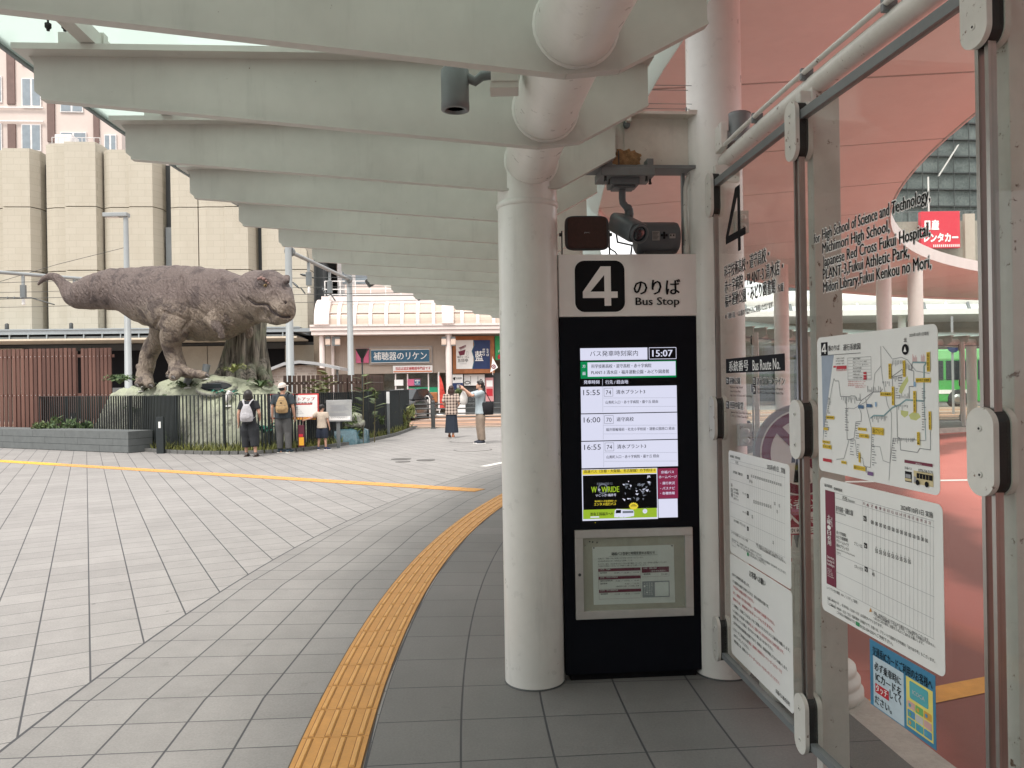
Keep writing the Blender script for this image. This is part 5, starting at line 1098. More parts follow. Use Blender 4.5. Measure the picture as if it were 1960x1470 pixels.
# perspective differs little over the head's depth: compare in picture-plane rays
def flatp(p):
    w = p + dino_o; k = (D0-1.2)/w.y; return Vector((w.x*k, 0, EYE+(w.z-EYE)*k)) - Vector((dino_o.x, 0, dino_o.z))
mlf = [Vector((q.x, 0, q.z)) for q in mline]
def pf(px, py): q = DP(px, py, -1.2); return Vector((q.x, 0, q.z))
CREASE = [([pf(*Z2(a, b_)) for a, b_ in q], w_, dp) for q, w_, dp in ((((1030, 150), (1045, 260), (1072, 330), (1080, 400), (1040, 450)), .07, .06), (((930, 350), (1000, 365), (1060, 390)), .06, .05), (((905, 380), (880, 430)), .06, .05), (((1270, 160), (1290, 260), (1350, 360), (1400, 400)), .06, .04), (((1340, 190), (1350, 260), (1400, 330)), .05, .04), (((1120, 330), (1190, 380), (1215, 410)), .05, .04), (((1390, 170), (1400, 240), (1420, 290)), .05, .04), (((560, 150), (575, 215), (570, 250)), .05, .03), (((500, 170), (512, 230), (508, 270)), .05, .03), (((430, 205), (440, 250), (438, 280)), .05, .03))]
es, ns, s2 = pf(508, 547), pf(546.5, 579), pf(549, 546)
CO = [v.co.copy() for v in me.vertices]; NO = [v.normal.copy() for v in me.vertices]; flat_out = []
for co, n in zip(CO, NO):
    p = co.copy()
    if co.x > xs0 and n.y < 0.35:
        q = flatp(co); d = seg_d(q, mlf)
        if d < 0.055: p -= n*0.07*(1-d/0.055)**0.7
        for c, r, dp in ((es, 0.19, 0.11), (ns, 0.05, 0.05), (s2, 0.13, 0.10), (pf(527, 570), 0.20, 0.05), (pf(520, 603), 0.16, 0.05), (pf(500, 598), 0.16, 0.04)):
            e = (q-c).length
            if e < r: p -= n*dp*(1-(e/r)**2)
    if co.x < xs0+0.2 and n.y < 0.3:                       # creases where thigh, shoulder and neck meet the trunk
        for ln_, w_, dp in CREASE:
            d = seg_d(flatp(co), ln_)
            if d < w_: p -= n*dp*(1-d/w_)
    # hanging folds on flanks and neck
    f = mnoise.fractal(Vector((co.x*3.2+co.z*1.1, co.y*1.3, co.z*1.0)), 1.0, 2.0, 4)
    f2 = math.sin((co.x*1.0+co.z*0.45)*19+4*mnoise.noise(co*1.7))
    amp = 0.022 if co.x < xs0 else 0.006
    p += n*(f*0.02 + amp*0.5*f2*max(0, mnoise.noise(co*0.9+Vector((5, 0, 0)))+0.4))
    flat_out += p[:]
me.vertices.foreach_set('co', flat_out); me.update()
m_eye = M('glass_eye', (0.16, 0.10, 0.03), 0.12, var=0.2, bump=0, spec=0.8)
def hit(px, py):
    """surface point of the body straight along the view"""
    o = Vector((0, 0, EYE)) - dino_o; ok, loc_, nn_, _i = dbody.ray_cast(o, RAY(px, py).normalized()); return loc_ if ok else DP(px, py, -1.5)
mb = MB(); e = hit(508, 546.5); mb.ell(e + Vector((0, 0.012, 0)), (0.05, 0.05, 0.045), m_eye, None, 14, 10); mb.ell(e + Vector((0.008, -0.034, 0.004)), (0.016, 0.012, 0.02), m_black, None, 8, 6); mb.build('eye', dino)
mb = MB(); 
for (px, py, r) in ((495.5, 531, .05), (500, 529, .055), (505, 531, .05), (510, 535, .04), (514, 539, .035)): 
    e = hit(px, py+3); mb.ell(e, (r, r, r*0.8), M('pink_scute', (0.20, 0.12, 0.105), 0.7, var=0.3, bump=0.3), None, 10, 8)
mb.build('brow_scutes', dino)
mb = MB(); e = hit(546.5, 579); mb.ell(e, (0.04, 0.03, 0.055), M('nostril_dark', (0.03, 0.02, 0.02), 0.8), None, 10, 8); mb.build('nostril', dino)
mb = MB(); pts = [hit(*q) + Vector((0, -0.006, 0)) for q in spline(MOUTH, 4)]; mb.tube(pts, [0.006+0.018*min(1, k/6) for k in range(len(pts))], MATS['nostril_dark'], 7); mb.build('mouth_line', dino)
m_claw = M('dark_claw', (0.06, 0.05, 0.045), 0.5)
for px, py, dd in ((396, 718, -1.28), (331, 722, -1.75), (372, 719, -.55), (321, 720, -.75), (289, 738, -.2), (262, 737, 0.0)):
    p = DP(px, py, dd); mb = MB(); mb.tube([p, p+Vector((0.05, -0.05, -0.01)), p+Vector((0.09, -0.08, -0.06))], [0.055, 0.04, 0.008], m_claw, 8); mb.build('claw', dino)

# fence line (ground points)
FL = [G(q[0], q[1]) for q in ((30, 846), (140, 853), (275, 861), (360, 866.5), (460, 868), (545, 864), (620, 855.5), (690, 845), (744, 833), (783, 819))]
FLs = spline([(p.x, p.y) for p in FL], 8)
def fl_pt(s):
    i = min(int(s*(len(FLs)-1)), len(FLs)-2); f = s*(len(FLs)-1)-i; a, b_ = FLs[i], FLs[i+1]; return Vector((a[0]+(b_[0]-a[0])*f, a[1]+(b_[1]-a[1])*f, 0))
# rock mound
def rock_mat(name, lo, hi, moss):
    m, nt, b, N, L = _nt(name); v = coords(nt)
    n1 = noi(nt, v, 1.6, 6, 0.6); n2 = noi(nt, v, 14, 5, 0.65)
    c = mix(nt, ramp(nt, mth(nt, 'ADD', mth(nt, 'MULTIPLY', n1, 0.5), mth(nt, 'MULTIPLY', n2, 0.5)), 0.35, 0.65), lo, hi)
    ge = N.new('ShaderNodeNewGeometry'); sp = N.new('ShaderNodeSeparateXYZ'); L.new(ge.outputs['Normal'], sp.inputs[0])
    mo = ramp(nt, mth(nt, 'ADD', sp.outputs[2], mth(nt, 'MULTIPLY', n1, 0.9)), 0.55, 1.15)
    c = mix(nt, mth(nt, 'MULTIPLY', mo, 0.8), c, moss)
    vs2 = coords(nt, scale=(1, 1, 0.35), rot=(0, 0.5, 0)); cr = ramp(nt, noi(nt, vs2, 5, 6, 0.7), 0.58, 0.68)
    c = mix(nt, mth(nt, 'MULTIPLY', cr, 0.45), c, [x*0.4 for x in lo])
    L.new(c, b.inputs['Base Color']); b.inputs['Roughness'].default_value = 0.9
    bumpn(nt, b, mth(nt, 'ADD', n2, mth(nt, 'MULTIPLY', cr, -0.6)), 0.8, 0.06); return m
m_rock = rock_mat('mossy_rock', (0.15, 0.145, 0.13), (0.40, 0.40, 0.345), (0.40, 0.43, 0.30))
DR = 21.4
prof_px = [(90, 858), (104, 822), (128, 796), (150, 772), (165, 757), (195, 750), (225, 738), (250, 741), (268, 744), (290, 742), (306, 731), (330, 722), (400, 720), (450, 721), (486, 728), (510, 742), (545, 756), (580, 775), (604, 800), (622, 832), (634, 858)]
def Hx(X):
    px = CX + (X/DR)*F
    for (a, b_), (c, d) in zip(prof_px, prof_px[1:]):
        if a <= px <= c: y = b_+(d-b_)*(px-a)/(c-a); return max(0.0, P(px, y, DR).z)
    return 0.0
def fence_y(X):
    best = FLs[0][1]
    for a, b_ in zip(FLs, FLs[1:]):
        if a[0] <= X <= b_[0]: return a[1]+(b_[1]-a[1])*(X-a[0])/(b_[0]-a[0])
    return best if X < FLs[0][0] else FLs[-1][1]
X0, X1 = P(90, 800, DR).x, P(634, 800, DR).x
mb = MB(); NX, NY = 220, 120; Y0, Y1 = DR-2.15, DR+2.6; vv = []
for i in range(NX+1):
    X = X0 + (X1-X0)*i/NX; H = Hx(X)
    for j in range(NY+1):
        t = j/NY; Y = Y0+(Y1-Y0)*t
        xx = (X-(X0+X1)/2)/((X1-X0)/2); yf = max(Y0 + 0.9*max(0, abs(xx))**3, fence_y(X)+0.30) + 0.10*mnoise.noise(Vector((X*0.9, 2, 0)))
        q = (Y-yf)/max(0.7, min(1.75, DR+0.1-yf))
        k = 0 if q <= 0 else min(1.0, (1-(1-min(q, 1))**2.6))
        if Y > DR+1.2: k *= max(0.0, 1-((Y-DR-1.2)/1.4)**2)
        n = mnoise.fractal(Vector((X*0.9, Y*0.9, 0)), 1.0, 2.0, 6)*0.15 + (abs(mnoise.noise(Vector((X*1.6+Y*.7, Y*1.2, 7))))-0.2)*0.26
        z = H*k
        # ledge notch on the left half
        if z > 0.05: z += n*min(1, z*1.6)*(1 if q < 0.9 else 0.35)
        vv.append((X, Y, z if z > 0.012 else -0.04))
fs = [(i*(NY+1)+j, (i+1)*(NY+1)+j, (i+1)*(NY+1)+j+1, i*(NY+1)+j+1) for i in range(NX) for j in range(NY)]
ro3 = P(380, 860, DR); ro3.z = 0
mb.M = T(-ro3); mb.add(vv, fs, m_rock, True)
# skirt to give the shell a bottom
rk = thing('rock_mound', 'pale green mossy artificial rock mound with a small cave under the dinosaur statue', 'rock', T(ro3))
rb = mb.build('mound', rk)
def rhit(px, py):
    o = Vector((0, 0, EYE)) - ro3; ok, l, n, _i = rb.ray_cast(o, RAY(px, py).normalized()); return (l + ro3, n) if ok else (P(px, py, DR-1), Vector((0, -1, 0)))
c, n = rhit(415, 744); cl = c - ro3
mb = MB(); rim = []
for k in range(20):
    a = 2*math.pi*k/20; rim.append(cl + Vector((0.44*math.cos(a)*(1.0+0.1*math.cos(2*a)), 0.25*math.sin(a)+0.0, 0.17*math.sin(a)+0.02)))
mb.tube(rim, 0.085, m_rock, 8, closed=True); mb.build('cave_rim', rk)
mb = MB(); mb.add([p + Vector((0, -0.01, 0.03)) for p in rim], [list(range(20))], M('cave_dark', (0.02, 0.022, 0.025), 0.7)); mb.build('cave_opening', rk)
mb = MB(); mb.box(cl + Vector((-0.10, -0.06, 0.05)), (0.5, 0.03, 0.2), M('cave_screen', (0.07, 0.08, 0.09), 0.35), (0.5, 0, 0)); mb.build('cave_shutter', rk)

# giant stump behind the dinosaur
def bark_mat():
    m, nt, b, N, L = _nt('mossy_bark'); v = coords(nt, scale=(7, 7, 0.5)); n1 = noi(nt, v, 1.6, 6, 0.65); n2 = noi(nt, coords(nt), 2.0, 4)
    c = mix(nt, ramp(nt, n1, 0.35, 0.65), (0.05, 0.045, 0.036), (0.30, 0.265, 0.215)); c = mix(nt, mth(nt, 'MULTIPLY', ramp(nt, n2, 0.45, 0.7), 0.55), c, (0.21, 0.24, 0.15))
    L.new(c, b.inputs['Base Color']); b.inputs['Roughness'].default_value = 0.9; bumpn(nt, b, n1, 0.9, 0.08); return m
m_bark = bark_mat(); DS = 22.3
so = P(468, 722, DS); stp = thing('tree_stump', 'tall ridged artificial tree trunk with flared mossy roots behind the dinosaur chest', 'tree trunk', T(so))
mb = MB(); rs = []; n = 48
for i in range(25):
    t = i/24; y = 735 + (590-735)*t
    l = 412 + (438-412)*min(1, t*1.7)**0.55; r = 514 - 10*min(1, t*2)**0.6
    if t > 0.0: pass
    cxp = (l+r)/2; w = (r-l)/2*SC*1.05; c = P(cxp, y, DS) - so; ring = []
    for j in range(n):
        a = 2*math.pi*j/n; rid = 1 + (0.15*math.cos(a*9+t*1.5) + 0.09*math.cos(a*14-t*2+1))*(1.3-0.5*t) + 0.05*mnoise.noise(Vector((math.cos(a)*3, math.sin(a)*3, t*3)))
        ring.append(c + Vector((math.cos(a)*w*rid, math.sin(a)*w*0.8*rid, 0)))
    rs.append(ring)
mb.rings(rs, m_bark)
for px0, px1, dd in ((425, 404, -.5), (445, 440, -.9), (478, 486, -.9), (498, 520, -.5), (462, 462, -1.0)):
    mb.tube([P(px0+6, 690, DS) - so, P(px0, 712, DS+dd*.6) - so, P((px0+px1)/2, 727, DS+dd) - so, P(px1, 738, DS+dd*1.3) - so], [0.14, 0.17, 0.14, 0.06], m_bark, 10)
mb.build('trunk', stp)

# pond with rocks on the right side of the enclosure
m_water = M('painted_water', (0.085, 0.16, 0.19), 0.15, var=0.35, vs_=4, bump=0.1, bs=8, spec=0.6)
g = P(634, 838, 21.7); g.z = 0
pd = thing('pond_model', 'blue painted pond with low dark rocks inside the fence right of the mound', 'pond', T(g))
mb = MB(); rs = []
for rr_, z in ((0.95, 0.0), (0.92, 0.38), (0.80, 0.43), (0.05, 0.41)): rs.append([Vector((rr_*1.05*math.cos(2*math.pi*k/28)*(1+.1*math.sin(5*2*math.pi*k/28)), rr_*0.8*math.sin(2*math.pi*k/28), z)) for k in range(28)])
mb.rings(rs, m_water); mb.build('basin', pd)
m_drock = rock_mat('dark_rock', (0.05, 0.05, 0.05), (0.14, 0.14, 0.13), (0.09, 0.10, 0.06))
for k, (px, py, w, h, lab) in enumerate(((600, 797, .55, .30, 'low dark boulder left of the painted pond'), (572, 806, .4, .3, 'dark boulder behind the carry bag at the pond'), (676, 806, .30, .26, 'pale grey boulder at the right end of the pond'), (645, 800, .5, .22, 'flat dark boulder in the middle of the pond'))):
    t = thing('boulder', lab, 'boulder', P(px, py, 21.3+.15*k), 'boulders round the painted pond'); mb = MB()
    bm = bmesh.new(); bmesh.ops.create_icosphere(bm, subdivisions=4, radius=1)
    for v in bm.verts: q = v.co.copy(); v.co = Vector((q.x*w, q.y*w*.8, q.z*h))*(1+0.35*mnoise.noise(q*1.5+Vector((k*3, 0, 0)))+0.12*mnoise.noise(q*4))
    bm.verts.index_update(); mb.add([v.co.copy() for v in bm.verts], [[v.index for v in f.verts] for f in bm.faces], m_rock if k == 2 else m_drock, True); bm.free(); mb.build('stone', t)

# ------------------------------------------------------------------ plants
def leaf_mat(name, a, b_, trans=0.25):
    m, nt, b, N, L = _nt(name); oi = noi(nt, coords(nt), 6, 3); c = mix(nt, ramp(nt, oi, 0.35, 0.65), a, b_)
    L.new(c, b.inputs['Base Color']); b.inputs['Roughness'].default_value = 0.6; return m
m_fern = leaf_mat('fern_green', (0.045, 0.085, 0.03), (0.10, 0.15, 0.055)); m_tealfern = leaf_mat('teal_fern', (0.02, 0.16, 0.12), (0.07, 0.30, 0.22)); m_grass = leaf_mat('grass_green', (0.11, 0.13, 0.03), (0.22, 0.22, 0.06)); m_shrub = leaf_mat('shrub_green', (0.04, 0.07, 0.02), (0.12, 0.16, 0.05)); m_bamboo = leaf_mat('yellow_green_leaf', (0.16, 0.20, 0.06), (0.30, 0.30, 0.12)); m_stem = M('plant_stem', (0.12, 0.10, 0.05), 0.8)
def fern(p, r, n, m, label, up=0.9, grp='ferns on the rock mound'):
    t = thing('fern', label, 'fern', T(p), grp); mb = MB()
    for k in range(n):
        a = 2*math.pi*k/n + rnd.random()*0.5; L = r*(0.7+0.5*rnd.random()); e = up*(0.5+0.8*rnd.random()); pts = []
        for i in range(6):
            s = i/5; rad = L*s; z = L*e*(s*1.5-1.25*s*s); pts.append(Vector((math.cos(a)*rad, math.sin(a)*rad, z)))
        d = Vector((-math.sin(a), math.cos(a), 0)); w = L*0.10
        for i in range(5):
            w0 = w*math.sin(math.pi*(0.12+0.88*i/5)); w1 = w*math.sin(math.pi*(0.12+0.88*(i+1)/5))
            mb.add([pts[i]-d*w0, pts[i]+d*w0, pts[i+1]+d*w1, pts[i+1]-d*w1], [(0, 1, 2, 3)], m)
            if i > 0:                                     # leaflets
                for sgn in (-1, 1):
                    b0 = pts[i]; tip = b0 + d*sgn*L*0.22*(1.1-i/6) + (pts[i]-pts[i-1])*0.6; mb.add([b0, b0+(pts[min(i+1, 5)]-pts[i])*0.5, tip], [(0, 1, 2)], m)
    mb.build('fronds', t, fix=False); return t
for px, py, r, n, m, lab in ((230, 735, .42, 16, m_fern, 'big dark fern at the upper left end of the mound'), (243, 728, .25, 10, m_fern, 'small fern behind the big one at the left end of the mound'), (278, 746, .3, 12, m_fern, 'fern below the rear foot of the dinosaur'), (350, 742, .34, 14, m_fern, 'fern left of the front spotlight on the mound'), (379, 742, .24, 10, m_fern, 'small fern right of the front spotlight on the mound'), (447, 714, .36, 12, m_bamboo, 'yellowish fern at the foot of the tree trunk'), (500, 742, .36, 14, m_fern, 'fern right of the tree trunk on the mound'), (418, 754, .3, 12, m_tealfern, 'bright teal plant at the cave mouth'), (438, 757, .25, 10, m_tealfern, 'smaller bright teal plant right of the cave mouth'), (260, 790, .35, 14, m_fern, 'fern hanging halfway down the left of the mound'), (310, 770, .35, 14, m_fern, 'dark fern on the left face of the mound'), (505, 828, .42, 18, m_tealfern, 'teal fern behind the fence beside the woman with the grey backpack')):
    p, n_ = rhit(px, py); 
    if py > 800: p = P(px, py, 19.45)
    fern(p + n_*0.02, r*1.15, n+4, m, lab)
def blades(name, pts_fn, n, h, m, w=0.012):
    mb = MB()
    for k in range(n):
        p = pts_fn(); a = rnd.random()*6.28; hh = h*(0.5+rnd.random()*0.9); d = Vector((math.cos(a), math.sin(a), 0)); l = Vector((rnd.gauss(0, .35), rnd.gauss(0, .35), 0))*hh
        mb.add([p-d*w, p+d*w, p+l*0.45+Vector((0, 0, hh*0.65))+d*w*0.6, p+l*0.45+Vector((0, 0, hh*0.65))-d*w*0.6, p+l+Vector((0, 0, hh))], [(0, 1, 2, 3), (3, 2, 4)], m)
    o = mb.build(name, fix=False); o['kind'] = 'stuff'; return o
def grass_pt(lo, hi, back0, back1):
    def fn():
        s = lo+(hi-lo)*rnd.random(); p = fl_pt(s); q = fl_pt(min(1, s+.01)) - fl_pt(max(0, s-.01)); q.normalize(); return p + Vector((-q.y, q.x, 0))*(back0+(back1-back0)*rnd.random())
    return fn
g1 = blades('grass', grass_pt(0.22, 0.98, -0.22, 0.75), 5200, 0.24, m_grass)
g2 = blades('tall_grass', grass_pt(0.02, 0.30, 0.05, 1.2), 1500, 0.5, m_shrub, 0.014)
g3 = blades('reed_grass', grass_pt(0.70, 0.95, 0.12, 1.4), 1600, 0.62, m_grass, 0.014)
m_soil = M('planting_soil', (0.10, 0.085, 0.05), 0.95, var=0.35, vs_=5, bump=0.5)
def off(k, d):
    t_ = fl_pt(min(1, k/60+.01)) - fl_pt(max(0, k/60-.01)); t_.normalize(); return fl_pt(k/60) + Vector((-t_.y, t_.x, 0))*d + Vector((0, 0, .012))
mb = MB(); a = [off(k, -.22) for k in range(61)]; b_ = [Vector((p.x*0.97-0.2, max(p.y, 26.0), .012)) if False else off(k, 1.7) for k, p in enumerate(a)]
mb.add(a+b_, [(k, k+1, 62+k, 61+k) for k in range(60)], m_soil); struct(mb.build('planting_ground'))
m_edge = M('edging_stone', (0.13, 0.13, 0.125), 0.8, var=0.2)
ke = thing('planter_kerb', 'low dark kerb edging the grass in front of the curved fence', 'kerb', T(FL[4])); mb = MB(); mb.M = T(-FL[4])
for k in range(14, 60):
    t_ = fl_pt((k+1)/60) - fl_pt(k/60); t_.normalize(); o_ = Vector((t_.y, -t_.x, 0))*0.27; p, q = fl_pt(k/60) + o_, fl_pt((k+1)/60) + o_; mb.bar(p + (q-p)*0.01 + Vector((0, 0, 0.035)), q - (q-p)*0.01 + Vector((0, 0, 0.035)), 0.10, 0.10, m_edge)
mb.build('kerbstones', ke)
def shrub(p, r, h, n, m, label, name='shrub', leaf=0.07, stems=5):
    t = thing(name, label, 'shrub', T(p), 'plants inside the fence'); mb = MB()
    cl = [(Vector((rnd.gauss(0, .45)*r, rnd.gauss(0, .4)*r, h*(0.25+0.75*rnd.random()))), r*(0.25+.25*rnd.random())) for _ in range(9)]
    for k in range(n):
        c, rr_ = cl[rnd.randrange(9)]; d = Vector((rnd.gauss(0, 1), rnd.gauss(0, 1), rnd.gauss(0, 1))); d.normalize(); q = c + d*rr_*rnd.random()**0.4
        if q.z < 0.02: continue
        R = Euler((rnd.random()*6, rnd.random()*6, rnd.random()*6)).to_matrix(); l = leaf*(0.6+rnd.random()*0.8)
        mb.add([q + R @ Vector(v) for v in ((-l, 0, 0), (0, -l*0.38, 0.1*l), (l, 0, 0), (0, l*0.38, 0.1*l))], [(0, 1, 2, 3)], m)
    mb.build('foliage', t, fix=False); mb = MB()
    for k in range(stems): a = rnd.random()*6.28; mb.tube([(0, 0, 0), (math.cos(a)*r*.2, math.sin(a)*r*.2, h*.4), (math.cos(a)*r*.5, math.sin(a)*r*.5, h*.85)], [0.02, 0.014, 0.006], m_stem, 5)
    mb.build('stems', t); return t
def pg(px, d): q = P(px, 735, d); q.z = 0; return q
shrub(pg(700, 23.6), .5, 1.35, 1300, m_shrub, 'dense dark shrub behind the right part of the curved fence')
shrub(pg(672, 21.5), .4, 1.0, 600, m_shrub, 'lower dark shrub beside the information board post')
shrub(pg(779, 27.8), .32, 0.8, 300, m_bamboo, 'pale weedy plant growing out of the right fence end', leaf=0.09)
shrub(pg(80, 22.3), .8, 0.55, 900, m_shrub, 'low dark weeds behind the fence at the wooden screen')
shrub(pg(150, 22.0), .6, 0.7, 700, m_fern, 'dark fern-like weeds left of the mound')
def feather(p, h, n, label, m=m_bamboo):
    t = thing('feathery_plant', label, 'plant', T(p), 'tall feathery plants by the right fence'); mb = MB()
    mb.tube([(0, 0, 0), (0.02, 0, h*.5), (0.05, 0, h)], [0.018, 0.013, 0.004], m_stem, 6); mb.build('stem', t); mb = MB()
    for k in range(n):
        z = h*(0.45+0.55*k/n); a = rnd.random()*6.28; L = 0.42*(1.05-k/n*0.6); d = Vector((math.cos(a), math.sin(a), 0.35)); s = Vector((-math.sin(a), math.cos(a), 0)); b0 = Vector((0.03*k/n, 0, z))
        for j in range(6):
            q = b0 + d*L*(j+1)/6 - Vector((0, 0, 0.12*L*((j+1)/6)**2)); 
            for sg in (-1, 1): mb.add([q, q + s*sg*0.09 + d*0.05, q + d*0.06], [(0, 1, 2)], m)
        mb.add([b0-s*0.004, b0+s*0.004, b0+d*L], [(0, 1, 2)], m_stem)
    mb.build('leaves', t, fix=False); return t
feather(pg(623, 21.6), 2.05, 30, 'tallest feathery plant behind the white sign and boy'); feather(pg(598, 21.4), 1.8, 22, 'feathery plant left of the tallest one'); feather(pg(610, 22.0), 1.7, 20, 'feathery plant just right of the white sign')
feather(pg(693, 21.6), 1.95, 14, 'thin feathery plant right of the grey pole', m_shrub); feather(pg(715, 22.0), 1.5, 10, 'short feathery plant before the right wooden screen', m_shrub)

# ------------------------------------------------------------------ metal fence, split into its curved runs
m_bar = M('dark_green_bar', (0.020, 0.026, 0.028), 0.5, var=0.15); HF = 1.45
def fence_run(s0, s1, z0, label, gap=0.105):
    p0 = fl_pt(s0); t = thing('bar_fence', label, 'fence', T(p0), 'runs of the dark bar fence')
    n = max(4, int(sum((fl_pt(s0+(s1-s0)*(k+1)/40)-fl_pt(s0+(s1-s0)*k/40)).length for k in range(40))/gap)); mb = MB(); mb.M = T(-p0)
    for k in range(n+1):
        p = fl_pt(s0+(s1-s0)*k/n); q = fl_pt(min(1, s0+(s1-s0)*k/n+0.005)); a = math.atan2(q.y-p.y, q.x-p.x)
        mb.box(p + Vector((0, 0, (z0+HF)/2)), (0.02, 0.05, HF-z0-0.02), m_bar, (0, 0, a+0.5))
    mb.build('bars', t)
    for z, h in ((HF, 0.012), (z0+0.05, 0.03)):
        mb = MB(); mb.M = T(-p0)
        for k in range(24): mb.bar(fl_pt(s0+(s1-s0)*k/24)+Vector((0, 0, z)), fl_pt(s0+(s1-s0)*(k+1)/24)+Vector((0, 0, z)), 0.045, h, m_bar)
        mb.build('rail', t)
    for k in (0, 1, 2):
        p = fl_pt(s0+(s1-s0)*k/3.0); mb = MB(); mb.box(p - p0 + Vector((0, 0.03, HF/2)), (0.06, 0.07, HF-0.01), m_bar); mb.build('post', t)
    return t
fence_run(0.0, 0.30, 0.0, 'dark bar fence run behind the grey bench block, left of the mound')
fence_run(0.305, 0.62, 0.0, 'dark bar fence run in front of the mound and the woman')
fence_run(0.625, 0.80, 0.0, 'dark bar fence run behind the boy and the information board')
fence_run(0.805, 1.0, 0.0, 'dark bar fence run at the right end, seen nearly edge-on')
def bollard(px, py, h, label, d=None):
    g = G(px, py); t = thing('control_post', label, 'post', T(g), 'slim posts at the fence'); mb = MB(); mb.b2(-0.09, -0.05, 0, 0.09, 0.05, h, m_bar, 0.006); mb.build('case', t)
    mb = MB(); mb.b2(-0.03, -0.054, h-0.28, 0.03, -0.0505, h-0.12, m_paper); mb.build('label_plate', t); return t
bollard(308, 868, 0.92, 'slim dark control post with white label, before the fence left of the woman')
bollard(141, 850, 0.95, 'slim dark control post with white label behind the bench block')
g = G(744, 836); t = thing('sign_pole', 'grey pole with a narrow white label at the fence gate', 'pole', T(g)); mb = MB(); mb.b2(-0.04, -0.03, 0, 0.04, 0.03, 1.4, m_gun); mb.build('pole', t); mb = MB(); mb.b2(-0.05, -0.036, 1.05, 0.05, -0.031, 1.42, m_paper); mb.build('label_plate', t)
# grey bench block of long boards
m_bench = M('grey_board', (0.125, 0.135, 0.135), 0.75, var=0.12, vs_=5, bump=0.15)
ga, gb = G(-140, 851.5), G(246, 867.5); bfr = Fr((ga.x, ga.y), math.atan2(gb.y-ga.y, gb.x-ga.x)); BLn = (gb-ga).length
bn = thing('bench_block', 'long low block bench clad in grey boards at the left', 'bench', bfr.mat())
mb = MB(); mb.b2(0.02, 0.02, 0, BLn-0.02, 0.70, 0.52, m_black); mb.build('core', bn)
mb = MB()
for r in range(3):
    z0 = 0.012+0.174*r; x = -0.9*((r % 2)+.3)
    while x < BLn:
        x1 = min(x+1.45, BLn); mb.b2(max(x, 0)+0.004, 0.0, z0, x1-0.004, 0.02, z0+0.166, m_bench); x += 1.45
    mb.b2(BLn-0.02, 0.02, z0, BLn, 0.70, z0+0.166, m_bench)
mb.b2(0, 0.0, 0.526, BLn, 0.72, 0.55, m_bench); mb.build('cladding', bn)
# wooden slat screens
def wood_mat(name, a, b_):
    m, nt, b, N, L = _nt(name); v = coords(nt, scale=(9, 9, 0.8)); n1 = noi(nt, v, 2.5, 6, 0.6); oi = N.new('ShaderNodeTexWhiteNoise'); oi.noise_dimensions = '1D'
    sp = N.new('ShaderNodeSeparateXYZ'); L.new(coords(nt), sp.inputs[0]); L.new(mth(nt, 'FLOOR', mth(nt, 'MULTIPLY', sp.outputs[0], 1/0.142)), oi.inputs['W'])
    c = mix(nt, mth(nt, 'ADD', mth(nt, 'MULTIPLY', oi.outputs['Value'], 0.55), mth(nt, 'MULTIPLY', n1, 0.45)), a, b_)
    L.new(c, b.inputs['Base Color']); b.inputs['Roughness'].default_value = 0.7; bumpn(nt, b, n1, 0.3, 0.01); return m
m_wood = wood_mat('stained_wood', (0.075, 0.032, 0.024), (0.20, 0.095, 0.07)); m_wood2 = wood_mat('dark_stained_wood', (0.04, 0.024, 0.02), (0.11, 0.065, 0.05))
def slat_screen(o, a, L, h, z0, m, label, pitch=0.142, sw=0.108):
    f = Fr((o.x, o.y), a); t = thing('slat_screen', label, 'wooden screen', f.mat(), 'brown wooden slat screens'); mb = MB(); n = int(L/pitch)
    for k in range(n): mb.b2(k*pitch+0.005, -0.02, z0+rnd.random()*0.01, k*pitch+sw, 0.015, h-rnd.random()*0.008, m)
    mb.build('slats', t); mb = MB()
    for z in (z0+0.25, (z0+h)/2, h-0.25): mb = MB(); mb.b2(0, 0.017, z-0.045, L, 0.06, z+0.045, m); mb.build('rail', t)
    mb = MB(); mb = MB(); k = 0.0
    while k < L: mb.b2(k+0.02, 0.062, 0.0, k+0.10, 0.14, h-0.1, m); k += 1.9
    mb.build('posts', t)
    mb = MB()
    for z in (z0+0.25, (z0+h)/2, h-0.25):
        for k in range(n): mb.ell((k*pitch+sw*.5, -0.022, z), (0.012, 0.006, 0.012), m_alu, None, 6, 4)
    mb.build('bolts', t); return t
wa, wb = P(-80, 800, 24.0), P(157, 800, 23.6); slat_screen(wa, math.atan2(wb.y-wa.y, wb.x-wa.x), (wb-wa).length, 2.93, 0.05, m_wood, 'tall reddish brown slat screen at the far left')
wa, wb = P(157.5, 800, 23.5), P(218, 800, 23.2); slat_screen(wa, math.atan2(wb.y-wa.y, wb.x-wa.x), (wb-wa).length, 2.90, 0.05, m_wood, 'narrow brown slat screen between the far left one and the mound')
wa, wb = P(543, 800, 23.8), P(702, 800, 24.8); slat_screen(wa, math.atan2(wb.y-wa.y, wb.x-wa.x), (wb-wa).length, 1.98, 0.05, m_wood2, 'darker low slat screen behind the boy and the white sign')
wa, wb = P(703, 800, 24.8), P(735, 800, 27.0); slat_screen(wa, math.atan2(wb.y-wa.y, wb.x-wa.x), (wb-wa).length, 1.98, 0.05, m_wood2, 'short angled slat screen closing the right end')
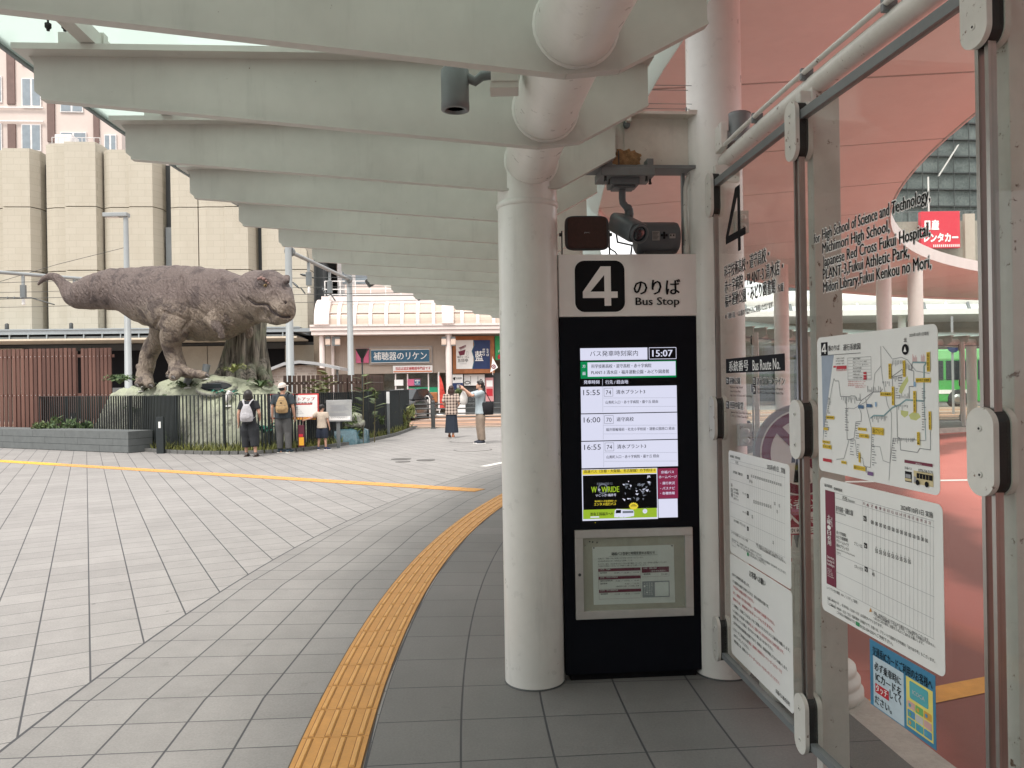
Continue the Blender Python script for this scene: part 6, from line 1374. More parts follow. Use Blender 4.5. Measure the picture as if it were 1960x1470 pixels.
# spotlights on the mound
for px, py, lab, tilt in ((361, 733, 'grey spotlight on the mound in front of the front foot', 0.3), (272, 740, 'silver spotlight below the rear foot of the dinosaur', -0.5), (437, 768, 'silver spotlight low on the mound behind the fence', 0.4), (394, 716, 'grey box lamp at the toes of the front foot', 0.1)):
    p, n_ = rhit(px, py+9); t = thing('spotlight', lab, 'spotlight', T(p), 'spotlights round the dinosaur'); mb = MB(); ax = Vector((math.sin(tilt), 0.3, math.cos(tilt)))
    mb.lathe([(0.085, -0.16), (0.10, 0.12), (0.105, 0.14), (0.09, 0.14)], (0.0, 0, 0.24), m_gun if 'grey' in lab else m_alu, 16, axis=ax); mb.build('lamp', t); mb = MB(); mb.lathe([(0.11, 0), (0.11, 0.03), (0.03, 0.04), (0.025, 0.16)], (0, 0, -0.02), m_plate, 14); mb.build('foot', t)
# information signs
def up_sign(px, py, name, label, cat, x0, y0, x1, y1, d, post, draw, mfr, mface, border=0.03):
    f = Fr((P(px, py, d).x, d), math.radians(4)); t = thing(name, label, cat, f.mat()); u0, z0 = f.uv((x0), (y1)); u1, z1 = f.uv(x1, y0)
    mb = MB(); mb.b2(u0, -0.02, z0, u1, 0.02, z1, mfr, 0.004); mb.build('frame', t)
    mb = MB(); mb.b2(u0+border, -0.026, z0+border, u1-border, -0.0205, z1-border, mface); fc = mb.build('face', t)
    mb = MB(); draw(Board(f, lambda a, b_: (a, b_), mb, -0.028)); mb.build('lettering', fc, fix=False)
    mb = MB(); 
    for w0, w1 in post: mb.b2(w0, 0.021, 0.0, w1, 0.07, z0+0.3, m_gun)
    mb.build('support', t); return t
m_redf = M('red_frame', (0.55, 0.05, 0.045), 0.5)
def dsa(B):
    B.text('オレンジライトアップ', 518, 760, 603, 767, m_red, 1, 0.02, yx=590).text('令和7年4月〜令和8年3月', 520, 769, 598, 773, m_ink, 1, 0.0, yx=590).rect(520, 772.5, 598, 775, m_redf, 1)
    for k, st in enumerate(('点灯時間', '日没から22時まで', 'カラーライトアップの', 'ご案内しております。')): B.text(st, 555, 779+3.6*k, 570+4*k, 782+3.6*k, m_greyink, 1)
    B.poly([(x, 800-(2.5 if k % 2 else 0.5)) for k, x in enumerate(range(540, 608, 4))] + [(606, 803), (540, 803)], m_omark, 1)
up_sign(570, 800, 'lightup_sign', 'white notice board with red frame behind the man with the tan backpack', 'notice board', 512, 753, 610, 802, 19.66, ((-0.1, -0.06),), dsa, m_redf, m_wink, 0.035)
def dsb(B):
    for k in range(11): B.rect(632+(k % 3), 775+2.1*k+(3 if k > 5 else 0), 668-(k*7) % 9, 776+2.1*k+(3 if k > 5 else 0), m_greyink, 1)
    B.rect(631, 796.5, 671, 804, m_wink, 1).text('恐竜広場のご案内', 648, 799, 666, 801, m_greyink, 2).text('FUKUI', 664, 766.2, 674, 768.2, m_greyink, 2)
m_silv = M('silver_board', (0.40, 0.41, 0.41), 0.5)
up_sign(647, 800, 'information_board', 'silver information board on a single post beside the boy', 'information board', 625, 765, 673, 807, 20.1, ((-0.05, 0.04),), dsb, m_silv, M('silver_face', (0.36, 0.365, 0.36), 0.55), 0.02)

# ------------------------------------------------------------------ people
m_skin = M('skin', (0.48, 0.27, 0.19), 0.55, var=0.06, vs_=12, bump=0.03); m_hair = M('black_hair', (0.018, 0.014, 0.013), 0.45, var=0.3, vs_=40, bump=0.4, bs=200); m_bhair = M('brown_hair', (0.045, 0.022, 0.018), 0.45, var=0.3, vs_=40, bump=0.4, bs=200)
def cloth(name, c, **k): return M(name, c, 0.85, var=k.get('var', 0.15), vs_=k.get('vs_', 7), bump=0.5, bs=28)
def checks():
    if 'checked_cotton' in MATS: return MATS['checked_cotton']
    m, nt, b, N, L = _nt('checked_cotton'); v = coords(nt); sp = N.new('ShaderNodeSeparateXYZ'); L.new(v, sp.inputs[0])
    def st(s, f, w): return mth(nt, 'LESS_THAN', mth(nt, 'FRACT', mth(nt, 'MULTIPLY', s, f)), w)
    k = mth(nt, 'ADD', st(sp.outputs[0], 11, 0.42), st(sp.outputs[2], 11, 0.42)); c = mix(nt, mth(nt, 'MULTIPLY', k, 0.5), (0.55, 0.44, 0.37), (0.05, 0.03, 0.03))
    L.new(c, b.inputs['Base Color']); b.inputs['Roughness'].default_value = 0.85; MATS['checked_cotton'] = m; return m
def ev(z, rx, ry, cx=0.0, cy=0.0, n=20): return [Vector((cx+rx*math.cos(2*math.pi*j/n), cy+ry*math.sin(2*math.pi*j/n), z)) for j in range(n)]
def person(label, base, yaw, H, J, cl):
    """figure facing local -y; J: joints (elbow/wrist/knee/ankle L,R), head turn; cl: clothing"""
    k = H/1.70; t = thing('person', label, 'person', T(base) @ RZ(yaw), 'visitors on the plaza'); S = Matrix.Scale(k, 4)
    hd = Vector(J.get('head', (0, -0.01, 1.575))); ht = Matrix.Rotation(J.get('turn', 0), 3, 'Z') @ Matrix.Rotation(J.get('nod', 0), 3, 'X')
    mb = MB(); mb.M = S; m = m_skin
    mb.rings([ev(.86, .14, .10), ev(.94, .155, .11), ev(1.05, .135, .095), ev(1.18, .145, .10), ev(1.30, .165, .105), ev(1.39, .13, .085), ev(1.43, .06, .058), ev(1.50, .054, .055, hd.x*.6, hd.y*.6+.01), ev(1.53, .05, .05, hd.x, hd.y+.015)], m)
    def H_(p): return hd + ht @ Vector(p)
    mb.ell(H_((0, 0.012, 0.03)), (.074, .092, .092), m, ht); mb.ell(H_((0, -0.022, -0.035)), (.058, .066, .075), m, ht); mb.ell(H_((0, -0.10, -0.012)), (.013, .02, .02), m, ht, 8, 6); mb.ell(H_((0, -0.075, -0.085)), (.025, .02, .02), m, ht, 8, 6)
    mb.ell(H_((0, -0.088, -0.05)), (.024, .009, .010), m, ht, 8, 6)
    for s in (-1, 1): mb.ell(H_((s*.076, 0.012, -0.008)), (.012, .022, .034), m, ht, 8, 6); mb.ell(H_((s*.03, -0.078, 0.016)), (.02, .012, .009), m, ht, 8, 6)
    for s, q in ((-1, 'L'), (1, 'R')):
        sh = Vector((s*.185, 0, 1.375)); e = Vector(J['e'+q]); w = Vector(J['w'+q])
        mb.tube([Vector((s*.10, 0, 1.37)), sh, sh.lerp(e, .5), e, e.lerp(w, .35), w], [.055, .055, .047, .038, .037, .025], m, 10)
        d = (w-e).normalized(); side = Vector(J.get('p'+q, (0, -1, 0))); side = (side - d*side.dot(d)).normalized(); nrm = d.cross(side)
        mb.ell(w+d*.045, (.036, .016, .05), m, Matrix((side, nrm, d)).transposed(), 10, 8)
        for f in range(4):
            o = side*(.027-.018*f); L_ = (.066, .076, .072, .056)[f]; b0 = w+d*.08+o; b1 = b0+d*L_*.5+nrm*-.006; b2 = b1+d*L_*.36-nrm*.02
            mb.tube([b0-d*.02, b0, b1, b2], [.0095, .0092, .0085, .0075], m, 7)
        th_ = w+d*.02+side*.03; mb.tube([th_-side*.01, th_+side*.018+d*.02, th_+side*.022+d*.052-nrm*.012], [.012, .011, .009], m, 7)
        hp = Vector((s*.088, 0, .90)); kn = Vector(J['k'+q]); an = Vector(J['a'+q])
        mb.tube([hp, hp.lerp(kn, .5), kn, kn.lerp(an, .35), an+Vector((0, 0, .02))], [.085, .072, .052, .052, .036], m, 12)
        fd = Matrix.Rotation(J.get('toe'+q, 0), 3, 'Z') @ Vector((0, -1, 0)); mb.tube([an+Vector((0, .03, -.045)), an+fd*.06+Vector((0, 0, -.05)), an+fd*.15+Vector((0, 0, -.062))], [.034, .034, .022], m, 10)
    voxel(mb, 'body', 0.009, 2, t)
    for nm, fn, vz in cl:
        if isinstance(fn, tuple):
            for f1 in fn: mb = MB(); mb.M = S; f1(mb, H_, ht); mb.build(nm, t)
            continue
        mb = MB(); mb.M = S; fn(mb, H_, ht)
        if vz: voxel(mb, nm, vz, 3, t)
        else: mb.build(nm, t)
    return t
def shirt(m, J, sl=0.45, lo=0.86, big=1.16, hem=1.0):
    def fn(mb, H_, ht):
        mb.rings([ev(lo, .165*big*hem, .125*big*hem), ev(lo+.1, .155*big, .12*big), ev(1.05, .145*big, .108*big), ev(1.18, .15*big, .108*big), ev(1.30, .165*big, .108*big), ev(1.385, .145*big, .088*big), ev(1.425, .075*big, .07*big)], m)
        for s, q in ((-1, 'L'), (1, 'R')):
            sh = Vector((s*.185, 0, 1.375)); e = Vector(J['e'+q]); w = Vector(J['w'+q])
            pts = [Vector((s*.08, 0, 1.355)), sh, sh.lerp(e, min(1, sl*1.6))] if sl < .62 else [Vector((s*.08, 0, 1.355)), sh, sh.lerp(e, .6), e, e.lerp(w, (sl-.62)*2)]
            mb.tube(pts, [.066*big, .068*big, .066*big] if sl < .62 else [.066, .068, .06, .056, .048], m, 12)
    return fn
def trousers(m, J, wide=1.15, ln=1.0):
    def fn(mb, H_, ht):
        mb.rings([ev(.83, .165, .12), ev(.90, .168, .122), ev(.97, .155, .115)], m)
        for s, q in ((-1, 'L'), (1, 'R')):
            hp = Vector((s*.085, 0, .88)); kn = Vector(J['k'+q]); an = Vector(J['a'+q])+Vector((0, 0, .015)); pts = [hp, hp.lerp(kn, .5), kn, kn.lerp(an, .5), an]; rr_ = [.098, .086*wide, .07*wide, .064*wide, .058*wide]
            if ln < 1: pts = [hp, hp.lerp(kn, .5), kn.lerp(an, ln-.5 if ln > .5 else 0)]; rr_ = [.098, .092*wide, .084*wide]
            mb.tube(pts, rr_, m, 14)
    return fn
def skirt(m, lo=.16, w0=.17, w1=.24, two=None):
    def fn(mb, H_, ht):
        n = 40
        def rg(z, r, ry, amp): return [Vector(((r+amp*math.cos(9*2*math.pi*j/n))*math.cos(2*math.pi*j/n), (ry+amp*math.cos(9*2*math.pi*j/n))*math.sin(2*math.pi*j/n), z)) for j in range(n)]
        mb.rings([rg(.97, w0*.95, .12, 0), rg(.86, w0, .13, .003), rg(.55, (w0+w1)/2*.98, .15, .007), rg(lo, w1, .18, .012)], m)
    return fn
def hair(m, kind='short'):
    def fn(mb, H_, ht):
        mb.ell(H_((0, .022, .045)), (.088, .10, .092), m, ht)
        if kind == 'short': mb.ell(H_((0, .05, -.0)), (.078, .06, .075), m, ht); mb.ell(H_((0, -.045, .085)), (.07, .055, .04), m, ht)
        if kind == 'bob': mb.ell(H_((0, .03, .0)), (.118, .11, .13), m, ht); mb.ell(H_((.07, .0, -.06)), (.05, .065, .08), m, ht); mb.ell(H_((-.07, .0, -.06)), (.05, .065, .08), m, ht); mb.ell(H_((0, .05, -.075)), (.10, .07, .075), m, ht)
        if kind == 'long':
            mb.ell(H_((0, .045, -.06)), (.10, .075, .14), m, ht); mb.ell(H_((.07, .01, -.08)), (.045, .055, .12), m, ht); mb.ell(H_((-.07, .01, -.08)), (.045, .055, .12), m, ht); mb.ell(H_((0, .06, -.17)), (.085, .06, .09), m, ht)
    return fn
def shoes(m, J, sole):
    def one(q):
        def fn(mb, H_, ht):
            an = Vector(J['a'+q]); fd = Matrix.Rotation(J.get('toe'+q, 0), 3, 'Z') @ Vector((0, -1, 0))
            mb.tube([an+Vector((0, 0, -.005))-fd*.045, an+Vector((0, 0, -.025)), an+fd*.08+Vector((0, 0, -.04)), an+fd*.17+Vector((0, 0, -.052))], [.045, .05, .046, .03], m, 12)
            R = Matrix.Rotation(math.atan2(fd.y, fd.x)+math.pi/2, 3, 'Z'); mb.box(an+fd*.06+Vector((0, 0, -.078)), (.09, .27, .022), sole, R, 0.008)
        return fn
    return one('L'), one('R')
def cap(m):
    def fn(mb, H_, ht):
        mb.ell(H_((0, .012, .062)), (.092, .108, .078), m, ht); mb.lathe([(.10, -.004), (.10, .004)], H_((0, .03, .035)), m, 20, axis=ht @ Vector((0, 0.1, 1)))
        mb.rings([[H_((x, y, .04+z)) for x, y in ((-.075, -.07), (-.05, -.16), (0, -.185), (.05, -.16), (.075, -.07))] for z in (0, .008)], m, smooth=False)
    return fn
BK = math.pi
def mk(eL, wL, eR, wR, aL=(-.1, 0, .085), aR=(.1, 0, .085), kL=None, kR=None, **k):
    J = dict(eL=eL, wL=wL, eR=eR, wR=wR, aL=aL, aR=aR); J['kL'] = kL or tuple((Vector((-.09, -.01, .9))+Vector(aL))/2+Vector((0, -.015, 0))); J['kR'] = kR or tuple((Vector((.09, -.01, .9))+Vector(aR))/2+Vector((0, -.015, 0))); J.update(k); return J
# woman in black, grey backpack (back to the viewer)
g = G(478, 874); J = mk((-.27, .03, 1.10), (-.24, -.10, .98), (.255, .04, 1.09), (.27, .0, .86), aL=(-.17, .06, .085), aR=(.10, -.04, .085), turn=-0.5)
JW = dict(J)
m_bcl = cloth('black_cotton', (0.016, 0.018, 0.022)); m_sand = M('sandal_leather', (0.03, 0.022, 0.02), 0.5)
person('woman with a dark bob in black top and wide black trousers, before the fence', g, BK, 1.56, J, [('shirt', shirt(m_bcl, J, .38, .84, 1.14), .014), ('trousers', trousers(m_bcl, dict(J, aL=(-.15, .05, .24), aR=(.10, -.03, .22)), 1.75), .014), ('hair', hair(m_hair, 'bob'), .009), ('sandal', shoes(m_sand, J, m_sand), None)])
def backpack(pos, yaw, k, m, m2, label, emblem=False):
    t = thing('backpack', label, 'backpack', T(pos) @ RZ(yaw)); mb = MB(); mb.M = Matrix.Scale(k, 4)
    mb.rings([ev(-.25, .10, .05), ev(-.23, .15, .085), ev(-.12, .165, .10), ev(.02, .135, .09), ev(.14, .085, .07), ev(.18, .05, .04)], m); mb.ell((0, .085, -.12), (.12, .05, .085), m); voxel(mb, 'pack', .012, 2, t)
    for s in (-1, 1):
        mb = MB(); mb.M = Matrix.Scale(k, 4); mb.tube([(s*.05, .0, .15), (s*.09, -.05, .24), (s*.115, -.12, .285), (s*.125, -.22, .26), (s*.14, -.28, .12), (s*.15, -.2, -.12), (s*.13, -.05, -.18)], [.02, .026, .028, .028, .024, .018, .012], m2, 8, flat=.5); mb.build('strap', t)
    mb = MB(); mb.M = Matrix.Scale(k, 4); mb.tube([(-.13, .105, -.05), (-.06, .135, -.045), (.06, .135, -.045), (.13, .105, -.05)], .005, m_dark if m2 is not m else m2, 6); mb.tube([(-.10, .09, .06), (0, .10, .08), (.10, .09, .06)], .004, m_dark if m2 is not m else m2, 6); mb.build('zip_line', t)
    if emblem: mb = MB(); mb.M = Matrix.Scale(k, 4); mb.b2(-.028, .094, .0, .012, .104, .03, m_black); mb.build('emblem', t)
    return t
backpack(g + Vector((0.0, -.185*.92, 1.06)), BK, 0.95, cloth('light_grey_nylon', (0.42, 0.41, 0.43), vs_=20), MATS['light_grey_nylon'], 'light grey soft backpack worn by the woman in black')
# man in cap with tan backpack
g = G(543, 867); J = mk((-.25, .02, 1.10), (-.26, -.06, .87), (.25, .03, 1.10), (.26, -.02, .86), aL=(-.13, .03, .085), aR=(.09, -.02, .085), turn=-0.45, toeR=-0.9, toeL=-0.3, nod=-0.12)
person('man in a white cap, dark T-shirt and grey trousers looking at the statue', g, BK, 1.72, J, [('shirt', shirt(cloth('slate_cotton', (0.035, 0.045, 0.055)), J, .45, .84, 1.2), .014), ('trousers', trousers(cloth('grey_twill', (0.085, 0.085, 0.085)), J, 1.3), .014), ('cap', cap(cloth('white_cap_cotton', (0.66, 0.60, 0.55))), None), ('shoe', shoes(cloth('navy_suede', (0.03, 0.05, 0.07)), J, m_wb), None), ('hair', lambda mb, H_, ht: mb.ell(H_((0, .035, -.01)), (.08, .07, .06), m_hair, ht), None)])
backpack(g + Vector((0.03, -.19, 1.22)), BK, 0.95, cloth('tan_canvas', (0.42, 0.28, 0.14), vs_=20), cloth('dark_webbing', (0.03, 0.03, 0.03)), 'tan backpack with dark trim worn by the man in the cap', True)
# small carry bag and toy held by the man
t = thing('gift_bag', 'small maroon and yellow patterned bag hanging beside the man in the cap', 'bag', T(g + Vector((.40, .15, .55)))); mb = MB(); mb.b2(-.07, -.04, -.42, .07, .04, .12, cloth('maroon_print', (0.10, 0.02, 0.035)), .01); mb.build('bag', t); mb = MB(); mb.b2(-.05, -.047, -.38, .07, -.041, -.18, M('yellow_print', (0.75, 0.38, 0.03), 0.6)); mb.b2(-.05, -.0475, -.17, .05, -.0415, -.10, m_red); mb.build('print', t); mb = MB(); mb.tube([(-.05, 0, .12), (-.03, 0, .32), (.03, 0, .32), (.05, 0, .12)], .008, cloth('maroon_print', (0.10, 0.02, 0.035)), 6); mb.build('handle', t)
# boy
g = G(617, 861); J = mk((-.24, .0, 1.10), (-.27, -.05, .86), (.38, .04, 1.20), (.62, .05, 1.14), aL=(-.15, .02, .085), aR=(.16, -.02, .085), turn=-0.7, nod=0.25, toeR=0.4, toeL=-0.9, pR=(0, 0, 1))
person('small boy in a beige top and navy shorts reaching left to the white sign', g, BK-0.15, 1.15, J, [('shirt', shirt(cloth('beige_cotton', (0.50, 0.42, 0.34)), J, .42, .82, 1.22), .014), ('shorts', trousers(cloth('navy_cotton', (0.012, 0.018, 0.035)), J, 1.45, 0.62), .014), ('hair', lambda mb, H_, ht: (mb.ell(H_((0, .02, .045)), (.10, .11, .105), m_hair, ht), mb.ell(H_((0, .05, -.01)), (.085, .07, .07), m_hair, ht)), .01), ('shoe', shoes(cloth('blue_canvas', (0.03, 0.04, 0.09)), J, m_white), None)])
# woman in checked shirt, seen from behind
g = G(865, 838); J = mk((-.25, .05, 1.11), (-.2, -.16, 1.02), (.25, .03, 1.10), (.2, -.15, 1.0), aL=(-.05, .10, .085), aR=(.08, -.05, .085), turn=0.2)
person('woman with wavy brown hair in a checked shirt and long navy skirt, back turned', g, BK, 1.58, J, [('shirt', shirt(checks(), J, .5, .76, 1.3, 1.05), .014), ('skirt', skirt(cloth('navy_denim', (0.018, 0.026, 0.042)), .17, .17, .215), None), ('hair', hair(m_bhair, 'long'), .01), ('shoe', shoes(cloth('rust_suede', (0.32, 0.11, 0.05)), J, m_wb), None)])
# man photographing, facing left
g = G(921, 849); J = mk((-.20, -.28, 1.30), (-.10, -.46, 1.48), (.21, -.26, 1.30), (.06, -.46, 1.50), aL=(-.10, .0, .085), aR=(.10, .03, .085), kL=(-.095, -.03, .47), nod=-0.15, turn=-.1)
person('man in pale blue shirt and khaki trousers raising a phone to take a photo', g, -1.35, 1.70, J, [('shirt', shirt(cloth('pale_blue_cotton', (0.38, 0.44, 0.47)), J, .5, .80, 1.25), .014), ('trousers', trousers(cloth('khaki_twill', (0.27, 0.21, 0.165)), J, 1.35), .014), ('hair', hair(m_hair, 'short'), .01), ('shoe', shoes(cloth('dark_sneaker', (0.03, 0.035, 0.05)), J, m_white), None)])
Rz = RZ(-1.35); hp = g + Rz @ Vector((-.02, -.56, 1.56))
t = thing('phone', 'dark phone held up by the man in pale blue', 'phone', T(hp) @ Rz @ Matrix.Rotation(-.15, 4, 'X')); mb = MB(); mb.b2(-.075, -.004, -.035, .075, .004, .035, M('phone_case', (0.10, 0.03, 0.03), 0.4), .003); mb.build('body', t); mb = MB(); mb.b2(-.07, .0045, -.031, .07, .0052, .031, m_black); mb.build('screen', t)
t = thing('tote_bag', 'black tote bag hanging behind the man in pale blue', 'bag', T(g + Rz @ Vector((.16, .16, .98)))@Rz); mb = MB(); mb.rings([ev(-.20, .035, .13), ev(-.19, .05, .16), ev(.12, .045, .17), ev(.14, .03, .165)], cloth('black_canvas', (0.012, 0.012, 0.015))); mb.build('bag', t); mb = MB(); mb.tube([(0, -.10, .13), (-.03, -.06, .30), (-.05, -.05, .42)], .012, MATS['black_canvas'], 6); mb.tube([(0, .10, .13), (-.03, .02, .30), (-.05, -.05, .42)], .012, MATS['black_canvas'], 6); mb.build('straps', t)
t = thing('plastic_bag', 'white bag hanging from the raised wrist of the man in pale blue', 'bag', T(g + Rz @ Vector((-.12, -.44, 1.26)))); mb = MB(); mb.rings([ev(-.20, .03, .02), ev(-.15, .10, .06), ev(0, .11, .065), ev(.12, .06, .04), ev(.20, .012, .012)], M('white_plastic_film', (0.68, 0.65, 0.62), 0.4)); mb.build('bag', t)
# ------------------------------------------------------------------ tram street and barrier
m_tram = M('brown_tram_road', (0.40, 0.235, 0.155), 0.8, var=0.22, vs_=2, bump=0.2, grime=0.25)
mb = MB(); mb.add([(-60, 28.9, 0.003), (40, 28.9, 0.003), (40, 38.2, 0.003), (-60, 38.2, 0.003)], [(0, 1, 2, 3)], m_tram); struct(mb.build('tram_road'))
mb = MB()
for y in (30.2, 31.3, 33.6, 34.7): mb.b2(-60, y-0.05, 0.004, 40, y+0.05, 0.02, m_gun)
struct(mb.build('tram_rails'))
m_cream = M('street_kerb_stone', (0.55, 0.45, 0.37), 0.8, var=0.12)
mb = MB(); mb.b2(-60, 28.65, 0.0, 40, 28.9, 0.05, m_cream); mb.b2(-60, 38.2, 0.0, 40, 38.5, 0.10, m_cream); struct(mb.build('street_kerb'))
mb = MB(); mb.add([(-60, 35.6, 0.007), (40, 35.6, 0.007), (40, 35.9, 0.007), (-60, 35.9, 0.007)], [(0, 1, 2, 3)], m_mark); struct(mb.build('street_line_marking'))
bx = [P(829, 800, 28.35).x + 2.65*k for k in range(-1, 4)]; by = 28.35
for k, x in enumerate(bx):
    t = thing('barrier_post', ('dark barrier post behind the right end of the bar fence', 'thick dark barrier post by the woman in the checked shirt', 'dark barrier post beyond the white column', 'dark barrier post farther behind the display', 'dark barrier post at the far right of the street rail')[k], 'post', T((x, by, 0)), 'posts of the street barrier')
    mb = MB(); mb.lathe([(0.075, 0.0), (0.075, 0.9), (0.068, 0.92), (0.068, 0.935), (0.075, 0.95), (0.07, 1.0), (0.04, 1.03)], (0, 0, 0), m_dark, 18); mb.build('shaft', t); mb = MB(); mb.lathe([(0.1, 0), (0.1, 0.03), (0.076, 0.04)], (0, 0, 0), m_dark, 18); mb.build('foot', t)
t = thing('barrier_rail', 'four thin dark rails of the street barrier behind the two people at right', 'barrier', T((bx[0], by, 0)))
for z in (0.90, 0.73, 0.55, 0.42): mb = MB(); mb.tube([(-4, 0.08, z), (bx[-1]-bx[0], 0.08, z)], 0.024, m_dark, 8); mb.build('rail', t)

# ------------------------------------------------------------------ department store
def stonewall():
    m, nt, b, N, L = _nt('beige_stone_cladding'); v = coords(nt, rot=(math.radians(90), 0, 0)); br = N.new('ShaderNodeTexBrick'); br.inputs['Scale'].default_value = 1.0; br.inputs['Brick Width'].default_value = 0.75; br.inputs['Row Height'].default_value = 0.36; br.inputs['Mortar Size'].default_value = 0.012; br.inputs['Mortar Smooth'].default_value = 0.4
    br.inputs['Color1'].default_value = (0.455, 0.42, 0.345, 1); br.inputs['Color2'].default_value = (0.475, 0.44, 0.365, 1); br.inputs['Mortar'].default_value = (0.39, 0.36, 0.29, 1); L.new(v, br.inputs['Vector'])
    n1 = noi(nt, coords(nt, scale=(1, 1, 0.25)), 1.2, 5); c = mix(nt, mth(nt, 'MULTIPLY', ramp(nt, n1, 0.45, 0.75), 0.22), br.outputs['Color'], (0.36, 0.32, 0.25)); L.new(c, b.inputs['Base Color']); b.inputs['Roughness'].default_value = 0.85
    bumpn(nt, b, noi(nt, coords(nt), 18, 4), 0.4, 0.03); return m
m_stone = stonewall(); m_void = M('dark_recess', (0.055, 0.06, 0.062), 0.5, var=0.1)
SF = Fr((P(300, 735, 44).x, 44.0), math.radians(4.6)); U = lambda px, py=450, dy=0.0: SF.uv(px, py, dy)[0]; ZS = lambda px, py, dy=0.0: SF.uv(px, py, dy)[1]
store = thing('department_store', 'big beige department store with tall ribbed stone panels and dark vertical slots', 'building', SF.mat())
zb, zt = 4.95, 15.3
mb = MB(); mb.b2(U(-420), 0.9, zb, U(594), 12, zt-0.6, m_void); mb.build('core', store)
def panel(pts, ztop):
    """plan outline (crop px, depth) -> stacked stone panels"""
    pl = [(U(px), y) for px, y in pts]; pl = pl + [(pl[-1][0], 1.0), (pl[0][0], 1.0)]
    for a, b_ in ((zb, 8.38), (8.43, 11.98), (12.03, ztop)):
        mb = MB(); mb.prism([(x, y, a) for x, y in pl], (0, 0, b_-a), m_stone); mb.build('wall_panel', store)
for k in range(1, 4): x = -118*k; panel([(x-20, .3), (x, 0), (x+20, 0), (x+22, -.25), (x+60, -.25), (x+70, .3)], zt); panel([(x-46, 0), (x-24, .2)], zt) if False else None
panel([(-22, .2), (8, .2), (10, -.2), (62, -.2), (73, .35)], zt); panel([(86, .25), (106, 0), (129, 0), (131, -.35), (190, -.35), (194, .2)], zt+0.35)
panel([(198, .2), (213, -.1), (250, -.1), (252, -.3), (297, -.3), (308, .35)], zt); panel([(328, .0), (345, -.2), (381, -.2)], zt-0.1); panel([(383, -.2), (398, -.3), (432, -.3), (434, -.4), (478, -.4), (487, .3)], zt-0.1); panel([(499, .2), (512, -.1), (556, -.1), (558, -.3), (588, -.3), (594, .4)], zt-0.1)
mb = MB(); mb.b2(U(311), 0.5, 4.95, U(326), 0.91, 11, m_gun); mb.build('slot_window', store)
# street canopy of the store
m_silver = M('silver_cladding', (0.33, 0.37, 0.39), 0.4, metal=0.3, var=0.08)
ca = -2.6
def CZ(py): return SF.uv(100, py, ca)[1]
mb = MB(); xR = SF.uv(572, 630, ca)[0]; xL = U(-420)
mb.b2(xL, ca, CZ(640), xR, 0.8, CZ(629.5), m_silver); mb.b2(xL, ca-0.06, CZ(632), xR+0.05, ca-0.001, CZ(630), m_silver); cn = mb.build('canopy_beam', store)
mb = MB(); mb.b2(xL, ca+0.1, CZ(648), xR-0.3, 0.8, CZ(644), m_gun); mb.b2(xL, ca-0.1, CZ(652), xR-0.1, 0.7, CZ(648.5), M('cream_soffit_edge', (0.62, 0.55, 0.44), 0.6)); mb.build('canopy_soffit', store)
mb = MB(); x = xL
while x < xR-0.4: mb.b2(x, ca+0.02, CZ(648), x+0.06, ca+0.12, CZ(640), m_silver); x += 0.95
mb.build('canopy_brackets', store); mb = MB(); mb.b2(xR-0.6, ca-0.02, CZ(640), xR+0.9, ca+0.6, CZ(633), m_silver); mb.build('canopy_end', store)
mb = MB(); mb.b2(xL, 1.2, 0.0, U(600), 1.5, 4.95, m_black); mb.build('ground_floor_void', store)
mb = MB(); mb.b2(xL, 0.9, CZ(666), U(600), 1.19, CZ(653), m_void); mb.build('ground_floor_lintel', store)
m_bpan = M('beige_ground_panel', (0.36, 0.33, 0.27), 0.7, var=0.08, vs_=2)
for x0, x1 in ((338, 389), (390.5, 436), (541, 556), (556.8, 600), (-260, -140), (-60, 30)): mb = MB(); mb.b2(U(x0, 700), 0.7, 0, U(x1, 700), 1.15, ZS(350, 662), m_bpan); mb.build('ground_floor_panel', store)
mb = MB(); mb.b2(U(218), -0.5, 0, U(338), -0.3, 1.75, M('low_grey_wall', (0.24, 0.25, 0.25), 0.7)); mb.build('low_wall', store)
for px in (7, 131): mb = MB(); mb.lathe([(0.10, 0), (0.10, 0.28), (0.05, 0.33)], (SF.uv(px, 625, ca)[0], ca+0.3, CZ(629)), m_dark, 10); mb.build('roof_camera', store)
mb = MB(); mb.b2(U(593), 2.0, 0, U(606), 9, ZS(600, 486), m_void); mb.build('side_wall', store)
# grey neighbour tower between the store and the arcade
nb_ = thing('grey_side_building', 'dark grey narrow building between the beige store and the arcade', 'building', SF.mat(0, 6, 0)); mb = MB(); mb.b2(SF.uv(585, 560, 6)[0], 0, 0, SF.uv(624, 560, 6)[0], 8, 13.5, M('grey_metal_wall', (0.15, 0.16, 0.155), 0.6)); mb.build('wall', nb_)
mb = MB()
for k in range(14): x = SF.uv(600+1.7*k, 560, 6)[0]; mb.b2(x, -0.03, 0, x+0.02, -0.001, 13.5, m_void)
mb.build('seams', nb_)
nb2 = thing('brown_flats', 'pinkish brown block with pipes behind the grey building and arcade', 'building', SF.mat(0, 10, 0)); mb = MB(); mb.b2(SF.uv(624, 560, 10)[0], 0, 0, SF.uv(664, 560, 10)[0], 8, 15, M('pink_brown_wall', (0.42, 0.31, 0.25), 0.7)); mb.build('wall', nb2)
mb = MB()
for px in (632, 641, 650): x = SF.uv(px, 560, 10)[0]; mb.tube([(x, -0.15, 2), (x, -0.15, 15)], 0.09, m_white, 8)
mb.build('pipes', nb2)
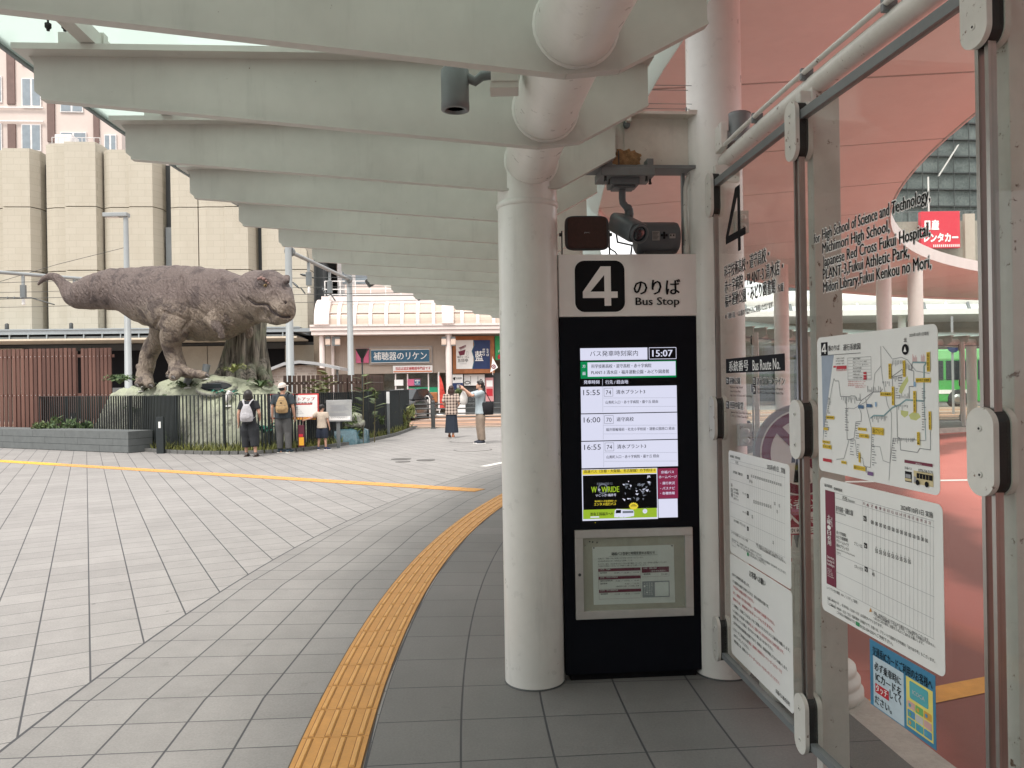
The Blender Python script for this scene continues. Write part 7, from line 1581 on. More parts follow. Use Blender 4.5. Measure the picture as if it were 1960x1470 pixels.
# upper pale block behind the store
OF = Fr((P(100, 735, 58).x, 58.0), math.radians(4.6)); ob = thing('office_block', 'pinkish cream office block with brown strips and windows rising behind the store', 'building', OF.mat())
m_pink = M('pinkish_cream_wall', (0.62, 0.52, 0.47), 0.7, var=0.05, vs_=0.5); m_brown = M('brown_strip', (0.16, 0.10, 0.085), 0.6); m_wfr = M('white_window_frame', (0.72, 0.68, 0.66), 0.5); m_pane = M('grey_window_pane', (0.22, 0.26, 0.29), 0.15, spec=0.8, bump=0)
def ou(px, py): return OF.uv(px, py)
mb = MB(); mb.b2(ou(-300, 200)[0], 0, 0, ou(232, 200)[0], 14, 34, m_pink); mb.build('wall', ob)
for px0, px1, y0, y1 in ((15, 30, 60, 200), (15, 30, 238, 300), (91, 105, 60, 272), (179, 190, 60, 300), (-62, -48, 60, 300)):
    mb = MB(); mb.b2(ou(px0, 200)[0], -0.12, ou(px0, y1)[1], ou(px1, 200)[0], 0.0, ou(px0, y0)[1], m_brown); mb.build('brown_strip', ob)
for x0, x1, y0, y1 in ((42, 80, 150, 205), (42, 80, 78, 126), (116, 167, 253, 292), (116, 160, 192, 216), (200, 224, 258, 292), (-12, 5, 146, 197), (-12, 5, 236, 290), (-40, -18, 146, 197), (116, 167, 120, 160), (42, 80, 238, 290), (200, 224, 190, 222)):
    u0, z1 = ou(x0, y0); u1, z0 = ou(x1, y1); mb = MB(); mb.b2(u0, -0.10, z0, u1, -0.003, z1, m_wfr); wv_ = mb.build('window', ob); mb = MB(); n = 2; w = (u1-u0)/n
    for k in range(n): mb.b2(u0+k*w+0.07, -0.115, z0+0.08, u0+(k+1)*w-0.07, -0.101, z1-0.08, m_pane)
    mb.build('pane', wv_)
mb = MB(); 
for y in (206, 232): mb.b2(ou(-300, 200)[0], -0.2, ou(50, y)[1]-0.1, ou(85, 200)[0], -0.121, ou(50, y)[1], m_wfr)
mb.build('ledge', ob)
ac = thing('rooftop_unit', 'white rooftop ventilation units and railing on top of the beige store', 'rooftop unit', SF.mat(U(40), 3.5, 14.7)); mb = MB()
for x, w, h in ((0.2, 1.0, 2.6), (1.5, 0.9, 1.7), (2.6, 1.5, 1.0), (4.4, 0.9, 0.9)): mb.b2(x, 0, 0, x+w, 1.0, h, m_wfr, .05)
mb.build('casing', ac); mb = MB()
for k in range(9): mb.tube([(0.2+.35*k, -.3, 0), (0.2+.35*k, -.3, 2.3)], .02, m_wfr, 6)
for z in (1.1, 2.3): mb.tube([(0.2, -.3, z), (3.0, -.3, z)], .02, m_wfr, 6)
mb.build('railing', ac)

# ------------------------------------------------------------------ arcade
AF = Fr((P(600, 735, 41).x, 41.0), math.radians(5.0)); arc = thing('shopping_arcade', 'white shopping arcade front with curved glazed barrel roof and pillars', 'arcade', AF.mat())
A = lambda px, py, dy=0.0: AF.uv(px, py, dy)
m_aw = M('white_arcade_paint', (0.74, 0.66, 0.63), 0.5, var=0.05, grime=0.1); m_vg = M('cream_vault_sheet', (0.55, 0.45, 0.37), 0.25, var=0.08, vs_=1, bump=0.02); AXR = A(1330, 640)[0]
z0, z1, z2, z3 = A(700, 641)[1], A(700, 622)[1], A(700, 577)[1], A(700, 563)[1]; x0 = A(596, 640)[0]
mb = MB(); mb.b2(x0, -0.5, z0+0.42, AXR, 0.6, z1, m_aw); mb.b2(x0, -0.45, z0+0.22, AXR, 0.6, z0+0.40, m_aw); mb.b2(x0+.05, -0.38, z0, AXR, 0.6, z0+0.2, m_aw); mb.build('fascia', arc)
mb = MB(); px = 615
while px < 1000: x = A(px, 630)[0]; mb.b2(x, -0.503, z0+0.45, x+0.02, -0.5, z1-0.02, m_greyink); px += 30.5
mb.build('fascia_joints', arc)
rv = 1.5
def arcp(x, k, off=0.0): a = math.radians(90*k); return Vector((x, -0.35+rv*(1-math.cos(a))-off*math.cos(a), z1+(z2-z1+off)*math.sin(a)))
mb = MB(); xl = A(632, 600)[0]; mb.rings([[arcp(xl, k/12), arcp(AXR, k/12), arcp(AXR, k/12, -.05), arcp(xl, k/12, -.05)] for k in range(13)], m_vg, smooth=False); mb.build('barrel_roof', arc)
for px in (650, 680, 710, 740, 770, 800, 830, 884, 914, 944, 974, 1004, 1034):
    x = A(px, 610)[0]; mb = MB(); mb.rings([[arcp(x-.09, k/12, .09), arcp(x+.09, k/12, .09), arcp(x+.09, k/12, 0.005), arcp(x-.09, k/12, 0.005)] for k in range(13)], m_aw, smooth=False); mb.build('roof_rib', arc)
for pxa, pxb in ((604, 632), (846, 868)):
    xa, xb = A(pxa, 610)[0], A(pxb, 610)[0]; mb = MB(); mb.rings([[arcp(xa, k/12, .22), arcp(xb, k/12, .22), arcp(xb, k/12, 0.0), arcp(xa, k/12, 0.0)] for k in range(13)], m_aw, smooth=False); mb.build('roof_band', arc)
mb = MB()
for k in (0.33, 0.78): p, q = arcp(xl, k, .05), arcp(AXR, k, .05); mb.bar(p, q, .07, .07, m_aw)
mb.build('purlins', arc)
mb = MB(); mb.b2(A(610, 570)[0], 0.9, z2-0.05, AXR, 2.6, z3, m_aw); mb.build('parapet', arc)
mb = MB(); za, zc = z3, A(700, 538, 1.5)[1]; xa, xb = A(622, 560, 1.5)[0], A(796, 560, 1.5)[0]
for k in range(7): x = xa + (xb-xa)*k/6; mb.tube([(x, 1.5, za), (x, 1.5, zc)], .03, m_white, 6)
for z in (za+0.15, (za+zc)/2, zc): mb.tube([(xa, 1.5, z), (xb, 1.5, z)], .025, m_white, 6)
mb.b2(xa, 1.4, za, xb, 1.6, za+0.1, m_dark); mb.build('roof_railing', arc)
mb = MB(); mb.b2(A(660, 550, 4)[0], 4, z2, A(960, 550, 4)[0], 6, A(700, 545, 4)[1], m_pink); mb.build('penthouse_wall', arc)
sh = thing('white_flats', 'white building with large windows above and behind the arcade roof', 'building', AF.mat(0, 8, 0)); mb = MB(); mb.b2(A(646, 540, 8)[0], 0, 5, A(1000, 540, 8)[0], 9, 14, m_wfr); mb.build('wall', sh)
for px0, px1 in ((655, 672), (680, 703), (735, 780)): u0, zz1 = A(px0, 500, 8); u1, zz0 = A(px1, 543, 8); mb = MB(); mb.b2(u0, -.05, zz0, u1, -.002, zz1, m_pane); mb.build('window', sh)
# shop wall and pillars
ys = 1.0; m_sid = M('beige_siding', (0.46, 0.385, 0.325), 0.7, var=0.05); 
mb = MB(); xs_, xe_ = A(640, 680, ys)[0], A(856, 680, ys)[0]; zA, zB = A(740, 715, ys)[1], z0; mb.b2(xs_, ys, zA, xe_, ys+.4, zB, m_sid); x = xs_
while x < xe_: mb.b2(x, ys-.025, zA, x+.05, ys-.001, zB, m_sid); x += .11
mb.build('siding', arc)
mb = MB(); mb.b2(A(600, 700, 3)[0], 3.2, 0, AXR, 3.6, z0+0.5, M('shop_interior', (0.20, 0.16, 0.12), 0.8, var=0.3, vs_=1.5)); mb.b2(A(600, 700)[0], .7, z0+.02, AXR, 3.4, z0+.1, m_sid); mb.build('interior_wall', arc)
for pxa, pxb in ((611.5, 622), (853, 865)): xa, xb = A(pxa, 690)[0], A(pxb, 690)[0]; mb = MB(); mb.lathe([((xb-xa)/2, 0), ((xb-xa)/2, z0)], ((xa+xb)/2, 0, 0), m_aw, 18); mb.build('pillar', arc)
mb = MB(); mb.b2(A(624, 690, .8)[0], .8, 0, A(640, 690, .8)[0], 1.0, z0, m_sid); mb.tube([(A(637, 690, .6)[0], .6, 0), (A(637, 690, .6)[0], .6, z0)], .08, m_aw, 8); mb.build('side_pier', arc)
m_lamp = M('lantern_glass', (0.62, 0.50, 0.42), 0.3)
for k, (px, lab) in enumerate(((628, 'left lantern of the three at the arcade corner'), (639, 'slim grey lantern in the middle at the arcade corner'), (646.5, 'right lantern of the three at the arcade corner'), (849.5, 'lantern left of the second arcade pillar'), (867.5, 'lantern right of the second arcade pillar'))):
    x, z = A(px, 653, -.1); t = thing('lantern', lab, 'lantern', AF.mat(x, -.1, z), 'wall lanterns of the arcade'); mb = MB(); w = .13 if k != 1 else .09; mb.b2(-w, -w, -.20, w, w, .12, m_lamp if k != 1 else m_gun, .02); mb.build('glass', t); mb = MB(); mb.b2(-w*.9, -w*.9, .121, w*.9, w*.9, .24, m_gun); mb.b2(-w*.9, -w*.9, -.25, w*.9, w*.9, -.201, m_gun); mb.build('cap', t)
# signs on the arcade
def shop_sign(name, label, cat, x0, y0, x1, y1, dy, mat, draw, th=.12, edge=None):
    u0, zt_ = A(x0, y0, dy); u1, zb_ = A(x1, y1, dy); f = Fr(AF.w(0, dy, 0), AF.a); t = thing(name, label, cat, f.mat()); mb = MB(); mb.b2(u0, 0, zb_, u1, th, zt_, edge or mat); mb.build('board', t)
    mb = MB(); B = Board(f, lambda a, b_: (a, b_), mb, -.012); B.lay = lambda k: -.012-.01*k; 
    if edge: B.rect(x0+.4, y0+.4, x1-.4, y1-.4, mat, 0)
    draw(B); mb.build('lettering', t, fix=False); return t
m_sblue = M('sign_teal_blue', (0.035, 0.12, 0.20), 0.45, bump=0); m_spink = M('sign_pink', (0.55, 0.12, 0.22), 0.45, bump=0); m_sorg = M('orange_ink', (0.62, 0.17, 0.05), 0.5, bump=0); m_navyink = M('navy_ink', (0.015, 0.035, 0.12), 0.5, bump=0); m_oak = M('orange_timber', (0.34, 0.125, 0.045), 0.6, var=0.2, vs_=4); m_sgreen = M('sign_green', (0.02, 0.30, 0.10), 0.45, bump=0)
shop_sign('sign_surround', 'beige framed panel behind the blue hearing aid shop sign', 'sign panel', 706, 663, 828, 697.5, ys-.12, m_sid, lambda B: B.frame(707, 664, 827, 696.5, m_greyink, .03, 0), .09)
shop_sign('shop_sign', 'dark blue shop sign with white Japanese letters for hearing aids', 'shop sign', 710, 669.5, 822, 693.5, ys-.28, m_sblue, lambda B: B.text('補聴器のリケン', 715, 674, 817, 689.5, m_wink, 1, .015), .12, m_wink)
shop_sign('pink_sign', 'square pink sign panel left of the blue shop sign, half hidden by the black torch', 'sign', 681, 667.5, 706, 694.5, ys-.2, m_spink, lambda B: None)
shop_sign('banner_sign', 'white banner with red letters and orange underline below the blue shop sign', 'banner', 752, 700, 828, 713, ys-.12, m_wink, lambda B: B.text('当店は認定補聴器専門店です', 757, 702.5, 824, 708.5, m_red, 1, .02).rect(753, 710, 827, 712, m_sorg, 1), .04)
t = thing('shop_window', 'hearing aid shop window with a green band under the blue sign', 'shop window', AF.mat()); mb = MB(); u0, zt_ = A(735, 716, ys+.1); u1, _q = A(842, 716, ys+.1); mb.b2(u0, ys+.1, .3, u1, ys+.14, zt_, GLASS('shop_glass', (.85, .88, .86), 1.0, .03)); mb.build('glass', t)
mb = MB(); a, b_ = A(778, 742, ys), A(838, 752.5, ys); mb.b2(a[0], ys+.06, b_[1], b_[0], ys+.09, a[1], M('green_film', (0.02, 0.28, 0.14), 0.4)); 
for px in (756, 779, 819, 838): x = A(px, 740, ys)[0]; mb.b2(x, ys+.05, .3, x+.07, ys+.099, zt_, m_aw)
mb.b2(u0, ys+.05, .2, u1, ys+.2, .3, m_aw); mb.build('frame', t)
shop_sign('window_sign', 'small pink and blue sign hanging in the shop window', 'sign', 780, 725.5, 805, 738, ys+.02, m_spink, lambda B: B.rect(793, 726, 804.6, 737.6, m_sblue, 0).text('補聴器', 794, 727.3, 803.6, 730, m_wink, 1, .03).text('の', 797.5, 730.8, 800.3, 733, m_wink, 1, .03).text('リケン', 794, 733.6, 803.6, 736.4, m_wink, 1, .03), .03)
shop_sign('white_window_notice', 'small white notice in the left part of the shop window', 'notice', 755, 727, 772, 738, ys+.02, m_wink, lambda B: B.rect(762, 729, 765, 737, m_lcdg, 0) if False else None, .03)
def drest(B):
    B.rect(873, 651, 906, 706, m_wink, 0).poly([(906, 651), (938, 651), (938, 706), (904, 706), (908, 688), (903, 672), (908, 660)], m_navyink, 1).line([(906.5, 651), (908.5, 660), (903.6, 672), (908.4, 688), (904.5, 706)], m_sblue, .05, 2)
    B.poly([(877, 673), (891, 669), (889, 679), (880, 681)], m_maroon, 1)
    for k in range(3): B.line([(878+k, 666+k*1.2), (892, 660.5+k*1.5)], m_maroon, .025, 1)
    for k in range(4): B.line([(881+2.2*k, 665-k), (881.5+2.2*k, 671-k)], m_maroon, .018, 1)
    B.frame(893, 673, 896, 680, m_greyink, .015, 1).text('福井らーめん', 875, 682, 898, 685, m_ink, 1, .02).text('五目亭', 876, 686.5, 896, 693.5, m_ink, 1, .02).line([(880, 696.5), (893, 696.2)], m_greyink, .015, 1)
    B.text('藍', 909, 672, 925, 691, m_wink, 2, .02).text('越前そば', 923.5, 667, 928.5, 681, m_wink, 2, .02, vert=True).text('生そば', 931, 667, 936, 682, m_wink, 2, .02, vert=True)
shop_sign('restaurant_sign', 'orange timber sign board with white and navy halves over the noodle shop', 'shop sign', 866, 643.5, 947, 714, ys-.2, m_oak, drest, .2)
shop_sign('green_shop_sign', 'bright green shop sign cut off by the white column', 'shop sign', 947.5, 643, 1010, 688, ys-.25, m_sgreen, lambda B: B.text('パ', 953, 669, 958, 675, m_wink, 1, .03).poly([(953, 681), (955, 678), (958, 680), (961, 677), (961, 687), (953, 687)], m_red, 1), .15)
t = thing('noodle_shop_front', 'dark noodle shop entrance under the orange timber sign', 'shop front', AF.mat(0, ys+.3, 0)); mb = MB(); mb.b2(A(872, 750, ys+.3)[0], 0, 0, A(965, 750, ys+.3)[0], .2, A(900, 714, ys+.3)[1], m_void); mb.build('wall', t)
mb = MB()
for k in range(5):
    x = A(889, 750, ys+.3)[0]+.22*k
    for j in range(4): zz = .45+.24*j; mb.b2(x, -.03, zz, x+.14, -.001, zz+.02, m_gun); mb.b2(x+.06, -.03, zz+.02, x+.08, -.001, zz+.16, m_gun)
mb.build('lattice', t)
def dnor(B):
    for x in (900.5, 914.5): B.rect(x, 720, x+.7, 737, m_void, 0)
    B.line([(889, 733), (893, 729.5), (898, 730), (900, 733), (896, 735), (890, 734.5)], m_ink, .035, 1).poly([(917, 729), (924, 729), (924.5, 734), (922, 736), (918.5, 736), (916.5, 733)], m_ink, 1).line([(918, 729), (920.5, 725.5), (923.5, 729)], m_ink, .03, 1)
shop_sign('noren_curtain', 'white noren curtain with black pots over the noodle shop door', 'curtain', 888, 717, 928, 737.5, ys+.12, m_wink, dnor, .02)
shop_sign('standing_sign', 'upright white and navy sign board left of the noren curtain', 'sign board', 866, 717, 886.5, 748, ys-.1, m_wink, lambda B: B.rect(866.3, 733, 886.2, 747.7, m_navyink, 0).text('藍', 874, 736, 882, 745, m_wink, 1, .015).poly([(867, 723), (872, 721.5), (871, 727), (868.5, 728)], m_ink, 1).text('五目亭', 873, 722, 884, 726, m_ink, 1, .02), .08)
shop_sign('pink_poster', 'pink and white poster right of the noodle shop door', 'poster', 929, 723, 945, 768, ys+.1, M('poster_pink', (0.62, 0.30, 0.30), 0.6), lambda B: B.rect(931, 728, 943, 740, m_wink, 0).rect(931, 744, 943, 758, m_red, 0), .02)
t = thing('paper_flag', 'small white triangular flag with red mark below the timber sign', 'flag', AF.mat(A(944, 700, -.1)[0], -.1, A(944, 700, -.1)[1])); mb = MB(); mb.prism([(-.02, 0, .42), (.26, 0, -.10), (-.16, 0, -.36)], (0, .015, 0), m_wink); mb.build('cloth', t); mb = MB(); mb.disc(.02, -.05, .12, -.012, m_maroon, 20, .07); mb.disc(.03, -.05, .04, -.012, m_maroon, 12); mb.build('mark', t, fix=False); mb = MB(); mb.tube([(-.03, .02, .5), (-.03, .02, -.5)], .015, m_aw, 6); mb.build('stick', t)
t = thing('nobori_banner', 'tall red nobori banner on a white pole left of the second arcade pillar', 'banner', AF.mat(A(841, 780, -1)[0], -1, 0)); mb = MB(); mb.tube([(0, 0, 0), (0, 0, 2.3)], .02, m_white, 8); mb.build('pole', t)
mb = MB(); n = 10; a = [Vector((.02, .02*math.sin(k), 2.1-1.75*k/n)) for k in range(n+1)]; b_ = [Vector((.05+.38*(k/n)**.7, .05*math.sin(k*1.3), 2.12-1.75*k/n)) for k in range(n+1)]; mb.rings([[p, q, q+Vector((0, .01, 0)), p+Vector((0, .01, 0))] for p, q in zip(a, b_)], M('banner_red', (0.55, 0.05, 0.035), 0.7), smooth=False); mb.build('cloth', t); mb = MB(); mb.lathe([(.22, 0), (.22, .06), (.04, .1)], (0, 0, 0), m_white, 16); mb.build('foot', t)
t = thing('planter', 'white planter box with green plants before the noodle shop', 'planter', AF.mat(A(880, 780, -.6)[0], -.6, 0)); mb = MB(); mb.b2(-.3, -.2, 0, .3, .2, .75, m_white, .02); mb.build('box', t); mb = MB()
for k in range(160): q = Vector((rnd.gauss(0, .17), rnd.gauss(0, .12), .8+rnd.random()*.6)); R = Euler((rnd.random()*6, rnd.random()*6, 0)).to_matrix(); mb.add([q+R @ Vector(v) for v in ((-.09, 0, 0), (0, -.04, 0), (.09, 0, 0), (0, .04, 0))], [(0, 1, 2, 3)], m_shrub)
mb.build('leaves', t, fix=False)
t = thing('barrier_sign', 'white tubular stand with a yellow and white notice in front of the shop window', 'sign stand', T(P(808, 775, 37.0) * 1.0 - Vector((0, 0, P(808, 775, 37.0).z)))); mb = MB(); mb.tube([(-.36, 0, 0), (-.36, 0, .95), (-.30, 0, 1.08), (.30, 0, 1.08), (.36, 0, .95), (.36, 0, 0)], .035, m_white, 10); mb.build('frame', t); mb = MB(); mb.b2(-.30, -.02, .35, .30, .01, .92, m_wink); mb.b2(-.02, -.03, .45, .24, -.021, .85, m_yel); mb.build('panel', t)
t = thing('wooden_crate_sign', 'small brown sign cube on legs right of the white stand', 'sign', T((P(829, 765, 38.8).x, 38.8, 0))); mb = MB(); mb.b2(-.22, -.1, .75, .22, .1, 1.25, m_oak, .03); mb.build('box', t); mb = MB(); mb.b2(-.15, -.02, 0, -.11, .02, .75, m_dark); mb.b2(.11, -.02, 0, .15, .02, .75, m_dark); mb.build('legs', t)
# parked car
t = thing('parked_car', 'dark car parked on the street behind the right end of the fence', 'car', T((P(775, 780, 36).x, 36.4, 0)) @ RZ(math.radians(-12)))
m_car = M('black_car_paint', (0.015, 0.016, 0.018), 0.2, spec=0.8, bump=0); mb = MB(); sec = []
for y, w, zt_, zb_ in ((-2.0, .70, .72, .35), (-1.9, .80, .80, .25), (-1.0, .86, .95, .22), (-.9, .86, .98, .22), (1.6, .86, 1.0, .22), (2.0, .82, .95, .3), (2.1, .7, .8, .4)): sec.append([Vector((x*w, y, zb_+(zt_-zb_)*q)) for x, q in ((-1, .1), (-1, .6), (-.93, .92), (-.6, 1), (.6, 1), (.93, .92), (1, .6), (1, .1), (.8, 0), (-.8, 0))])
mb.rings(sec, m_car); mb.build('body', t); mb = MB(); mb.rings([[Vector((x*w, y, z)) for x, z in ((-1, .96), (-.82, zz), (.82, zz), (1, .96))] for y, w, zz in ((-1.0, .80, .97), (-.35, .80, 1.42), (1.2, .80, 1.45), (1.9, .78, .98))], M('car_glass', (0.02, 0.025, 0.03), 0.08, spec=.9, bump=0), smooth=False); mb.build('window', t)
for sx_ in (-1, 1):
    mb = MB(); mb.ell((sx_*.6, -1.93, .66), (.16, .06, .07), m_wink, None, 10, 8); mb.build('headlight', t)
    for y in (-1.25, 1.25):
        mb = MB(); mb.lathe([(.2, -.1), (.31, -.09), (.31, .09), (.2, .1)], (sx_*.78, y, .31), m_rubber, 20, axis=(1, 0, 0)); wv_ = mb.build('wheel', t); mb = MB(); mb.lathe([(.05, .1), (.19, .105), (.19, .08)], (sx_*.78, y, .31), m_steel, 16, axis=(sx_, 0, 0)); mb.build('rim', wv_)
mb = MB(); mb.b2(-.17, -2.02, .38, .17, -2.0, .55, m_wink); mb.build('number_plate', t)

# ------------------------------------------------------------------ poles, wires, shelter, torch
m_pole = M('grey_pole_paint', (0.30, 0.32, 0.325), 0.45, var=0.05)
def vpole(px, d, ytop, r0, r1, label, name='street_pole', cat='pole'):
    x = P(px, 735, d).x; t = thing(name, label, cat, T((x, d, 0))); h = P(px, ytop, d).z; mb = MB(); mb.lathe([(r0*1.5, 0), (r0*1.5, .04), (r0, .05), (r1, h)], (0, 0, 0), m_pole, 20); mb.build('shaft', t); return t, h, x
tl, hl_, xl_ = vpole(246, 34.0, 410, .17, .10, 'tall grey lamp post with a flat head rising behind the dinosaur back', 'street_lamp', 'street lamp')
mb = MB(); mb.b2(-.95, -.18, hl_-.12, .12, .18, hl_+.06, m_pole, .03); mb.build('lamp_head', tl); mb = MB(); mb.b2(-.85, -.12, hl_-.135, -.3, .12, hl_-.121, m_wink); mb.build('lens', tl)
p2_, h2, x2 = vpole(556, 27.0, 430, .15, .11, 'thick grey tram pole just right of the dinosaur head')
p3_, h3, x3 = vpole(672, 34.5, 500, .15, .12, 'grey tram pole in front of the arcade')
pL_, hL, xL2 = vpole(-40, 30.0, 480, .15, .12, 'grey tram pole outside the left edge')
zb_ = P(558, 480, 27.0).z
def cross(x0, d0, x1, d1, z, label):
    o = Vector((x0, d0, z)); t = thing('tram_bracket_tube', label, 'bracket', T(o), 'tubes carrying the tram wires'); q = Vector((x1, d1, z)) - o; L = q.length; mb = MB(); mb.tube([(0, 0, 0), q], .075, m_pole, 12); mb.build('tube', t)
    mb = MB(); 
    for f in (0.02, .98): mb.lathe([(.17, -.1), (.17, .1)], q*f, m_gun, 16, axis=q)
    mb.build('clamp', t)
    for f in (.28, .62):
        c = q*f; mb = MB(); mb.bar(c+Vector((0, 0, -.05)), c+Vector((0, 0, -.75)), .09, .09, m_pole); mb.b2(c.x-.10, c.y-.06, c.z-.95, c.x+.10, c.y+.06, c.z-.45, m_gun); mb.lathe([(.05, -1.25), (.07, -1.2), (.05, -1.15), (.07, -1.1), (.04, -1.0)], c, m_white, 10); mb.build('hanger', t)
    return t
cross(x2, 27.0, x3, 34.5, zb_, 'sloping grey tube between the two tram poles right of the dinosaur head'); cross(xL2, 30.0, xl_, 34.0, P(0, 528, 31.5).z, 'grey tube at the far left behind the dinosaur tail')
def wire(name, pts, r, label):
    o = Vector(pts[0]); t = tag(MB().tube([Vector(p)-o for p in pts], r, m_dark, 5).build(name), label, 'wire', 'overhead wires'); t.matrix_world = T(o); return t
for y, z, s, lab in ((29.6, 5.25, .0, 'lower contact wire nearest over the tram track'), (29.7, 5.9, .0, 'upper carrier wire nearest over the tram track'), (32.8, 5.3, .0, 'lower contact wire over the far tram track'), (32.9, 5.95, .0, 'upper carrier wire over the far tram track')):
    wire('tram_wire', [(-45+5*k, y, z-.10*math.sin(k*1.05)**2) for k in range(12)], .011, lab)
wire('overhead_wire', [P(-20, 545, 33) , P(110, 506, 33), P(238, 474, 34)], .012, 'thin wire rising from the left edge to the lamp post')
wire('overhead_wire', [P(570, 455, 30), P(588, 480, 40), P(592, 500, 43)], .012, 'thin wire dropping beside the store corner')
for k, (pts, lab) in enumerate((([P(575, 525, 29), P(588, 528, 29.3), P(600, 532, 29.6)], 'upper insulator arm right of the dinosaur head'), ([P(560, 540, 29), P(572, 551, 29), P(576, 551, 29), P(584, 562, 29)], 'lower insulator arm right of the dinosaur head'), ([P(615, 548, 31), P(626, 566, 31), P(634, 564, 31), P(642, 576, 31)], 'insulator arm left of the far tram pole'), ([P(-5, 570, 31), P(60, 570, 31), P(104, 583, 31)], 'pull-off arm at the far left behind the tail'))):
    t = thing('pull_off_arm', lab, 'wire arm', T(pts[0]), 'arms holding the tram wires'); mb = MB(); mb.tube([p-pts[0] for p in pts], .028, m_dark, 6)
    for f in range(3): mb.lathe([(.03, -.03), (.055, 0), (.03, .03)], (pts[0].lerp(pts[1], .3+.2*f))-pts[0], m_gun, 8, axis=pts[1]-pts[0])
    mb.build('arm', t)
# arched tram shelter of brick
BF = Fr((P(510, 735, 31).x, 31.0), math.radians(5)); bs_ = thing('brick_shelter', 'low brick tram shelter with a grey arched roof behind the tree trunk', 'shelter', BF.mat()); Bq = lambda px, py: BF.uv(px, py)
def brickm():
    m, nt, b, N, L = _nt('pale_brick'); br = N.new('ShaderNodeTexBrick'); br.inputs['Scale'].default_value = 1; br.inputs['Brick Width'].default_value = .22; br.inputs['Row Height'].default_value = .10; br.inputs['Mortar Size'].default_value = .008; br.inputs['Color1'].default_value = (.30, .25, .22, 1); br.inputs['Color2'].default_value = (.42, .36, .32, 1); br.inputs['Mortar'].default_value = (.40, .37, .33, 1); L.new(coords(nt, rot=(math.radians(90), 0, 0)), br.inputs['Vector']); L.new(br.outputs['Color'], b.inputs['Base Color']); b.inputs['Roughness'].default_value = .9; return m
mb = MB(); pts = [Bq(px, py) for px, py in ((508, 717), (530, 706), (555, 700), (580, 699), (606, 703))]; pl_ = [(u, 0, z) for u, z in pts]; mb.prism([(pts[0][0], 0, 0)] + pl_ + [(pts[-1][0], 0, 0)], (0, 2.2, 0), brickm()); mb.build('wall', bs_)
mb = MB(); top = [Bq(px, py) for px, py in ((503, 716), (520, 704), (545, 694), (575, 690), (605, 693), (630, 698), (652, 703))]; mb.rings([[Vector((u, -.25, z)), Vector((u, 2.4, z)), Vector((u, 2.4, z-.12)), Vector((u, -.25, z-.12))] for u, z in top], M('grey_roof_sheet', (0.40, 0.41, 0.42), 0.5), smooth=False); mb.build('roof', bs_)
mb = MB(); u = Bq(647, 705)[0]; mb.b2(u-.08, 0, 0, u, .1, Bq(647, 704)[1], m_gun); mb.build('post', bs_)
# black funnel torch
tp = P(694, 735, 23.2); tp.z = 0; t = thing('garden_torch', 'black funnel-shaped torch lamp on a slim pole before the pink sign', 'torch lamp', T(tp)); zt_ = P(694, 668, 23.2).z; zm = P(694, 686, 23.2).z; mb = MB(); mb.lathe([(.025, 0), (.025, zm)], (0, 0, 0), m_dark, 10); mb.build('pole', t)
mb = MB(); mb.rings([[Vector((r*x, r*.7*y, z)) for x, y in ((-1, -1), (1, -1), (1, 1), (-1, 1))] for r, z in ((.035, zm-.12), (.04, zm), (.18, zt_), (.165, zt_+.0))], m_rubber, smooth=False); mb.build('funnel', t)

# ------------------------------------------------------------------ across the bus lane
# green city bus
bp = P(1806, 735, 40.0); bus = thing('city_bus', 'green city bus seen through the glass at the right', 'bus', T((bp.x, 40.0, 0)) @ RZ(math.radians(-8)))
m_bg = M('bus_green', (0.07, 0.38, 0.09), 0.35, var=0.04, bump=0); m_bl = M('bus_light_green', (0.22, 0.58, 0.24), 0.35, var=0.04, bump=0); m_bgl = M('bus_glass', (0.02, 0.03, 0.035), 0.1, spec=.8, bump=0)
BLx = 9.0
mb = MB(); mb.b2(-2, -1.2, .35, BLx, 1.2, 1.45, m_bg, .05); mb.b2(-2, -1.2, 1.45, BLx, 1.2, 2.45, m_bg, .02); mb.b2(-2, -1.2, 2.45, BLx, 1.2, 3.0, m_bl, .08); mb.build('body', bus)
for k in range(7): x = -1.85+1.5*k; mb = MB(); mb.b2(x, -1.23, 1.45, x+1.38, -1.201, 2.42, m_bgl, .01); mb.build('window', bus)
mb = MB(); mb.b2(-1.9, -1.225, .75, 1.0, -1.202, .95, m_wink); mb.b2(2.0, -1.225, .60, 6.0, -1.202, .70, m_wink); mb.build('stripe', bus)
for x in (0.2, 6.4): mb = MB(); mb.lathe([(.25, -.14), (.48, -.13), (.48, .13), (.25, .14)], (x, -1.1, .48), m_rubber, 24, axis=(0, 1, 0)); wv_ = mb.build('wheel', bus); mb = MB(); mb.lathe([(.06, .15), (.26, .155), (.26, .1)], (x, -1.1, .48), m_steel, 18, axis=(0, -1, 0)); mb.build('rim', wv_)
# roundish traffic signs beside the bus
t = thing('traffic_sign_pole', 'pole with a round red-rimmed sign over a blue round sign near the bus', 'traffic sign', T((P(1824, 735, 33).x, 33, 0))); mb = MB(); mb.tube([(0, 0, 0), (0, 0, 4.2)], .05, m_pole, 10); mb.build('pole', t)
mb = MB(); mb.lathe([(.3, 0), (.3, .02)], (0, -.07, P(1824, 651, 33).z), m_red, 24, axis=(0, -1, 0)); mb.lathe([(.21, .021), (.2, .024)], (0, -.07, P(1824, 651, 33).z), m_wink, 24, axis=(0, -1, 0)); mb.build('red_disc', t); mb = MB(); mb.lathe([(.27, 0), (.27, .02)], (0, -.07, P(1824, 663, 33).z), m_navyink, 24, axis=(0, -1, 0)); mb.build('blue_disc', t)
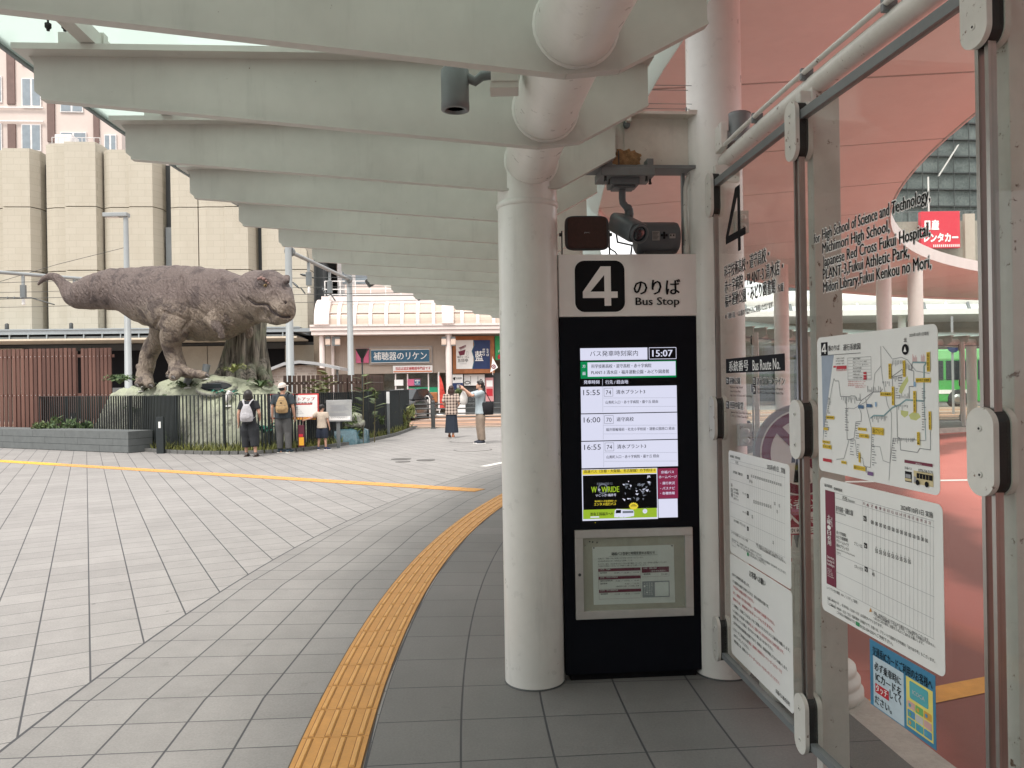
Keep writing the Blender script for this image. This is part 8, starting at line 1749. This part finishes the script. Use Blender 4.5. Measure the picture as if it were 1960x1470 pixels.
# station with white tube canopy behind the ring
SFr = Fr((P(1420, 735, 46).x, 46.0), math.radians(2)); stn = thing('station_canopy', 'bright white station canopy with horizontal tube and arched skylights beyond the bus lane', 'station canopy', SFr.mat()); q = lambda px, py, dy=0: SFr.uv(px, py, dy)
m_sw = M('bright_white_paint', (0.80, 0.79, 0.76), 0.4, var=0.03)
ux0, ux1 = q(1380, 600)[0], q(2300, 600)[0]
mb = MB(); mb.tube([(ux0, 0, q(1700, 574)[1]), (ux1, 0, q(1700, 574)[1])], .42, m_sw, 24); mb.build('tube', stn)
mb = MB(); mb.b2(ux0, -1.2, q(1700, 606)[1], ux1, 6, q(1700, 596)[1], m_sw); mb.build('eave', stn)
mb = MB(); k = 0; x = ux0
while x < ux1: mb.tube([(x, -.6, q(1700, 600)[1]), (x, -.2, q(1700, 575)[1]), (x, 1.4, q(1700, 552)[1]), (x, 4, q(1700, 545)[1])], .09, m_gun if k % 2 else m_sw, 8); x += 1.35; k += 1
mb.build('skylight_ribs', stn)
mb = MB(); mb.rings([[Vector((ux0, y, z)), Vector((ux1, y, z)), Vector((ux1, y, z+.03)), Vector((ux0, y, z+.03))] for y, z in ((-.5, q(1700, 598)[1]), (-.1, q(1700, 574)[1]), (1.5, q(1700, 550)[1]), (4.1, q(1700, 543)[1]), (9, q(1700, 541)[1]))], M('milky_skylight', (0.70, 0.72, 0.70), 0.3), smooth=False); mb.build('skylight', stn)
m_far = M('far_beige_wall', (0.30, 0.27, 0.23), 0.8, var=0.2, vs_=.6); m_fard = M('far_shop_dark', (0.06, 0.065, 0.065), 0.4, var=0.4, vs_=1)
mb = MB(); mb.b2(ux0, 5, 0, ux1, 6, q(1700, 606)[1], m_far)
for k in range(18): x = ux0+1.2+2.6*k; mb.b2(x, 4.9, .2, x+1.9, 4.99, 3.2, m_fard if k % 3 else m_pane)
mb.build('wall', stn)
for k in range(7): x = ux0+1+5*k; mb = MB(); mb.lathe([(.22, 0), (.22, q(1700, 604)[1])], (x, 0, 0), m_sw, 18); mb.build('pillar', stn)
# rooftop car park building with the red sign
RF = Fr((P(1760, 735, 60).x, 60.0), math.radians(0)); rbd = thing('parking_building', 'beige low building with rooftop railing carrying the red rental sign', 'building', RF.mat()); q = lambda px, py, dy=0: RF.uv(px, py, dy)
mb = MB(); mb.b2(q(1700, 450)[0], 0, 0, q(2300, 450)[0], 12, q(1760, 424)[1], m_far); mb.b2(q(1843, 450)[0], -.3, 0, q(1862, 450)[0], -.001, q(1760, 412)[1], m_sid); mb.build('wall', rbd)
mb = MB()
for k in range(40): x = q(1715, 420)[0]+.62*k; mb.tube([(x, .3, q(1760, 424)[1]), (x, .3, q(1760, 404)[1])], .03, m_gun, 5)
mb.tube([(q(1715, 420)[0], .3, q(1760, 404)[1]), (q(2200, 420)[0], .3, q(1760, 404)[1])], .03, m_gun, 5); mb.tube([(q(1786, 420)[0], .6, q(1760, 424)[1]), (q(1786, 420)[0], .6, q(1760, 335)[1])], .06, m_wfr, 6); mb.build('railing', rbd)
mb = MB()
for px0, px1, y0, y1 in ((1880, 1895, 440, 460), (1880, 1895, 410, 432), (1905, 1935, 440, 465), (1940, 1990, 440, 465)): a, b_ = q(px0, y0), q(px1, y1); mb.b2(a[0], -.08, b_[1], b_[0], -.002, a[1], m_pane)
mb.build('window', rbd)
t = thing('rental_sign', 'big red rooftop sign with white Japanese letters through the right glass', 'rooftop sign', RF.mat(0, -1, 0)); f = Fr(RF.w(0, -1, 0), 0.0); a, b_ = f.uv(1763, 420), f.uv(1838, 474); m_rs = M('sign_bright_red', (0.62, 0.035, 0.06), 0.45, var=.03, bump=0)
mb = MB(); mb.b2(a[0], 0, b_[1], b_[0], .4, a[1]+.6, m_rs); mb.build('board', t); mb = MB(); W = b_[0]-a[0]; H = a[1]-b_[1]
mb.text('日産', a[0]+.08*W, b_[1]+.62*H, a[0]+.46*W, b_[1]+.98*H, -.03, m_wink, .05); mb.text('レンタカー', a[0]+.06*W, b_[1]+.20*H, a[0]+.95*W, b_[1]+.52*H, -.03, m_wink, .05)
for k in range(14): mb.flat(a[0]+W*(.3+.05*k), b_[1]+.03*H, a[0]+W*(.325+.05*k), b_[1]+.12*H, -.03, m_wink)
mb.build('lettering', t, fix=False)
# tall netted building under scaffolding
TF = Fr((P(1720, 735, 85).x, 85.0), math.radians(6)); tw = thing('scaffolded_tower', 'tall grey building wrapped in scaffolding net seen through the roof opening', 'tower', TF.mat()); q = lambda px, py, dy=0: TF.uv(px, py, dy)
def netm():
    m, nt, b, N, L = _nt('scaffold_net'); n1 = noi(nt, coords(nt), .5, 4); n2 = noi(nt, coords(nt), 4, 4); c = mix(nt, ramp(nt, mth(nt, 'ADD', mth(nt, 'MULTIPLY', n1, .6), mth(nt, 'MULTIPLY', n2, .4)), .35, .65), (.085, .10, .10), (.17, .19, .185)); L.new(c, b.inputs['Base Color']); b.inputs['Roughness'].default_value = .8; return m
xa, xb = q(1640, 300)[0], q(2250, 300)[0]; zt_ = 46; mb = MB(); mb.b2(xa, 0, 0, xb, 20, zt_, netm()); mb.build('net_wall', tw)
mb = MB(); z = 2.0
while z < zt_: mb.b2(xa, -.35, z, xb, -.001, z+.14, m_void); z += 1.85
mb.build('scaffold_decks', tw); mb = MB(); x = xa
while x < xb: mb.tube([(x, -.4, 0), (x, -.4, zt_)], .05, m_void, 5); x += 1.85
mb.build('scaffold_poles', tw); mb = MB()
for k in range(5):
    for j in range(10): x = q(1790, 300)[0]+6.2*k+ (j % 2)*.0; z = 9+3.7*j; mb.bar((x, -.5, z), (x+2.4, -.5, z+3.5), .22, .08, m_wfr) if (j+k) % 2 == 0 else None
mb.build('scaffold_stairs', tw)
# benches in the far shelters
m_bw = M('bench_wood', (0.24, 0.15, 0.09), 0.6, var=.15)
for k, (th, lab) in enumerate(((33, 'brown slatted bench in the far shelter, first from the left'), (41, 'brown slatted bench in the far shelter, second from the left'), (52, 'brown slatted bench in the far shelter at the right'))):
    p = RP(23.2, th, 0); t = thing('slatted_bench', lab, 'bench', T(p) @ RZ(-math.radians(90+th)), 'benches in the far shelters'); mb = MB()
    for j in range(4): mb.b2(-.8, -.2+.1*j, .42, .8, -.12+.1*j, .45, m_bw)
    mb.build('seat', t); mb = MB()
    for j in range(4): mb.b2(-.8, .22, .55+.11*j, .8, .25, .63+.11*j, m_bw)
    mb.build('backrest', t)
    for x in (-.7, .7): mb = MB(); mb.b2(x-.03, -.2, 0, x+.03, .25, .42, m_gun); mb.b2(x-.03, .25, 0, x+.03, .28, 1.0, m_gun); mb.build('leg', t)
# seated person far across
p = RP(22.9, 41.5, 0); J = mk((-.22, -.08, 1.12), (-.14, -.26, 1.0), (.22, -.08, 1.12), (.14, -.26, 1.0), aL=(-.12, -.42, .50), aR=(.12, -.42, .50), kL=(-.12, -.44, .93), kR=(.12, -.44, .93))
t = person('person in a pale blue shirt sitting on the far bench across the bus lane', p - Vector((0, 0, .42)), math.radians(180-41.5), 1.62, J, [('shirt', shirt(MATS['pale_blue_cotton'], J, .5, .86, 1.25), .014), ('trousers', trousers(cloth('dark_trouser', (0.03, 0.03, 0.035)), J, 1.2), .014), ('hair', hair(m_hair, 'short'), .01)])

# unseen block added behind the viewer to keep sky light off the platform
t = thing('shade_block', 'long grey unseen block added behind the viewer to shade the platform', 'building', T((0, -13, 0))); mb = MB(); mb.b2(-34, -8, 0, 70, 0, 13, M('shade_block_wall', (0.20, 0.195, 0.185), 0.8)); mb.build('wall', t)
for k in range(16): mb = MB(); mb.b2(-32+6*k, .002, 1, -28+6*k, .08, 11, m_pane); mb.build('window', t)  # panes on the added unseen shade block
